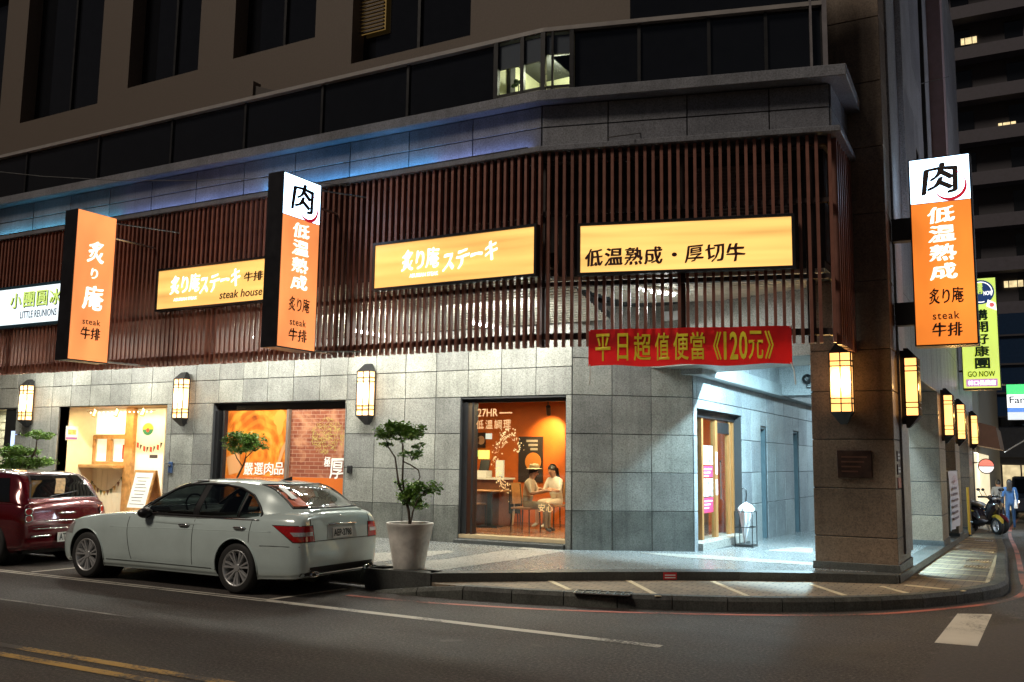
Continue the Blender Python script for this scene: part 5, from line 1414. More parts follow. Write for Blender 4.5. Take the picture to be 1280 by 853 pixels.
# umbrella stand and white umbrella
up = Vector((-4.58, 16.95, ZP+slope(16.95)))
us = thing('umbrella_stand', 'black wire umbrella stand beside the arcade door', 'umbrella stand', up)
MB().box(-.16, .16, -.16, .16, .02, .05).build('tray', BLACK, us, local=True)
for sx in (-1, 1):
    for sy in (-1, 1): MB().tube([(sx*.155, sy*.155, 0), (sx*.155, sy*.155, .62)], .009, 6).build('upright', BLACK, us, local=True)
for z in (.62, .35):
    MB().tube([(-.155, -.155, z), (.155, -.155, z), (.155, .155, z), (-.155, .155, z), (-.155, -.155, z)], .009, 6).build('hoop', BLACK, us, local=True)
um = thing('umbrella', 'folded white umbrella with a dark hooked handle in the wire stand', 'umbrella', up+Vector((-.02, -.02, .05)))
q = MB(); prof = [(0, .0), (.012, .02), (.05, .25), (.10, .52), (.13, .62), (.09, .68), (.03, .72), (.01, .74)]
pts = []
for (r_, h) in prof: pts.append([Vector((r_*(1+.22*math.sin(7*w))*math.cos(w)+.05*h, r_*(1+.22*math.sin(7*w))*math.sin(w), h)) for w in [2*PI*k/28 for k in range(29)]])
q.grid(pts); q.build('canopy', plain('umbrella_white', (.75, .76, .8), .6), um, local=True, smooth=True)
MB().tube([(.03, 0, .70), (.045, 0, .88), (.04, 0, .95), (.0, 0, .99), (-.04, 0, .96), (-.045, 0, .92)], .011, 6).build('handle', BLACK, um, local=True)
# CCTV camera on the cross beam
cc_ = onY(1009, 474, 20.55)
cv = thing('security_camera', 'black dome-headed security camera hung on the arcade cross beam', 'camera', cc_)
MB().ball(cc_, (.11, .11, .11), 12, 8).build('head', BLACK, cv, smooth=True)
MB().ball(cc_+Vector((0, -.09, 0)), .045, 8, 6).build('lens', CHROME, cv)
MB().tube([cc_+Vector((0, 0, -.05)), cc_+Vector((.0, .0, -.16)), cc_+Vector((.16, .05, -.18))], .03, 6).build('arm', BLACK, cv)
# bronze plaque and small number plates on the pillar
a = FP.px(1046, 563); b = FP.px(1091, 598)
pq = thing('bronze_plaque', 'dark bronze plaque on the front of the corner pillar', 'plaque', FP.p((a[0]+b[0])/2, .0, b[1]))
MB().fbox(FP, a[0], b[0], .001, .03, b[1], a[1]).build('plate', plain('bronze', (.050, .024, .016), .5, .4, var=.6, nscale=8), pq, bevel=.008)
for k in range(4): MB().fbox(FP, a[0]+.06, b[0]-.06-.04*k, .0301, .033, a[1]-.10-.065*k, a[1]-.08-.065*k).build('text_line', plain('bronze_light', (.16, .07, .045), .5, .4), pq)
for k, (zc_, mt, lab) in enumerate(((1.78, plain('plate_dark', (.06, .02, .03), .5), 'small dark number plate, upper one'), (1.60, plain('plate_dark', (.06, .02, .03), .5), 'small dark number plate, lower one'), (1.42, plain('plate_salmon', (.62, .14, .10), .5), 'salmon red square plate'))):
    tp = thing('number_plate', lab + ' on the side of the corner pillar', 'plate', FSIDE.p(14.0, .0, zc_))
    MB().fbox(FSIDE, 13.75, 14.05, .001, .012, zc_-.07, zc_+.07).build('plate', mt, tp)
    if k < 2:
        for j in range(2): MB().fbox(FSIDE, 13.79, 14.01, .0121, .0135, zc_-.04+.045*j, zc_-.01+.045*j).build('text_line', WHITE, tp)
# ================================================================== vehicles
def carpaint(name, col, flake=.25, rough=.32, metal=.35):
    m, nt, b = newmat(name)
    nz = node(nt, 'ShaderNodeTexNoise', Scale=900.0, Detail=1.0); L(nt, coords(nt), nz.inputs['Vector'])
    n2 = node(nt, 'ShaderNodeTexNoise', Scale=3.0, Detail=4.0); L(nt, coords(nt), n2.inputs['Vector'])
    c = ramp(nt, nz.outputs[0], [(.35, tuple(x*(1-flake) for x in col)), (.65, tuple(min(1, x*(1+flake)) for x in col))])
    c = mix(nt, 1.0, c, ramp(nt, n2.outputs[0], [(.3, (.88,)*3), (.7, (1, 1, 1))]), 'MULTIPLY')
    L(nt, c, b.inputs['Base Color']); b.inputs['Metallic'].default_value = metal; b.inputs['Roughness'].default_value = rough
    b.inputs['Coat Weight'].default_value = 1.0; b.inputs['Coat Roughness'].default_value = .03
    return m
TINT = plain('car_window_tint', (0.008, 0.009, 0.010), .03, spec=.7)
SEAM = plain('panel_gap_black', (.01, .01, .01), .6)
RIM = plain('alloy_rim', (.66, .67, .68), .36, .75, var=.08)
REDL = plain('tail_lamp_red', (.42, .010, .012), .08, var=.25, nscale=40, coat=1.0)
CLRL = plain('tail_lamp_clear', (.62, .60, .60), .08, .4, var=.25, nscale=40, coat=1.0)
PLATE = plain('plate_white', (.74, .75, .72), .4, var=.03)

def crom(pts, n):
    """Catmull-Rom samples through 2-D points"""
    P = [Vector(p) for p in pts]; out = []
    for i in range(len(P)-1):
        p0 = P[i-1] if i else P[0]*2-P[1]; p1, p2 = P[i], P[i+1]; p3 = P[i+2] if i+2 < len(P) else P[-1]*2-P[-2]
        for k in range(n):
            t = k/n; out.append(.5*((2*p1)+(p2-p0)*t+(2*p0-5*p1+4*p2-p3)*t*t+(3*p1-p0-3*p2+p3)*t**3))
    out.append(P[-1]); return out
def loft(keys, secfn, xs_):
    """closed shell from half sections; secfn(values) -> list of (y, z) from bottom centre to top centre"""
    K = {k: np.array(v, float) for k, v in keys.items()}
    rings = []
    for x in xs_:
        val = {k: smooth_interp(x, K['x'], v) for k, v in K.items() if k != 'x'}
        sec = secfn(val)
        rings.append([Vector((x, -p[0], p[1])) for p in sec[::-1]][:-1] + [Vector((x, p[0], p[1])) for p in sec])
    return rings
def smooth_interp(x, X, V):
    """monotone-ish cubic through key values"""
    i = int(np.clip(np.searchsorted(X, x)-1, 0, len(X)-2))
    h = X[i+1]-X[i]; t = float(np.clip((x-X[i])/h, 0, 1))
    def slope_(k):
        if k == 0 or k == len(X)-1:
            return 0.0 if k == len(X)-1 and False else ((V[1]-V[0])/(X[1]-X[0]) if k == 0 else (V[-1]-V[-2])/(X[-1]-X[-2]))
        a = (V[k]-V[k-1])/(X[k]-X[k-1]); b = (V[k+1]-V[k])/(X[k+1]-X[k])
        return 0.0 if a*b <= 0 else 2*a*b/(a+b)
    m0, m1 = slope_(i)*h, slope_(i+1)*h
    return float((2*t**3-3*t*t+1)*V[i]+(t**3-2*t*t+t)*m0+(-2*t**3+3*t*t)*V[i+1]+(t**3-t*t)*m1)
def shell(rings):
    m = MB(); n = len(rings[0]); vs = [p for r in rings for p in r]; fs = []
    for i in range(len(rings)-1):
        for j in range(n-1): fs.append((i*n+j, (i+1)*n+j, (i+1)*n+j+1, i*n+j+1))
        fs.append((i*n+n-1, (i+1)*n+n-1, (i+1)*n, i*n))
    fs.append(tuple(range(n))); fs.append(tuple(reversed(range((len(rings)-1)*n, len(rings)*n))))
    m.add(vs, fs); return m
def body_section(v):
    hw, zb, zs, zt = v['hw'], v['zb'], v['zs'], v['zt']; d = zs-zb
    pts = [(0, zb), (.80*hw, zb), (.925*hw, zb+.05*d), (.972*hw, zb+.20*d), (.992*hw, zb+.38*d), (1.0*hw, zb+.60*d), (.992*hw, zb+.76*d), (.962*hw, zb+.90*d), (.915*hw, zs), (.80*hw, zs+.62*(zt-zs)), (.45*hw, zt-.08*(zt-zs)), (0, zt)]
    return crom(pts, 6)
def cabin_section(v, n=4):
    yb, yr, zr, z0 = v['yb'], v['yr'], v['zr'], v['z0']; h = max(.04, zr-z0)
    pts = [(0, z0-.12), (yb*.95, z0-.12), (yb, z0), (yb*.985, z0+.22*h), (yb+(yr-yb)*.52, z0+.58*h), (yr+.015, z0+.86*h), (yr-.06, z0+.945*h), (yr*.5, z0+.992*h), (0, zr)]
    return crom(pts, n)
class Surf:
    """ray casts onto a finished shell to lay trim on it"""
    def __init__(self, *meshes):
        V = []; F_ = []
        for me in meshes:
            o = len(V); V += [v.co.copy() for v in me.vertices]; F_ += [tuple(i+o for i in p.vertices) for p in me.polygons]
        self.b = BVHTree.FromPolygons(V, F_)
    def hit(self, o, d, off=.004):
        d = Vector(d).normalized()
        h = self.b.ray_cast(Vector(o), d)
        if h[0] is None: return None
        n = h[1] if h[1].dot(d) < 0 else -h[1]
        return h[0]+n*off
    def patch(self, rows, d, off=.004):
        """rows of start points cast along d; returns grid of hits"""
        out = []
        for r in rows:
            q = [self.hit(p, d, off) for p in r]
            if any(x is None for x in q):
                good = [x for x in q if x is not None]
                if not good: continue
                q = [x if x is not None else min(good, key=lambda g: (g-Vector(p)).length) for x, p in zip(q, r)]
            out.append(q)
        return out
    def path(self, pts, d, off=.003):
        return [h for h in (self.hit(p, d, off) for p in pts) if h is not None]

def wheel(parent, x, y, rad, wid, side, spokes=7, twin=True):
    """a wheel with tyre, rim, spokes; side = +1 when the outer face looks to +y"""
    w = thing_part('wheel', parent, (x, y, rad))
    ty = MB(); R0 = rad*.70
    ty.lathe([(R0, -wid*.46*1), (rad*.90, -wid*.5), (rad*.985, -wid*.40), (rad, -wid*.2), (rad, wid*.2), (rad*.985, wid*.40), (rad*.90, wid*.5), (R0, wid*.46)], (0, 0, 0), 40, 'y', cap=False)
    ty.build('tyre', RUBBER, w, local=True, smooth=True)
    rm = MB(); rm.lathe([(R0*1.02, wid*.46*side), (R0*.985, wid*.485*side), (R0*.93, wid*.42*side), (R0*.90, -wid*.35*side)], (0, 0, 0), 40, 'y', cap=False); rm.build('rim', RIM, w, local=True, smooth=True)
    MB().lathe([(R0*.90, -.02*side), (R0*.90, -.04*side)], (0, 0, 0), 24, 'y').build('brake_shadow', BLACK, w, local=True)
    for k in range(spokes):
        for da in ((-.13, .13) if twin else (0,)):
            a = 2*PI*k/spokes + da + .2; b_ = 2*PI*k/spokes + da*1.25 + .2
            q = MB(); r0, r1 = R0*.16, R0*.95
            for_ = []
            t = Vector((-math.sin(a), 0, math.cos(a)))
            p0 = Vector((r0*math.cos(a), wid*.34*side, r0*math.sin(a))); p1 = Vector((r1*math.cos(b_), wid*.44*side, r1*math.sin(b_)))
            wd0, wd1 = R0*.055, R0*.075
            dn = Vector((0, -.03*side, 0))
            q.hexa([p0-t*wd0+dn, p0+t*wd0+dn, p1+t*wd1+dn, p1-t*wd1+dn, p0-t*wd0*.7, p0+t*wd0*.7, p1+t*wd1*.7, p1-t*wd1*.7]); q.build('spoke', RIM, w, local=True)
    MB().lathe([(R0*.22, wid*.30*side), (R0*.20, wid*.385*side), (R0*.10, wid*.40*side)], (0, 0, 0), 20, 'y').build('hub_cap', RIM, w, local=True, smooth='auto')
    return w
def thing_part(name, parent, loc):
    o = bpy.data.objects.new(name, None); C.objects.link(o); o.empty_display_size = .05; o.parent = parent; o.location = loc; return o
def cut_arches(o, cuts):
    """open the wheel arches: drop faces inside the circle, pull the rim of the hole onto the circle"""
    bm = bmesh.new(); bm.from_mesh(o.data)
    for (x, z, r, y0, y1) in cuts:
        ins = lambda v: y0 <= v.co.y <= y1 and (v.co.x-x)**2+(v.co.z-z)**2 < r*r
        bmesh.ops.delete(bm, geom=[f for f in bm.faces if all(ins(v) for v in f.verts)], context='FACES')
        for v in [v for v in bm.verts if ins(v)]:
            d = Vector((v.co.x-x, v.co.z-z)); l = max(d.length, 1e-4)
            v.co.x = x+d.x/l*r; v.co.z = z+d.y/l*r
    bmesh.ops.delete(bm, geom=[v for v in bm.verts if not v.link_faces], context='VERTS')
    bm.to_mesh(o.data); bm.free()
def finish_shell(o, mat_=None):
    bm = bmesh.new(); bm.from_mesh(o.data)
    bmesh.ops.remove_doubles(bm, verts=bm.verts, dist=.0004)
    bmesh.ops.recalc_face_normals(bm, faces=bm.faces)
    for f in bm.faces: f.smooth = True
    for e in bm.edges:
        if e.is_manifold and e.calc_face_angle(0) > .75: e.smooth = False
    bm.to_mesh(o.data); bm.free()
    o.data.materials.clear(); o.data.materials.append(mat_)

# ---------------------------------------------------------------- silver white saloon
SZ, SY = .94, .945
PAINT = carpaint('silver_white_paint', (.64, .77, .765), flake=.10, rough=.22, metal=.08)
car = thing('parked_car', 'silver-white four-door saloon parked at the kerb, rear plate AEP-3798', 'car', (-8.58, 9.44, 0.004), PI)
bk = dict(x=[-1.03, -1.015, -.99, -.95, -.86, -.70, -.40, 0, .6, 1.2, 1.9, 2.4, 2.76, 3.1, 3.32, 3.45, 3.52, 3.555],
          zt=[.60, .70, .90, 1.035, 1.075, 1.085, 1.08, 1.04, .98, .98, .985, .955, .915, .86, .79, .71, .63, .50],
          zs=[.55, .64, .83, .94, .975, .985, .975, .965, .955, .945, .925, .895, .865, .81, .745, .67, .59, .46],
          hw=[.64, .71, .765, .80, .838, .870, .898, .905, .885, .875, .880, .895, .900, .875, .82, .75, .66, .52],
          zb=[.36, .30, .265, .24, .225, .215, .20, .185, .18, .18, .18, .18, .19, .20, .20, .22, .26, .32])
ck = dict(x=[-.86, -.70, -.50, -.25, 0.0, .35, .7, 1.05, 1.3, 1.55, 1.8, 2.02],
          zr=[1.085, 1.15, 1.27, 1.385, 1.43, 1.452, 1.455, 1.435, 1.385, 1.27, 1.12, .985],
          yb=[.62, .72, .77, .80, .815, .825, .83, .83, .825, .82, .80, .74],
          yr=[.50, .53, .555, .575, .59, .60, .60, .595, .59, .60, .625, .63],
          z0=[.93]*12)
bk['x'] = [(-.4+(x+.4)*.92) if x < -.4 else (2.9+(x-2.9)*.87 if x > 2.9 else x) for x in bk['x']]
for d_, ks_ in ((bk, ('zt', 'zs', 'zb')), (ck, ('zr', 'z0'))):
    for k in ks_: d_[k] = [v*SZ for v in d_[k]]
for d_, ks_ in ((bk, ('hw',)), (ck, ('yb', 'yr'))):
    for k in ks_: d_[k] = [v*SY for v in d_[k]]
xsb = sorted(set(list(np.linspace(bk['x'][0], -.82, 13)) + list(np.linspace(-.82, 3.2, 110)) + list(np.linspace(3.2, bk['x'][-1], 14))))
body = shell(loft(bk, body_section, xsb)).build('body', PAINT, car, local=True)
WR = .305
WYc = .775*SY
cut_arches(body, [(0, WR+.005, .345, .5, 1.2), (0, WR+.005, .345, -1.2, -.5), (2.76, WR+.005, .345, .5, 1.2), (2.76, WR+.005, .345, -1.2, -.5)])
finish_shell(body, PAINT)
cabin = shell(loft(ck, lambda v: cabin_section(v, 9), list(np.linspace(-.86, 2.02, 150)))).build('cabin', PAINT, car, local=True)
finish_shell(cabin, PAINT)
for sx in (0, 2.76):
    for sy in (1, -1):
        MB().lathe([(.343, 0), (.343, .3)], (sx, (.42 if sy > 0 else -.72), WR+.005), 28, 'y', cap=False).build('wheel_well', BLACK, car, local=True)
        wheel(car, sx, sy*(WYc-.01), WR, .215, sy)
Sb = Surf(body.data); Sc = Surf(cabin.data); Sa = Surf(body.data, cabin.data)
def arch_lip(x, s):
    pts = [(x+.352*math.cos(a), 2*s, WR+.005+.352*math.sin(a)) for a in np.linspace(-.15, PI+.15, 26)]
    P = Sb.path(pts, (0, -s, 0), .002)
    if len(P) > 3: MB().tube(P, .009, 6).build('arch_lip', PAINT, car, local=True, smooth=True)
for x in (0, 2.76):
    for s in (1, -1): arch_lip(x, s)
CARGLASS = glassmat('car_window_glass', (.30, .34, .33), .25)
# side windows: lower and upper outline along x
def side_glass(name, x0, x1, lo, up, s, nx=16, nz=7, mat_=None, off=.006):
    mat_ = mat_ or CARGLASS
    rows = []
    for i in range(nz+1):
        rows.append([(x0(i/nz)+(x1(i/nz)-x0(i/nz))*j/nx, 2*s, (lo(x0(i/nz)+(x1(i/nz)-x0(i/nz))*j/nx)*(1-i/nz)+up(x0(i/nz)+(x1(i/nz)-x0(i/nz))*j/nx)*i/nz)) for j in range(nx+1)])
    g = Sc.patch(rows, (0, -s, 0), off)
    q = MB(); q.grid(g if s < 0 else [r[::-1] for r in g]); return q.build(name, mat_, car, local=True, smooth=True)
LO = lambda x: (.955+.012*(x < .2)*(.2-x))*SZ
def UP(x): return float(np.interp(x, [-.36, -.24, -.08, .15, .4, .7, 1.05, 1.3, 1.55, 1.8], [.985, 1.12, 1.25, 1.335, 1.37, 1.378, 1.358, 1.30, 1.17, .99]))*SZ
for s in (1, -1):
    side_glass('pillar_cover', lambda t: .69-.015*t, lambda t: .81-.015*t, LO, UP, s, 4, 6, BLACK, .005)
    side_glass('pillar_cover', lambda t: .01-.02*t, lambda t: .06-.02*t, LO, UP, s, 2, 6, BLACK, .005)
    rim_ = [(x, LO(x)+.003) for x in np.linspace(-.32, 1.72, 40)] + [(x, UP(x)) for x in np.linspace(1.72, -.32, 60)]
    P = Sc.path([(x, 2*s, z) for x, z in rim_], (0, -s, 0), .004); MB().tube(P+[P[0]], .015, 6).build('window_seal', BLACK, car, local=True, smooth=True)
    side_glass('rear_quarter_glass', lambda t: -.30+.05*t, lambda t: .02-.02*t, LO, UP, s, 10)
    side_glass('rear_door_glass', lambda t: .05-.02*t, lambda t: .70-.015*t, LO, UP, s)
    side_glass('front_door_glass', lambda t: .80-.015*t, lambda t: 1.70-.04*t, LO, UP, s, 22)
    P = Sa.path([(x, 2*s, LO(x)-.014) for x in np.linspace(-.33, 1.76, 30)], (0, -s, 0), .004); MB().tube(P, .008, 6).build('window_trim', CHROME, car, local=True, smooth=True)
    for nm, line in (('door_seam', [(.76, z) for z in np.linspace(.30, .90, 12)]), ('door_seam', [(1.98-.10*((.9-z)/.6)**2, z) for z in np.linspace(.30, .89, 12)]),
                     ('door_seam', [(-.22+.45*max(0, (.62-z)/.30)**1.6 if z < .62 else -.22, z) for z in np.linspace(.31, .90, 16)]),
                     ('sill_seam', [(x, .275) for x in np.linspace(.42, 2.36, 24)])):
        P = Sb.path([(x, 2*s, z) for x, z in line], (0, -s, 0), .0005); MB().tube(P, .0045, 5).build(nm, SEAM, car, local=True)
    # shoulder crease
    P = Sb.path([(x, 2*s, .70+.055*(2.4-x)/2.6) for x in np.linspace(-.55, 2.30, 30)], (0, -s, 0), -.0045); MB().tube(P, .008, 6).build('side_crease', PAINT, car, local=True, smooth=True)
    for hx in (.93, -.05):
        P = Sb.path([(hx+dx, 2*s, .775+.01*(1-hx)) for dx in np.linspace(-.10, .10, 7)], (0, -s, 0), .022)
        if len(P) == 7:
            P[0] = P[0]-Vector((0, s*.02, 0)); P[-1] = P[-1]-Vector((0, s*.02, 0)); MB().tube(P, [.009, .013, .015, .015, .015, .013, .009], 8).build('door_handle', CHROME, car, local=True, smooth=True)
    # mirror
    c = Vector((1.62, s*.895*SY, .965*SZ)); q = MB()
    q.ball(c, (.085, .105, .07), 14, 10); q.build('mirror_housing', PAINT if False else DARK, car, local=True, smooth=True)
    MB().tube([(1.66, s*.76, .90), (1.64, s*.86, .905)], .025, 8).build('mirror_stalk', DARK, car, local=True)
    P = Sb.path([(x, 2*s, .345) for x in np.linspace(.10, .44, 4)], (0, -s, 0), .004)
    if len(P) > 1: MB().tube([p+Vector((.0, 0, -.05)) for p in P[1:]], .006, 5).build('sill_trim', CHROME, car, local=True)
# screens
def end_glass(name, x0, z0, z1, yh, d, sx, mat_, off, nx=16, nz=10):
    rows = []
    for i in range(nz+1):
        t = i/nz; z = z0+(z1-z0)*t
        rows.append([(x0, -yh(t)+2*yh(t)*j/nx, z) for j in range(nx+1)])
    g = Sc.patch(rows, d, off); q = MB(); q.grid(g if sx > 0 else [r[::-1] for r in g]); return q.build(name, mat_, car, local=True, smooth=True)
end_glass('rear_screen', -3, 1.10*SZ, 1.385*SZ, lambda t: .60*SY-.05*t, (1, 0, 0), -1, CARGLASS, .006)
end_glass('windscreen', 5, 1.02*SZ, 1.41*SZ, lambda t: .70*SY-.11*t, (-1, 0, 0), 1, CARGLASS, .006)
for nm, x0_, za, zb_, yh, d_ in (('rear_screen_seal', -3, 1.10*SZ, 1.385*SZ, lambda t: .60*SY-.05*t, (1, 0, 0)), ('windscreen_seal', 5, 1.02*SZ, 1.41*SZ, lambda t: .70*SY-.11*t, (-1, 0, 0))):
    pts = [(x0_, -yh(0)+2*yh(0)*k/16, za) for k in range(17)] + [(x0_, yh(k/8), za+(zb_-za)*k/8) for k in range(1, 9)] + [(x0_, yh(1)-2*yh(1)*k/16, zb_) for k in range(1, 17)] + [(x0_, -yh(1-k/8), zb_-(zb_-za)*k/8) for k in range(1, 9)]
    P = Sc.path(pts, d_, .003); MB().tube(P, .014, 6).build(nm, BLACK, car, local=True, smooth=True)
# open the cabin shell behind the glass
bm = bmesh.new(); bm.from_mesh(cabin.data); gone = []
for f in bm.faces:
    c = f.calc_center_median(); ay = abs(c.y); hit_ = False
    if ay > .40 and LO(c.x)+.004 < c.z < UP(c.x)-.004:
        hit_ = any(a < c.x < b for a, b in ((-.29, .01), (.06, .69), (.81, 1.68)))
    for (za, zb_, yh, side) in ((1.10*SZ, 1.385*SZ, lambda t: .60*SY-.05*t, -1), (1.02*SZ, 1.41*SZ, lambda t: .70*SY-.11*t, 1)):
        if za+.004 < c.z < zb_-.004 and ay < yh((c.z-za)/(zb_-za))-.004 and (c.x-.5)*side > .45: hit_ = True
    if hit_: gone.append(f)
bmesh.ops.delete(bm, geom=gone, context='FACES'); bm.to_mesh(cabin.data); bm.free()
SEATM = plain('car_seat_dark', (.035, .033, .032), .7)
MB().box(-.70, 1.86, -.70, .70, .925, .945).build('cabin_floor', SEATM, car, local=True)
for x_, nm in ((.55, 'front_seat'), (-.22, 'rear_seat')):
    for y_ in (-.33, .33):
        q = MB(); q.hexa([(x_-.02, y_-.22, .93), (x_+.10, y_-.22, .93), (x_+.10, y_+.22, .93), (x_-.02, y_+.22, .93), (x_-.16, y_-.19, 1.14), (x_-.06, y_-.19, 1.14), (x_-.06, y_+.19, 1.14), (x_-.16, y_+.19, 1.14)]); q.build(nm, SEATM, car, local=True, bevel=.03)
        MB().ball((x_-.15, y_, 1.20), (.045, .11, .065), 12, 8).build('headrest', SEATM, car, local=True, smooth=True)
MB().hexa([(1.35, -.66, .94), (1.80, -.66, .94), (1.80, .66, .94), (1.35, .66, .94), (1.42, -.64, .985), (1.74, -.64, .965), (1.74, .64, .965), (1.42, .64, .985)]).build('dashboard', SEATM, car, local=True)
MB().tube([(1.25+.05*math.sin(a), .33+.17*math.cos(a), 1.0+.15*math.sin(a)) for a in np.linspace(0, 2*PI, 25)], .014, 6, cap=False).build('steering_wheel', SEATM, car, local=True, smooth=True)
MB().box(1.17, 1.19, -.10, .10, 1.235, 1.28).build('inner_mirror', SEATM, car, local=True)
# sticker inside the rear screen, red
g = Sc.patch([[(-3, .33+.09*j+.02*i, (1.375-.085*i)*SZ) for j in range(3)] for i in range(4)], (1, 0, 0), .008); MB().grid([r[::-1] for r in g]).build('window_sticker', plain('sticker_salmon', (.62, .16, .09), .5), car, local=True, smooth=True)
g = Sc.patch([[(-3, .38+.04*j+.02*i, (1.35-.07*i)*SZ) for j in range(3)] for i in range(3)], (1, 0, 0), .010); MB().grid([r[::-1] for r in g]).build('window_sticker', WHITE, car, local=True, smooth=True)
# boot lid seams
for nm, pts, d in (('boot_seam', [(-3, y, .655) for y in np.linspace(-.58, .58, 22)], (1, 0, 0)), ('boot_seam', [(-3, .58-.02*((z-.655)/.3), z) for z in np.linspace(.655, .955, 10)], (1, 0, 0)), ('boot_seam', [(-3, -.58+.02*((z-.655)/.3), z) for z in np.linspace(.655, .955, 10)], (1, 0, 0)),
                   ('bumper_seam', [(-.93, 2, .60), (-.80, 2, .60), (-.6, 2, .60), (-.40, 2, .595)], (0, -1, 0)), ('bumper_seam', [(-.93, -2, .60), (-.80, -2, .60), (-.6, -2, .60), (-.40, -2, .595)], (0, 1, 0))):
    P = Sb.path(pts, d, .0005)
    if len(P) > 1: MB().tube(P, .0045, 5).build(nm, SEAM, car, local=True)
# tail lamps wrap the corners: cast along the diagonal
for s in (1, -1):
    D = Vector((1, -s*.85, 0)).normalized(); T = Vector((.85, s*1.0, 0)).normalized()   # T runs from rear face forward round the corner
    base = Vector((-.93, s*.70, 0))
    def lampgrid(t0a, t0b, t1a, t1b, z0, z1, n=10, mz=5):
        rows = []
        for i in range(mz+1):
            f = i/mz; ta = t0a+(t0b-t0a)*f; tb = t1a+(t1b-t1a)*f
            rows.append([base - D*2 + T*(ta+(tb-ta)*j/n) + Vector((0, 0, z0+(z1-z0)*f)) for j in range(n+1)])
        return rows
    for nm, mt, args, off in (('tail_lamp', REDL, (-.16, -.13, .10, .32, .655, .835), .006), ('tail_lamp_clear_band', CLRL, (-.13, -.125, .10, .14, .72, .765), .010), ('tail_lamp_rim', SEAM, (-.17, -.14, .11, .335, .645, .845), .002)):
        g = Sb.patch(lampgrid(*args), D, off)
        if g: MB().grid(g if s < 0 else [r[::-1] for r in g]).build(nm, mt, car, local=True, smooth=True)
# rear number plate recess, plate, star badge, strip, lettering
FRr = Frame((0, 0), (1, 0), (0, 1))
def rear_pt(y, z, off=.0): 
    h = Sb.hit((-3, y, z), (1, 0, 0), off); return h if h is not None else Vector((-1, y, z))
xr = rear_pt(0, .74).x
class RF:      # plane of the boot lid: u = -y (reads left to right from behind), outwards -x
    def __init__(self, x, tilt=0.0): self.x = x; self.t = tilt
    def p(self, s, d, z): return Vector((self.x-d+self.t*(z-.74), -s, z))
rf = RF(xr, .12)
MB().hexa([rf.p(-.29, -.03, .665), rf.p(.29, -.03, .665), rf.p(.29, .002, .665), rf.p(-.29, .002, .665), rf.p(-.26, -.03, .83), rf.p(.26, -.03, .83), rf.p(.26, .002, .83), rf.p(-.26, .002, .83)]).build('plate_recess', plain('recess_paint', (.40, .45, .45), .35), car, local=True)
MB().fbox(rf, -.19, .19, .003, .012, .675, .80).build('number_plate', PLATE, car, local=True)
q = MB(); fit_text(q, 'AEP-3798', rf, (-.17, .17, .695, .78), .015, bold=.02); q.build('plate_lettering', plain('plate_ink', (.02, .03, .03), .5), car, local=True)
MB().tube([rf.p(-.27, .012, .838), rf.p(0, .02, .845), rf.p(.27, .012, .838)], .010, 8).build('chrome_strip', CHROME, car, local=True, smooth=True)
zc_ = .895; xc = rear_pt(0, zc_).x
rs = RF(xc-.004, .12)
q = MB(); ring = [rs.p(.042*math.cos(a), .006+.12*0, zc_+.042*math.sin(a)*1.0) for a in np.linspace(0, 2*PI, 25)]; q.tube(ring, .0055, 6, cap=False); q.build('badge_ring', CHROME, car, local=True, smooth=True)
for k in range(3):
    a = PI/2+2*PI*k/3; t = Vector((-math.sin(a), math.cos(a)))
    q = MB(); q.add([rs.p(.040*math.cos(a), .006, zc_+.040*math.sin(a)), rs.p(.008*t.x, .008, zc_+.008*t.y), rs.p(-.008*t.x, .008, zc_-.008*t.y)], [(0, 1, 2), (2, 1, 0)]); q.build('badge_star', CHROME, car, local=True)
q = MB(); xl = rear_pt(.44, .885).x; fit_text(q, 'C 300', RF(xl-.003, .12), (-.54, -.36, .872, .902), .004, bold=.02); q.build('badge_lettering', CHROME, car, local=True)
# lower bumper insert and tail pipes
g = Sb.patch([[(-3, y, z) for y in np.linspace(-.60-.1*(z < .3), .60+.1*(z < .3), 26)] for z in (.255, .29, .325, .355)], (1, 0, 0), .005)
MB().grid([r[::-1] for r in g]).build('bumper_insert', BLACK, car, local=True, smooth=True)
P = Sb.path([(-3, y, .268) for y in np.linspace(-.48, .48, 14)], (1, 0, 0), .01); MB().tube(P, .008, 6).build('bumper_trim', CHROME, car, local=True)
for s in (1, -1):
    pt = rear_pt(s*.50, .275)
    q = MB()
    ringo = [[Vector((x, pt.y+ry*math.cos(a), .265+rz_*math.sin(a))) for a in np.linspace(0, 2*PI, 21)] for (x, ry, rz_) in ((pt.x+.12, .065, .032), (pt.x-.02, .07, .036), (pt.x-.022, .06, .027), (pt.x+.10, .055, .023))]
    q.grid(ringo); q.build('tail_pipe', CHROME, car, local=True, smooth=True)
    MB().box(pt.x+.05, pt.x+.06, pt.y-.055, pt.y+.055, .245, .285).build('pipe_bore', BLACK, car, local=True)
# roof fin, underside
MB().extr([(-.10, -.012, 1.345), (.06, -.012, 1.352), (-.10, -.012, 1.40)], (0, .024, 0)).build('roof_aerial', DARK, car, local=True)
MB().box(-.6, 3.2, -.6, .6, .17, .24).build('underside', BLACK, car, local=True)
# front lamps and grille for the far end
for s in (1, -1):
    g = Sb.patch([[(3.06+.085*j, 2*s, .58+.05*i) for j in range(4)] for i in range(4)], (0, -s, 0), .005)
    if g: MB().grid(g if s < 0 else [r[::-1] for r in g]).build('headlamp', CLRL, car, local=True, smooth=True)
g = Sb.patch([[(6, y, z) for y in np.linspace(-.36, .36, 10)] for z in np.linspace(.42, .62, 5)], (-1, 0, 0), .005); MB().grid(g).build('grille', BLACK, car, local=True, smooth=True)

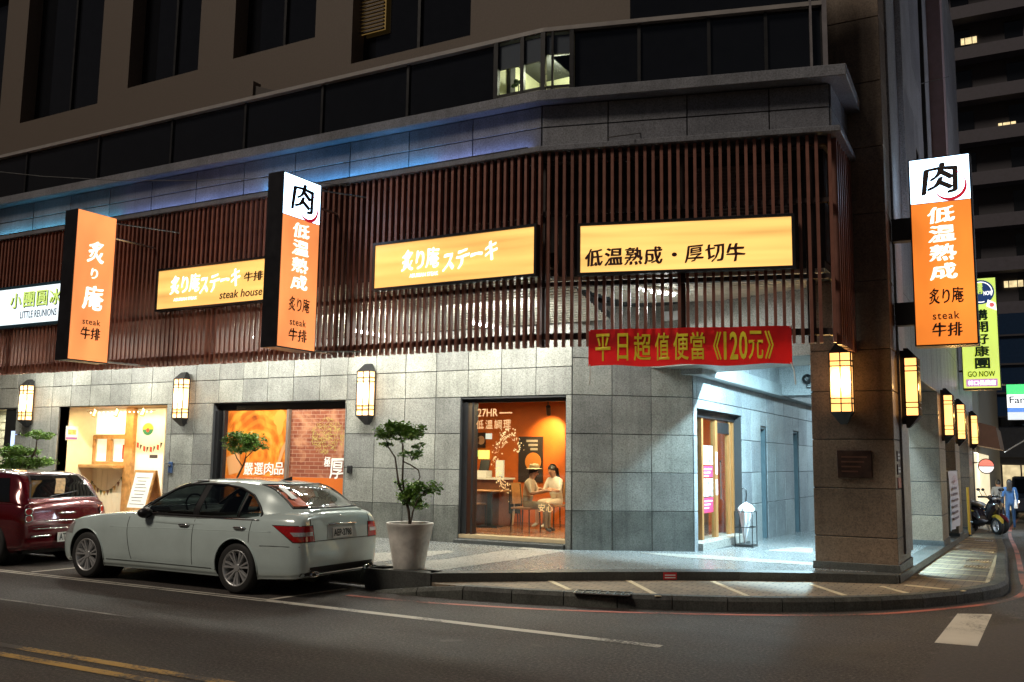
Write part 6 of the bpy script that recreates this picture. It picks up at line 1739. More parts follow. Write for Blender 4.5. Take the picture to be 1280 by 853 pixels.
# ---------------------------------------------------------------- dark red hatchback
RP = carpaint('wine_red_paint', (.12, .004, .009), flake=.35, rough=.2, metal=.3)
red = thing('parked_car', 'dark red hatchback with round twin tail lamps parked at the left edge', 'car', (-13.62, 9.50, .004), PI)
bk2 = dict(x=[-.62, -.605, -.58, -.53, -.42, -.2, .1, .7, 1.4, 2.0, 2.45, 2.75, 2.92, 3.0],
           zt=[.66, .80, .92, .95, .96, .955, .95, .94, .93, .93, .86, .74, .60, .46],
           zs=[.60, .73, .84, .88, .90, .905, .90, .89, .88, .87, .80, .68, .54, .42],
           hw=[.60, .66, .71, .745, .775, .79, .80, .80, .80, .80, .79, .74, .64, .5],
           zb=[.36, .30, .26, .235, .22, .20, .19, .18, .18, .18, .19, .22, .28, .33])
ck2 = dict(x=[-.56, -.46, -.32, -.12, .3, .8, 1.2, 1.5, 1.75, 2.0], zr=[.93, 1.08, 1.27, 1.37, 1.40, 1.41, 1.38, 1.24, 1.07, .93],
           yb=[.66, .70, .725, .735, .74, .745, .745, .74, .73, .70], yr=[.58, .575, .565, .56, .565, .565, .56, .565, .58, .6], z0=[.89]*10)
rb = shell(loft(bk2, body_section, sorted(set(list(np.linspace(-.62, -.4, 12))+list(np.linspace(-.4, 3.0, 90)))))).build('body', RP, red, local=True)
cut_arches(rb, [(0.0, .30, .335, .45, 1.2), (0.0, .30, .335, -1.2, -.45), (2.35, .30, .335, .45, 1.2), (2.35, .30, .335, -1.2, -.45)])
finish_shell(rb, RP)
rc = shell(loft(ck2, cabin_section, list(np.linspace(-.56, 2.0, 40)))).build('cabin', RP, red, local=True); finish_shell(rc, RP)
for sx in (0, 2.35):
    for sy in (1, -1):
        MB().lathe([(.333, 0), (.333, .25)], (sx, (.42 if sy > 0 else -.67), .30), 28, 'y', cap=False).build('wheel_well', BLACK, red, local=True); wheel(red, sx, sy*.69, .295, .19, sy, 8, False)
S2b = Surf(rb.data); S2c = Surf(rc.data)
def rg(S, rows, d, nm, mt, off=.005, flip=True):
    g = S.patch(rows, d, off)
    if g: MB().grid([r[::-1] for r in g] if flip else g).build(nm, mt, red, local=True, smooth=True)
rg(S2c, [[(-3, y, z) for y in np.linspace(-.575+.02*i, .575-.02*i, 14)] for i, z in enumerate(np.linspace(.985, 1.33, 8))], (1, 0, 0), 'rear_screen_surround', BLACK, .003)
rg(S2c, [[(-3, y, z) for y in np.linspace(-.545+.02*i, .545-.02*i, 14)] for i, z in enumerate(np.linspace(1.0, 1.315, 8))], (1, 0, 0), 'rear_screen', TINT, .006)
rg(S2c, [[(-3, -.02-.03*i+.055*j, z) for j in range(4)] for i, z in enumerate(np.linspace(1.05, 1.27, 5))], (1, 0, 0), 'window_sticker', plain('sticker_gold', (.55, .34, .14), .6, var=.4, nscale=18), .009)
for s in (1, -1):
    rg(S2c, [[(x, 2*s, z) for x in np.linspace(-.30+.04*i, 1.45-.03*i, 20)] for i, z in enumerate(np.linspace(.935, 1.28, 7))], (0, -s, 0), 'side_glass', TINT, .005, s > 0)
    for zz in (.80, .70):
        h = S2b.hit((-3, s*.62, zz), (1, 0, 0), .0)
        if h is None: continue
        n_ = Vector((-1, s*.35, .05)).normalized()
        u_ = Vector((0, 0, 1)).cross(n_).normalized(); v_ = n_.cross(u_)
        lens = MB(); lens.add([h+n_*.012+(u_*math.cos(a)+v_*math.sin(a))*.046 for a in np.linspace(0, 2*PI, 20, endpoint=False)], [tuple(range(20))]); lens.build('tail_lamp', REDL, red, local=True)
        MB().tube([h+n_*.012+(u_*math.cos(a)+v_*math.sin(a))*.05 for a in np.linspace(0, 2*PI, 25)], .009, 6, cap=False).build('tail_lamp_ring', CHROME, red, local=True, smooth=True)
    MB().ball((1.5, s*.84, .93), (.07, .09, .06), 10, 8).build('mirror_housing', RP, red, local=True, smooth=True)
xr2 = S2b.hit((-3, 0, .6), (1, 0, 0), 0).x
r2 = RF(xr2, .06)
MB().fbox(r2, -.02-.14, .26, .006, .016, .36-.02, .50-.02).build('number_plate', PLATE, red, local=True)
q = MB(); fit_text(q, 'ATX-0', r2, (-.13, .09, .36, .465), .019, bold=.02); q.build('plate_lettering', plain('plate_ink', (.02, .03, .03), .5), red, local=True)
for z, yh, rr in ((.655, .36, .008), (.545, .55, .006)):
    P = S2b.path([(-3, y, z) for y in np.linspace(-yh, yh, 16)], (1, 0, 0), .006); MB().tube(P, rr, 6).build('chrome_strip', CHROME, red, local=True, smooth=True)
for yc in (.42, -.42):
    P = S2b.path([(-3, yc+y, .44) for y in np.linspace(-.16, .16, 8)], (1, 0, 0), .018); MB().tube(P, .016, 8).build('bumper_bar', CHROME, red, local=True, smooth=True)
P = S2b.path([(-3, y, .765) for y in np.linspace(-.16, .16, 8)], (1, 0, 0), .012); MB().tube(P, [.006, .014, .018, .018, .018, .018, .014, .006], 8).build('boot_handle', CHROME, red, local=True, smooth=True)
P = S2c.path([(-3, .25-.5*t, 1.005+.07*t) for t in np.linspace(0, 1, 8)], (1, 0, 0), .015); MB().tube(P, .007, 6).build('wiper', BLACK, red, local=True)
P = S2b.path([(-3, y, .585) for y in np.linspace(-.56, .56, 18)], (1, 0, 0), .0005); MB().tube(P, .005, 5).build('boot_seam', SEAM, red, local=True)
MB().box(-.4, 2.7, -.55, .55, .17, .24).build('underside', BLACK, red, local=True)
P = S2b.path([(.62, 2, z) for z in np.linspace(.3, .86, 10)], (0, -1, 0), .0005); MB().tube(P, .0045, 5).build('door_seam', SEAM, red, local=True)
# ================================================================== planted trees on the arcade floor
LEAFM = None
def leafmat():
    m, nt, b = newmat('leaf_green')
    oi = nt.nodes.new('ShaderNodeTexCoord')
    nz = node(nt, 'ShaderNodeTexNoise', Scale=9.0, Detail=3.0); L(nt, oi.outputs['Object'], nz.inputs['Vector'])
    L(nt, ramp(nt, nz.outputs[0], [(.3, (.06, .14, .02)), (.55, (.14, .28, .04)), (.75, (.27, .40, .08))]), b.inputs['Base Color'])
    b.inputs['Roughness'].default_value = .45; b.inputs['Subsurface Weight'].default_value = 0.0
    return m
LEAFM = leafmat(); BARK = plain('bark', (.07, .048, .034), .85, var=.4, nscale=30, bmp=.5)
def leaf(mb_, c, l, rng):
    a = rng.uniform(0, 2*PI); t = rng.uniform(-.5, .6)
    d = Vector((math.cos(a)*math.cos(t), math.sin(a)*math.cos(t), math.sin(t))); n = d.cross(Vector((rng.uniform(-1, 1), rng.uniform(-1, 1), rng.uniform(.2, 1)))).normalized()*l*.32
    up = n.cross(d).normalized()*l*.10
    mb_.add([c, c+d*l*.5+n+up, c+d*l, c+d*l*.5-n+up], [(0, 1, 2), (0, 2, 3)])
def tree_with_pads(name, label, base, pads, limbs, pot=None, leafl=.045, density=900, seed=1, group=None):
    """pads: (centre, radii) of leaf clouds; limbs: list of (points, radii)"""
    rng = random.Random(seed)
    r = thing(name, label, 'potted tree' if pot else 'tree', base)
    for (P, rr) in limbs: MB().tube(P, rr, 7).build('trunk' if rr[0] > .016 else 'limb', BARK, r, smooth=True)
    cr = MB()
    for (c, rad) in pads:
        n = int(density*rad[0]*rad[1]*max(rad[2], .05)*60)
        subs = [Vector((rng.gauss(0, .42), rng.gauss(0, .42), rng.gauss(0, .35))) for _ in range(max(5, int(14*rad[0]/.3)))]
        for k in range(n):
            s = rng.choice(subs); q = s + Vector((rng.gauss(0, .17), rng.gauss(0, .17), rng.gauss(0, .22)))
            if q.length > 1.15: continue
            leaf(cr, c + Vector((q.x*rad[0], q.y*rad[1], q.z*rad[2])), leafl*rng.uniform(.6, 1.2), rng)
        for k in range(6):       # twigs into the pad
            s = rng.choice(subs); q = c+Vector((s.x*rad[0], s.y*rad[1], s.z*rad[2])); MB().tube([c-Vector((0, 0, rad[2]*.8)), (c+q)/2-Vector((0, 0, rad[2]*.2)), q], [.007, .005, .002], 5).build('twig', BARK, r)
    cr.build('crown', LEAFM, r)
    return r
# the tall pot in front of the pier
pb = onZ(511, 710.5, ZP)
Yt = pb.y
pt = thing('planter_pot', 'tall tapered pale stone planter pot at the platform edge behind the car', 'plant pot', (pb.x, pb.y, ZP+.002))
pr_ = [(.20, 0), (.205, .01), (.235, .20), (.275, .42), (.300, .56), (.308, .575), (.308, .60), (.296, .605), (.280, .60), (.27, .55)]
hpot = onY(512, 653.5, Yt).z-ZP
MB().lathe([(r_*1.0, h*hpot/.605) for r_, h in pr_], (0, 0, 0), 36, cap=False).build('pot', plain('stone_pot', (.70, .67, .62), .75, var=.28, nscale=5, bmp=.4), pt, local=True, smooth='auto')
MB().lathe([(.001, hpot*.88), (.272, hpot*.90)], (0, 0, 0), 24, cap=False).build('soil', plain('soil', (.03, .022, .016), .95), pt, local=True)
Zs = ZP+hpot*.9
def pp(x, y, dy=0.0): return onY(x, y, Yt+dy)
base = Vector((pb.x, pb.y, Zs))
limbs = [([base, pp(511, 640), pp(506, 620), pp(503, 600, .03), pp(504, 575, .04), pp(503, 555), pp(499, 540)], [.020, .019, .017, .014, .012, .010, .006]),
         ([pp(506, 622), pp(499, 608, -.03), pp(496, 588, -.05), pp(494, 572, -.05), pp(486, 560, -.04), pp(482, 548, -.03)], [.014, .013, .012, .011, .009, .005]),
         ([pp(504, 577, .04), pp(514, 582, .05), pp(523, 588, .04), pp(525, 597, .02), pp(520, 605, .0), pp(521, 616)], [.010, .010, .009, .008, .006, .004]),
         ([base, pp(516, 640, -.02), pp(522, 625, -.04), pp(533, 612, -.03)], [.012, .010, .008, .004])]
def pad(x, y, wpx, hpx, depth=.16):
    c = pp(x, y); s = (onY(x+1, y, Yt)-c).length
    return (c, (wpx*s, depth, hpx*s))
pads = [pad(488, 538, 18, 10, .17), pad(511, 541, 22, 9, .18), pad(497, 531, 16, 5, .14), pad(515, 569, 15, 7, .13), pad(524, 558, 8, 4, .10), pad(484, 556, 8, 4, .1),
        pad(511, 616, 17, 12, .17), pad(532, 611, 15, 8, .14), pad(519, 628, 14, 8, .14), pad(545, 605, 7, 4, .08), pad(500, 603, 6, 7, .08)]
tree_with_pads('potted_tree', 'small cloud-pruned green tree growing in the tall pale pot', base, pads, limbs, True, .050, 2600, 3)
# tree seen above the saloon's roof
Yt2 = 11.4
def p2(x, y, dy=0.0): return onY(x, y, Yt2+dy)
b2_ = p2(293, 640); b2_.z = ZP
limbs = [([Vector((b2_.x, Yt2, ZP+.45)), p2(295, 600), p2(300, 590), p2(306, 577), p2(308, 566)], [.022, .018, .015, .012, .006]), ([p2(303, 583), p2(296, 573), p2(292, 562)], [.010, .008, .004]), ([p2(306, 574), p2(314, 566), p2(320, 559)], [.009, .007, .003])]
def pad2(x, y, w_, h_, dep=.2):
    c = p2(x, y); s = (onY(x+1, y, Yt2)-c).length; return (c, (w_*s, dep, h_*s))
tree_with_pads('potted_tree', 'small round-topped tree in a pot standing behind the silver car, before the printed window', Vector((b2_.x, Yt2, ZP+.45)), [pad2(294, 553, 13, 8), pad2(313, 552, 14, 9), pad2(304, 547, 14, 6), pad2(302, 561, 12, 6), pad2(320, 560, 8, 4)], limbs, True, .046, 2600, 5)
po = thing('planter_pot', 'stone planter pot hidden behind the silver car, under the round-topped tree', 'plant pot', (b2_.x, Yt2, ZP+.002))
MB().lathe([(r_*.85, h*.85) for r_, h in pr_], (0, 0, 0), 30, cap=False).build('pot', MATS['stone_pot'], po, local=True, smooth='auto'); MB().lathe([(.001, .44), (.24, .45)], (0, 0, 0), 20, cap=False).build('soil', MATS['soil'], po, local=True)
# layered tree over the red car
Yt3 = 11.6
def p3(x, y, dy=0.0): return onY(x, y, Yt3+dy)
b3_ = p3(36, 600)
limbs = [([Vector((b3_.x, Yt3, ZP+.45)), p3(36, 585), p3(40, 572), p3(45, 562), p3(46, 550)], [.030, .026, .022, .016, .008]), ([p3(40, 572), p3(30, 572), p3(18, 566)], [.014, .010, .005]), ([p3(42, 567), p3(52, 577), p3(57, 578)], [.012, .009, .004])]
def pad3(x, y, w_, h_, dep=.28):
    c = p3(x, y); s = (onY(x+1, y, Yt3)-c).length; return (c, (w_*s, dep, h_*s))
tree_with_pads('potted_tree', 'layered pine-like potted tree standing behind the dark red car', Vector((b3_.x, Yt3, ZP+.45)), [pad3(47, 545, 13, 4), pad3(14, 564, 15, 5), pad3(30, 565, 10, 4), pad3(50, 578, 13, 5), pad3(24, 580, 20, 6), pad3(8, 585, 10, 4)], limbs, True, .052, 2200, 8)
po = thing('planter_pot', 'stone planter pot hidden behind the dark red car', 'plant pot', (b3_.x, Yt3, ZP+.002))
MB().lathe([(r_*.85, h*.85) for r_, h in pr_], (0, 0, 0), 30, cap=False).build('pot', MATS['stone_pot'], po, local=True, smooth='auto'); MB().lathe([(.001, .44), (.24, .45)], (0, 0, 0), 20, cap=False).build('soil', MATS['soil'], po, local=True)

# ================================================================== people
SKIN = plain('skin', (.50, .27, .17), .5, var=.08); HAIR = plain('hair_black', (.012, .009, .008), .4, var=.3)
def person(label, loc, rz, J, cloth, extra=None, hat=None, longhair=False, scale=1.0):
    """J: joint positions (local, facing -y); cloth: materials for shirt, trousers, shoes, forearm, shin"""
    r = thing('person', label, 'person', loc, rz, scale=scale)
    shirt, trous, shoe, fore, shin = cloth
    mats = [SKIN, shirt, trous, shoe, fore, shin, HAIR, BLACK]
    bones = [('pel', 'waist', 2), ('waist', 'chest', 1), ('chest', 'neck', 1), ('neck', 'head0', 0), ('head0', 'head1', 0)]
    rad = dict(pel=.15, waist=.135, chest=.15, neck=.055, head0=.075, head1=.085)
    for s in 'LR':
        bones += [('chest', 'sh'+s, 1), ('sh'+s, 'el'+s, 1), ('el'+s, 'wr'+s, 4), ('wr'+s, 'ha'+s, 0), ('pel', 'hip'+s, 2), ('hip'+s, 'kn'+s, 2), ('kn'+s, 'an'+s, 5), ('an'+s, 'to'+s, 3)]
        rad.update({'sh'+s: .068, 'el'+s: .045, 'wr'+s: .030, 'ha'+s: .034, 'hip'+s: .095, 'kn'+s: .060, 'an'+s: .038, 'to'+s: .036})
    names = ['pel'] + [n for n in rad if n != 'pel']
    J = {k: Vector(v) for k, v in J.items()}
    me = bpy.data.meshes.new('body'); me.from_pydata([tuple(J[n]) for n in names], [(names.index(a), names.index(b)) for a, b, _ in bones], [])
    ob = bpy.data.objects.new('body', me); C.objects.link(ob)
    md = ob.modifiers.new('skin', 'SKIN'); md.use_smooth_shade = True
    for i, n in enumerate(names):
        sv = me.skin_vertices[0].data[i]; q = rad[n]
        sv.radius = (q, q*.72) if n in ('pel', 'waist', 'chest') else (q, q); sv.use_root = (n == 'pel')
    ss = ob.modifiers.new('sub', 'SUBSURF'); ss.levels = 1; ss.render_levels = 1
    bpy.context.view_layer.update(); apply_mods(ob)
    m2 = ob.data; V = [v.co.copy() for v in m2.vertices]; F_ = [tuple(p.vertices) for p in m2.polygons]; mi = []
    def near(p):
        best = (9, 0)
        for a, b, k in bones:
            A, B = J[a], J[b]; t = max(0, min(1, (p-A).dot(B-A)/max(1e-6, (B-A).length_squared))); d = (A+(B-A)*t-p).length/(rad[a]*(1-t)+rad[b]*t)
            if d < best[0]: best = (d, k)
        return best[1]
    for f in F_:
        c = Vector((0, 0, 0))
        for i in f: c += V[i]
        mi.append(near(c/len(f)))
    bpy.data.objects.remove(ob)
    b = MB(); b.v = V; b.f = F_; b.mi = mi
    hd = (J['head0']+J['head1'])/2; up = (J['head1']-J['head0']).normalized(); fw = J.get('look', Vector((0, -1, 0))).normalized(); fw = (fw-up*fw.dot(up)).normalized(); rt = fw.cross(up)
    b.cm = 0; b.ball(hd+up*.02, (.075, .085, .11), 12, 10); b.ball(hd+fw*.09-up*.01, (.014, .018, .022), 6, 5)
    for s in (-1, 1):
        b.cm = 0; b.ball(hd+rt*s*.078-up*.005, (.012, .02, .03), 6, 5)
        b.cm = 7; b.ball(hd+fw*.078+rt*s*.03+up*.015, .010, 6, 4)
    b.cm = 3 if False else 0
    b.ball(hd+fw*.079-up*.05, (.024, .008, .006), 6, 4)
    for s in 'LR':          # five fingers from each palm
        w, h = J['wr'+s], J['ha'+s]; d = (h-w).normalized(); sd = d.cross(Vector((0, 0, 1)));  sd = sd.normalized() if sd.length > .1 else Vector((1, 0, 0)); dn = sd.cross(d)
        b.cm = 0
        for k, (o, l) in enumerate(((-.026, .058), (-.009, .070), (.009, .066), (.025, .050))):
            p = h+d*.015+sd*o; b.tube([p, p+d*l*.55+dn*.004, p+d*l*.9-dn*.018], [.009, .008, .006], 6)
        p = h-d*.02+sd*-.03; b.tube([p, p-sd*.03+d*.02, p-sd*.035+d*.05], [.010, .009, .007], 6)
    b.build('body', mats, r, smooth=True, local=True)
    hr = MB()      # hair cap
    pts = []
    for i in range(7):
        a = PI*.5*i/6*1.15
        pts.append([hd+up*(.03+.118*math.cos(a))+(rt*math.cos(w)*.090+fw*(math.sin(w)*.098))*math.sin(a) - fw*.012 - (up*.05*max(0, -math.sin(w)) if i == 6 else Vector()) + (up*.045*max(0, math.sin(w)) if i > 4 else Vector()) for w in np.linspace(0, 2*PI, 19)])
    hr.grid(pts)
    if longhair:
        hr.grid([[hd-fw*(.085+.03*(i/4))+rt*(.085*math.cos(w))-fw*.03*math.sin(w)+up*(.05-.30*i/4) for w in np.linspace(0, PI, 9)] for i in range(5)])
    if not hat: hr.build('hair', HAIR, r, smooth=True, local=True)
    else:
        hr.build('hair', HAIR, r, smooth=True, local=True)
        h = MB(); h.lathe([(.165, -.005), (.17, 0), (.105, .015), (.10, .07), (.07, .10), (.001, .105)], hd+up*.075, 20, cap=False); h.build('hat', hat, r, smooth='auto', local=True)
    return r
def seated(lean=0.0, armfwd=.32, feet=0.0, hands_z=.78, spread=.10, look=(0, -1, -.15)):
    J = dict(pel=(0, 0, .53), waist=(0, -.02-.3*lean, .68), chest=(0, -.04-.8*lean, .88), neck=(0, -.05-1.1*lean, 1.02), head0=(0, -.075-1.3*lean, 1.09), head1=(0, -.09-1.4*lean, 1.20), look=look)
    for s, n in ((1, 'L'), (-1, 'R')):
        J['sh'+n] = (s*.17, -.04-.9*lean, .955); J['el'+n] = (s*.22, -.13-.7*lean, .74); J['wr'+n] = (s*.14, -armfwd, hands_z); J['ha'+n] = (s*.12, -armfwd-.07, hands_z)
        J['hip'+n] = (s*.09, -.04, .51); J['kn'+n] = (s*spread, -.42, .52); J['an'+n] = (s*spread, -.42+feet, .08); J['to'+n] = (s*spread*1.1, -.55+feet, .035)
    return J
CRM = plain('shirt_cream', (.62, .50, .36), .8); WSH = plain('shirt_white', (.68, .62, .54), .8); KHA = plain('trousers_khaki', (.30, .22, .13), .85); DKT = plain('trousers_dark', (.03, .03, .035), .8); SHOE = plain('shoe_dark', (.05, .04, .035), .5); SHOEL = plain('shoe_pale', (.5, .46, .4), .5); STRW = plain('hat_straw', (.42, .32, .18), .85)
pA = at_floor(657, 665); pB = at_floor(696, 660)
person('guest in a pale shirt and straw hat seated side-on with one arm reaching out', (pA.x, pA.y, FLZ), 1.75, seated(.05, .42, -.02, .80, .11, (.3, -1, -.1)), (CRM, KHA, SHOE, SKIN, KHA), hat=STRW, scale=.98)
person('dark-haired guest in a cream polo shirt facing the street across the table', (pB.x, pB.y, FLZ), -.35, seated(.04, .34, -.02, .79, .12, (-.15, -1, -.25)), (WSH, CRM, SHOEL, SKIN, SKIN), longhair=True)
pC = at_floor(676, 649)
person('guest in white seen from behind between the other two guests', (pC.x, pC.y+.1, FLZ), 2.6, seated(.04, .34), (WSH, DKT, SHOE, SKIN, DKT))
o = copy_tree(ch0); o.location = (pC.x, pC.y+.1, FLZ); o.rotation_euler = (0, 0, 2.6); o['label'] = 'dining chair under the guest in white, mostly hidden'

# ================================================================== side street: scooters, passers-by, van
TYR = RUBBER
def scooter(label, loc, rz, colm, accent, tilt=.12):
    r = thing('scooter', label, 'scooter', loc, rz, 'scooters parked on the side pavement')
    r.rotation_euler = (tilt*0, 0, rz)
    for x, nm in ((.62, 'front'), (-.60, 'rear')):
        w = thing_part('wheel', r, (x, 0, .24))
        MB().lathe([(.15, -.05), (.215, -.055), (.24, -.02), (.24, .02), (.215, .055), (.15, .05)], (0, 0, 0), 28, 'y', cap=False).build('tyre', TYR, w, local=True, smooth=True)
        MB().lathe([(.155, -.045), (.14, -.03), (.14, .03), (.155, .045)], (0, 0, 0), 28, 'y', cap=False).build('rim', RIM, w, local=True, smooth=True)
        for k in range(5):
            a = 2*PI*k/5; MB().tube([(.03*math.cos(a), 0, .03*math.sin(a)), (.145*math.cos(a), 0, .145*math.sin(a))], .014, 6).build('spoke', RIM, w, local=True)
        MB().lathe([(.035, -.06), (.035, .06)], (0, 0, 0), 12, 'y').build('hub', STEEL, w, local=True)
    def body_loft(name, sec, mat_):
        q = MB(); rows = []
        for (x, hw, z0, z1) in sec: rows.append([Vector((x, hw*math.cos(a)*(1-.25*max(0, math.sin(a))), (z0+z1)/2+(z1-z0)/2*math.sin(a))) for a in np.linspace(0, 2*PI, 17)])
        q.grid([x_[::-1] for x_ in rows]); q.add(rows[0][:-1], [tuple(range(16))]); q.add(rows[-1][:-1], [tuple(reversed(range(16)))])
        return q.build(name, mat_, r, local=True, smooth='auto')
    body_loft('tail_body', [(-.98, .03, .66, .72), (-.90, .09, .58, .76), (-.70, .14, .46, .76), (-.40, .16, .36, .74), (-.18, .15, .30, .68), (-.08, .13, .28, .48)], colm)
    body_loft('floorboard', [(-.12, .14, .26, .38), (.1, .15, .25, .33), (.30, .15, .25, .34), (.40, .12, .27, .45)], BLACK)
    body_loft('front_shield', [(.36, .16, .30, .72), (.42, .20, .36, .86), (.48, .19, .44, .92), (.56, .12, .56, .92), (.62, .04, .66, .86)], colm)
    body_loft('front_mudguard', [(.40, .05, .42, .48), (.50, .075, .44, .54), (.66, .08, .45, .545), (.80, .07, .38, .46), (.87, .03, .32, .36)], accent)
    body_loft('seat', [(-.88, .05, .76, .80), (-.70, .13, .74, .84), (-.35, .15, .73, .83), (-.12, .11, .70, .78), (-.06, .05, .70, .74)], BLACK)
    q = MB(); q.extr([(-.86, .15, .62), (-.5, .165, .66), (-.22, .155, .60), (-.55, .165, .54)], (0, .006, 0)); q.build('side_stripe', accent, r, local=True)
    q = MB(); q.extr([(-.86, -.156, .62), (-.5, -.171, .66), (-.22, -.161, .60), (-.55, -.171, .54)], (0, .006, 0)); q.build('side_stripe', accent, r, local=True)
    MB().tube([(.62, 0, .24), (.50, 0, .62), (.42, 0, .95)], .022, 8).build('fork', STEEL, r, local=True)
    MB().tube([(.30, .33, .99), (.38, .18, 1.0), (.42, 0, .97), (.38, -.18, 1.0), (.30, -.33, .99)], .017, 8).build('handlebar', BLACK, r, local=True, smooth=True)
    MB().ball((.46, 0, .97), (.10, .13, .075), 12, 8).build('headlamp_cowl', colm, r, local=True, smooth=True)
    MB().ball((.545, 0, .965), (.03, .08, .045), 10, 6).build('headlamp', CLRL, r, local=True, smooth=True)
    for s in (1, -1):
        MB().tube([(.36, s*.22, 1.0), (.34, s*.30, 1.16)], .007, 6).build('mirror_stem', BLACK, r, local=True); MB().ball((.33, s*.32, 1.20), (.015, .055, .04), 10, 6).build('mirror', BLACK, r, local=True, smooth=True)
    MB().ball((-.97, 0, .68), (.03, .09, .04), 10, 6).build('tail_lamp', REDL, r, local=True, smooth=True)
    MB().tube([(-.30, -.16, .28), (-.70, -.18, .34), (-.92, -.18, .42)], [.03, .05, .055], 10).build('exhaust', STEEL, r, local=True, smooth=True)
    body_loft('engine', [(-.62, .07, .18, .32), (-.35, .10, .16, .36), (-.10, .09, .20, .34)], DARK)
    MB().box(-1.0, -.985, -.09, .09, .42, .54).build('number_plate', PLATE, r, local=True)
    MB().tube([(-.1, .1, .26), (-.12, .24, .0)], .012, 6).build('side_stand', STEEL, r, local=True)
    return r
SCR = carpaint('scooter_black', (.02, .012, .016), .2, .2, .2); SCB = carpaint('scooter_blue', (.03, .09, .20), .2, .2, .3)
YEL = plain('accent_yellow', (.55, .36, .04), .35); MAR = plain('accent_maroon', (.14, .012, .02), .3)
def gz(y): return slope(y)+.15
scooter('black scooter with a yellow stripe parked nearest on the side pavement', (-1.32, 29.4, gz(29.4)-.005), -1.0, SCR, YEL)
scooter('black and maroon scooter parked just behind the striped scooter', (-1.32, 30.4, gz(30.4)-.005), -.85, SCR, MAR)
scooter('blue scooter with pale front standing behind the dark scooters', (-1.42, 32.2, gz(32.2)-.005), -1.1, SCB, CLRL)
def standing(step=.12, arm=.1, look=(0, -1, 0)):
    J = dict(pel=(0, 0, .92), waist=(0, -.01, 1.06), chest=(0, -.01, 1.28), neck=(0, -.01, 1.43), head0=(0, -.025, 1.50), head1=(0, -.03, 1.61), look=look)
    for s, n in ((1, 'L'), (-1, 'R')):
        J['sh'+n] = (s*.17, 0, 1.37); J['el'+n] = (s*.215, .04+s*arm*.3, 1.10); J['wr'+n] = (s*.22, -.04-s*arm, .88); J['ha'+n] = (s*.22, -.07-s*arm, .81)
        J['hip'+n] = (s*.09, 0, .89); J['kn'+n] = (s*.09, -.02+s*step*.5, .49); J['an'+n] = (s*.09, .04+s*step, .085); J['to'+n] = (s*.10, -.10+s*step, .035)
    return J
GREYT = plain('top_grey', (.28, .29, .30), .8); NAVY = plain('jeans_navy', (.025, .04, .10), .8); BLUE = plain('jacket_blue', (.03, .10, .26), .7)
def far_at(px, py, y):
    q = onY(px, py, y); return q
w1 = far_at(1250, 650, 38.0); w2 = far_at(1264, 652, 36.5)
person('walker in a grey top and dark jeans, back turned, beyond the scooters', (w1.x, 38.0, slope(38.0)), PI, standing(.10), (GREYT, NAVY, SHOE, SKIN, NAVY))
pw = person('walker with long dark hair, blue clothes and a white bag beyond the scooters', (w2.x, 36.5, slope(36.5)), PI, standing(.14), (BLUE, BLUE, SHOEL, BLUE, BLUE), longhair=True)
hb = thing('hand_bag', 'white shoulder bag carried by the walker in blue', 'bag', (w2.x+.17, 36.45, slope(36.5)+.72))
q = MB(); q.hexa([(-.06, -.16, 0), (.06, -.16, 0), (.06, .16, 0), (-.06, .16, 0), (-.03, -.12, .30), (.03, -.12, .30), (.03, .12, .30), (-.03, .12, .30)]); q.build('pouch', WHITE, hb, local=True, bevel=.02)
MB().tube([(0, -.11, .29), (-.03, -.02, .62), (-.03, .04, .62), (0, .11, .29)], .01, 6).build('strap', WHITE, hb, local=True)
# van coming up the side street
vy = 50.0
vp = onY(1283, 620, vy)
van = thing('van', 'dark blue van with lit headlamps coming up the side street at the right edge', 'van', (vp.x+.2, vy, slope(vy)+.004))
sec = [(0.0, .80, .35, .95), (.10, .84, .30, 1.05), (.45, .86, .28, 1.15), (1.0, .86, .26, 1.85), (1.3, .86, .26, 1.93), (4.2, .86, .26, 1.93), (4.4, .80, .30, 1.85)]
q = MB(); rows = []
for (y, hw, z0, z1) in sec: rows.append([Vector((-hw, y, z0)), Vector((hw, y, z0)), Vector((hw*1.0, y, z0+(z1-z0)*.55)), Vector((hw*.90, y, z1-.05)), Vector((hw*.80, y, z1)), Vector((-hw*.80, y, z1)), Vector((-hw*.90, y, z1-.05)), Vector((-hw, y, z0+(z1-z0)*.55)), Vector((-hw, y, z0))])
q.grid(rows); q.add(rows[0][:-1], [tuple(reversed(range(8)))]); q.add(rows[-1][:-1], [tuple(range(8))]); q.build('body', carpaint('van_blue', (.03, .05, .09), .2, .3, .3), van, local=True, smooth='auto')
MB().hexa([(-.70, .42, 1.17), (.70, .42, 1.17), (.66, .93, 1.78), (-.66, .93, 1.78), (-.70, .40, 1.19), (.70, .40, 1.19), (.66, .91, 1.80), (-.66, .91, 1.80)]).build('windscreen', TINT, van, local=True)
for s in (1, -1):
    MB().ball((s*.62, .0, .78), (.13, .04, .09), 10, 6).build('headlamp', emit('headlamp_lit', (1, .86, .6), 6), van, local=True)
    for y in (.75, 3.6): MB().lathe([(.18, -.1), (.30, -.1), (.31, 0), (.30, .1), (.18, .1)], (s*.72, y, .31), 20, 'x').build('wheel', RUBBER, van, local=True)
    MB().ball((s*.98, .75, 1.25), (.06, .05, .10), 8, 6).build('mirror', BLACK, van, local=True)
MB().box(-.22, .22, -.02, .01, .42, .53).build('number_plate', PLATE, van, local=True)

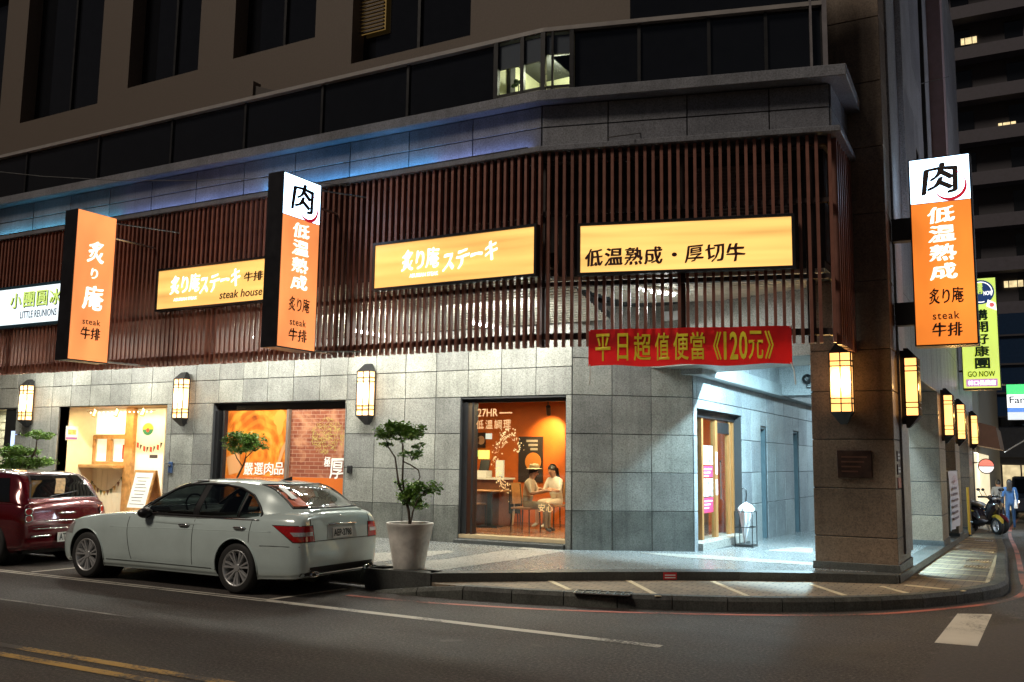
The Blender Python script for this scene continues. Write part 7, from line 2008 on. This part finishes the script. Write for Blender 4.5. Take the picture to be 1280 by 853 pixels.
# ================================================================== hanging signs down the side street
YG = 27.0
FG = Frame((0, YG), (1, 0), (0, -1))
qa = [onY(x, y, YG) for x, y in ((1221.5, 346), (1246, 346), (1203, 488), (1251, 489))]
gx0 = qa[2].x+.02; gx1 = qa[3].x+.02; gz0, gz1 = qa[2].z, qa[1].z
gs = thing('blade_sign', 'lime green blade sign with dark characters hung behind the orange sign', 'sign', ((gx0+gx1)/2, YG+.1, gz0))
MB().fbox(FG, gx0, gx1, -.25, -.004, gz0, gz1).build('case', CASE, gs)
w = gx1-gx0; h = gz1-gz0
MB().fbox(FG, gx0+.02, gx1-.02, -.003, .004, gz0+.05, gz1-.02).build('lime_face', emit('sign_lime', (.62, .85, .045), 1.0, var=.15), gs)
MB().tube([(XP, YG+.12, gz0+.5), (gx0, YG+.12, gz0+.5)], .03, 6).build('bracket', DARK, gs); MB().tube([(XP, YG+.12, gz1-.5), (gx0, YG+.12, gz1-.5)], .03, 6).build('bracket', DARK, gs)
q = MB(); cx_, cz_ = gx0+w*.58, gz1-h*.13; q.add([FG.p(cx_+w*.36*math.cos(a), .006, cz_+w*.36*math.sin(a)) for a in np.linspace(0, 2*PI, 28, endpoint=False)], [tuple(range(28))]); q.build('round_badge', emit('badge_navy', (.02, .05, .16), .8, base=(.02, .05, .15)), gs)
q = MB(); ring = [FG.p(cx_+w*.30*math.cos(a), .010, cz_+w*.30*math.sin(a)) for a in np.linspace(-.4, 1.6*PI, 30)]; q.tube(ring, .012, 5, cap=False); q.build('badge_ring', INKW, gs)
q = MB(); fit_text(q, '購', FG, (cx_-w*.14, cx_+w*.06, cz_-.05, cz_+.28), .011, bold=.02); q.build('badge_lettering', emit('sign_lime', (.62, .85, .045), 1.0), gs)
q = MB(); fit_text(q, 'NOW', FG, (cx_+w*.08, cx_+w*.32, cz_-.09, cz_+.02), .011, bold=.02); q.build('badge_lettering', INKW, gs)
for i, ch in enumerate('購開好康團'):
    q = MB(); fit_text(q, ch, FG, (gx0+w*.34, gx0+w*.74, gz1-h*(.285+.108*(i+1))+.03, gz1-h*(.285+.108*i)), .007, bold=.03); q.build('lettering', plain('sign_green_ink', (.01, .05, .03), .6), gs)
q = MB(); fit_text(q, 'GO NOW', FG, (gx0+w*.14, gx0+w*.86, gz0+h*.115, gz0+h*.165), .007, bold=.015); q.build('lettering', plain('sign_green_ink', (.01, .05, .03), .6), gs)
MB().fbox(FG, gx0+.08, gx1-.08, .0045, .007, gz0+h*.03, gz0+h*.095).build('violet_band', emit('band_violet', (.42, .05, .50), .9), gs)
q = MB(); fit_text(q, '林口長庚店', FG, (gx0+.12, gx1-.12, gz0+h*.04, gz0+h*.085), .009, bold=.02); q.build('lettering', INKW, gs)
q = MB(); q.add([FG.p(gx0+w*.72, .012, gz1-h*.26), FG.p(gx0+w*.98, .012, gz1-h*.30), FG.p(gx0+w*.95, .012, gz1-h*.235), FG.p(gx0+w*.76, .012, gz1-h*.20)], [(0, 1, 2, 3)]); q.build('flag_mark', INKW, gs)
q = MB(); q.lathe([(.06, 0), (.06, -.003)], FG.p(gx0+w*.86, .016, gz1-h*.25), 12, 'y'); q.build('flag_dot', emit('flag_red', (.8, .03, .04), .9), gs)
# convenience store sign at the right edge
YF = 40.0
FF = Frame((0, YF), (1, 0), (0, -1))
fa = onY(1257, 481, YF); fb = onY(1257, 525, YF)
fm = thing('blade_sign', 'white green and blue lit shop sign cut by the right edge', 'sign', (fa.x+.9, YF+.1, fb.z))
hh = fa.z-fb.z
MB().fbox(FF, fa.x, fa.x+2.0, -.3, -.004, fb.z, fa.z).build('case', CASE, fm)
for nm, z0_, z1_, mt in (('green_band', .72, 1.0, emit('store_green', (.02, .75, .18), 1.3)), ('white_band', .34, .715, emit('store_white', (.95, 1, 1), 1.6)), ('blue_band', .22, .335, emit('store_blue', (.03, .22, .75), 1.2)), ('lower_band', .0, .215, emit('store_pale', (.7, .78, .85), 1.1))):
    MB().fbox(FF, fa.x+.02, fa.x+1.98, -.003, .004, fb.z+hh*z0_, fb.z+hh*z1_).build(nm, mt, fm)
q = MB(); fit_text(q, 'FamilyMart', FF, (fa.x+.1, fa.x+1.9, fb.z+hh*.40, fb.z+hh*.66), .006, bold=.012); q.build('lettering', plain('store_navy', (.01, .04, .16), .5), fm)
MB().tube([(fa.x+.5, YF+.15, fa.z), (fa.x-2.6, YF+.15, fa.z+.1)], .05, 6).build('bracket', STEEL, fm)
# round red-and-white sign
YR = 31.5
rc_ = onY(1233, 583, YR)
rd = thing('round_sign', 'small round red and white hanging sign over the parked scooters', 'sign', rc_)
for nm, mt, a0, a1 in (('red_half', emit('round_red', (.75, .03, .04), 1.0), .05, PI-.05), ('white_half', emit('round_white', (.95, .92, .9), 1.1), PI+.05, 2*PI-.05)):
    q = MB(); q.add([rc_+Vector((.20*math.cos(a), -.05, .20*math.sin(a))) for a in np.linspace(a0, a1, 16)], [tuple(range(16))]); q.build(nm, mt, rd)
MB().lathe([(.22, -.045), (.23, 0), (.22, .05)], rc_, 24, 'y').build('case', CASE, rd)
MB().tube([rc_+Vector((-.20, 0, .1)), (XP-.03, YR, rc_.z+.1)], .02, 6).build('bracket', DARK, rd)
# tall white cloth banner fixed between pillars
va = onX(1182, 583, XP+.02); vb_ = onX(1203, 665, XP+.02)
vb2 = thing('hanging_banner', 'tall white printed banner hung between the arcade pillars', 'banner', (XP+.03, (va.y+24.4)/2, vb_.z))
y0_, y1_ = 21.9, 24.45
zt_, zb_ = 1.55, .30
q = MB(); q.grid([[Vector((XP+.02+.03*math.sin(j*.9+i*.3), y0_+(y1_-y0_)*j/14, zt_+(zb_-zt_)*i/8+.0*j)) for j in range(15)] for i in range(9)]); q.build('cloth', plain('banner_white', (.62, .58, .58), .7, var=.08), vb2, smooth=True)
for k in range(6):
    z = .5+.13*k; MB().box(XP+.062, XP+.066, y0_+.5+.1*(k % 2), y1_-.6-.15*(k % 3), z, z+.05).build('text_line', plain('banner_grey_ink', (.18, .14, .15), .7), vb2)
q = MB(); random.seed(3)
for k in range(40):
    y = y0_+1.3+random.gauss(0, .35); z = 1.35+random.gauss(0, .07); q.add([(XP+.062, y-.04, z), (XP+.062, y, z-.02), (XP+.062, y+.04, z), (XP+.062, y, z+.02)], [(0, 1, 2, 3)])
f_ = q.build('printed_blossom', plain('banner_pink', (.55, .18, .20), .7), vb2); f_['kind'] = 'stuff'
for y in (y0_, y1_): MB().tube([(XP-.15, y, zt_), (XP+.04, y, zt_)], .012, 6).build('hook', STEEL, vb2)
# yellowish wall edge before the scooters, built as a thin pole
gpp = thing('yellow_wall_edge', 'thin yellow pole built for the yellowish wall edge past the arcade step', 'post', (-1.58, 27.3, slope(27.3)+.14))
MB().tube([(0, 0, 0), (0, 0, 1.25)], .035, 10).build('pole', plain('edge_yellow', (.55, .30, .03), .5), gpp, local=True); MB().lathe([(.06, 0), (.06, .03), (.035, .05)], (0, 0, 0), 12).build('foot', DARK, gpp, local=True)

# ================================================================== buildings down the side street
def lit(name, s, col=(1.0, .78, .40)): return emit(name, col, s, base=(.6, .5, .3), var=.35, scale=(3, 3, 3))
FAR = plain('far_wall', (.045, .042, .050), .8, var=.2, nscale=2); FARB = plain('far_band', (.075, .068, .085), .7, var=.2, nscale=3)
tw = thing('apartment_tower', 'dark tower with pale balcony bands and a few lit windows', 'building', (8, 78, slope(78)))
MB().box(-6.5, 34, 78.6, 92, -2, 58).build('wall', FAR, tw)
FTw = Frame((0, 78.6), (1, 0), (0, -1))
for k in range(16):
    z = 6.0+3.35*k
    MB().fbox(FTw, -6.5, 34, .001, 1.3, z, z+1.0).build('balcony', FARB, tw)
    for j in range(8):
        x = -5.5+5.0*j
        fr_ = MB().fbox(FTw, x, x+2.6, .001, .06, z+1.25, z+2.9).build('window', DKGLASS, tw)
        MB().fbox(FTw, x+1.26, x+1.34, .061, .10, z+1.25, z+2.9).build('window_bar', FARB, fr_)
for (px, py, wpx, hpx) in ((1211, 51, 20, 8), (1213, 127, 14, 8), (1258, 121, 22, 5), (1259, 158, 22, 10), (1266, 278, 24, 5), (1267, 355, 24, 8)):
    a = FTw.px(px-wpx/2, py, .12); b = FTw.px(px+wpx/2, py, .12); t = FTw.px(px, py-hpx/2, .12)[1]; bo = FTw.px(px, py+hpx/2, .12)[1]
    wdt = (b[0]-a[0])
    for f0, f1 in ((0, .22), (.27, .68), (.73, 1.0)):
        MB().fbox(FTw, a[0]+wdt*f0, a[0]+wdt*f1, 1.31 if bo < 0 else .08, .12, bo, t).build('lit_window', lit('far_lit', 1.1), tw)
# low shop block closing the street
lb = thing('shop_block', 'low block with lit shop windows closing the end of the side street', 'building', (4, 62, slope(62)))
gz_ = slope(62)
MB().box(-9, 26, 62.5, 72, gz_-.5, 4.6).build('wall', plain('block_wall', (.12, .12, .14), .8), lb)
FLb = Frame((0, 62.5), (1, 0), (0, -1))
for k in range(10):
    x = -8.6+3.4*k
    MB().fbox(FLb, x, x+3.0, .001, .05, gz_+.1, 1.75).build('shop_window', lit('shop_lit', .9, (1.0, .80, .45)), lb)
    for j in range(3): MB().fbox(FLb, x+1.0*j, x+1.0*j+.08, .0505, .12, gz_+.1, 1.75).build('window_bar', FARB, lb)
    MB().fbox(FLb, x-.35, x-.05, .001, .3, gz_, 2.2).build('pier', FARB, lb)
MB().fbox(FLb, -9, 26, .31, .8, 2.2, 3.9).build('fascia', plain('fascia_slate', (.16, .17, .21), .7), lb)
for k in range(10): MB().fbox(FLb, -8.6+3.4*k, -5.7+3.4*k, .001, .05, 4.0, 4.5).build('upper_pane', DKGLASS, lb)
# glazed office block above it
ob_ = thing('glass_block', 'blue-black glazed block above the low shops', 'building', (4, 73, slope(73)))
MB().box(-9, 26, 73, 77.5, -1.5, 12.2).build('wall', plain('night_blue_glass', (.012, .03, .07), .15), ob_)
FOb = Frame((0, 73), (1, 0), (0, -1))
for k in range(12): MB().fbox(FOb, -8.5+3*k, -8.35+3*k, .001, .08, 4.6, 12.2).build('mullion', FAR, ob_)
for z in (6.6, 8.6, 10.6): MB().fbox(FOb, -9, 26, .081, .16, z, z+.12).build('transom', FAR, ob_)
for (x, z) in ((2.5, 7.6), (3.4, 5.4), (1.5, 7.5), (6.0, 9.5)): MB().fbox(FOb, x, x+.5, .002, .03, z, z+.35).build('lit_window', emit('far_white', (.7, .9, 1), .8), ob_)
# shops on the left side of the side street, past the arcade
sb = thing('side_shop', 'low shop front with a cream wall and awning past the arcade', 'building', (-2.5, 40, slope(40)))
MB().box(-8, -1.75, 33.35, 60, slope(45)-.5, 8.5).build('wall', plain('shop_wall', (.26, .25, .24), .7), sb)
MB().box(-1.749, -1.70, 33.5, 44, slope(36)-.1, 2.1).build('lit_front', lit('side_lit', 1.0, (1.0, .84, .55)), sb)
MB().hexa([(-1.75, 33.4, 2.35), (-.95, 33.4, 2.2), (-.95, 38, 2.2), (-1.75, 38, 2.35), (-1.75, 33.4, 3.1), (-1.05, 33.4, 2.9), (-1.05, 38, 2.9), (-1.75, 38, 3.1)]).build('awning', plain('awning_brown', (.20, .12, .09), .7), sb)
MB().tube([(-.9, 36, 2.15), (1.2, 39, 3.6)], .025, 6).build('awning_stay', WHITE, sb)
# shops opposite, right of the view, closing the street on that side
rs_ = thing('opposite_block', 'dark block on the far side of the side street, beyond the right edge', 'building', (14, 40, slope(40)))
MB().box(9, 30, 16, 60, -1, 16).build('wall', FAR, rs_)
FRs = Frame((9, 0), (0, -1), (-1, 0))
for k in range(9): MB().fbox(FRs, -58+4.6*k, -54.6+4.6*k, .001, .05, .1+slope(40), 2.6).build('shop_window', lit('shop_lit', .55), rs_)
light('awning_lamp', 'AREA', (-1.35, 35.5, 2.15), 130, (.75, .9, 1.0), (.2, 3.0), target=(-1.2, 35.5, 0))
light('added_street_light', 'AREA', (8.9, 44, 2.6), 260, (.7, .88, 1.0), (.3, 8.0), target=(2, 44, -1))  # added lamp out of view, brightens the far side street
light('added_street_light', 'AREA', (8.9, 25, 2.7), 900, (.78, .86, 1.0), (.5, 10.0), target=(2, 25, 1.6))  # added lamp out of view, lights the side front and hanging banner
# overhead wires
def wire(label, pts, r_=.008):
    o_ = MB().tube(pts, r_, 5).build('overhead_wire', plain('wire_grey', (.10, .10, .10), .6)); return tag(o_, label, 'cable')
a = onY(-40, 211, 8.5); b = onY(340, 222.5, 10.6); mid = (a+b)/2+Vector((0, 0, -.12))
c = onY(437, 232.5, 11.2)
wire('thin pale overhead wire crossing the upper left of the building', [a, (a+mid)/2-Vector((0, 0, .03)), mid, (b+mid)/2-Vector((0, 0, .02)), b, c], .006)
a = onY(760, 172, 11.0); b = onY(1186, 96, 22.0); mid = a.lerp(b, .5)+Vector((0, 0, -.12))
wire('thin dark overhead wire sloping across the corner pillar', [a, a.lerp(b, .25)+Vector((0, 0, -.09)), mid, a.lerp(b, .75)+Vector((0, 0, -.09)), b], .008)
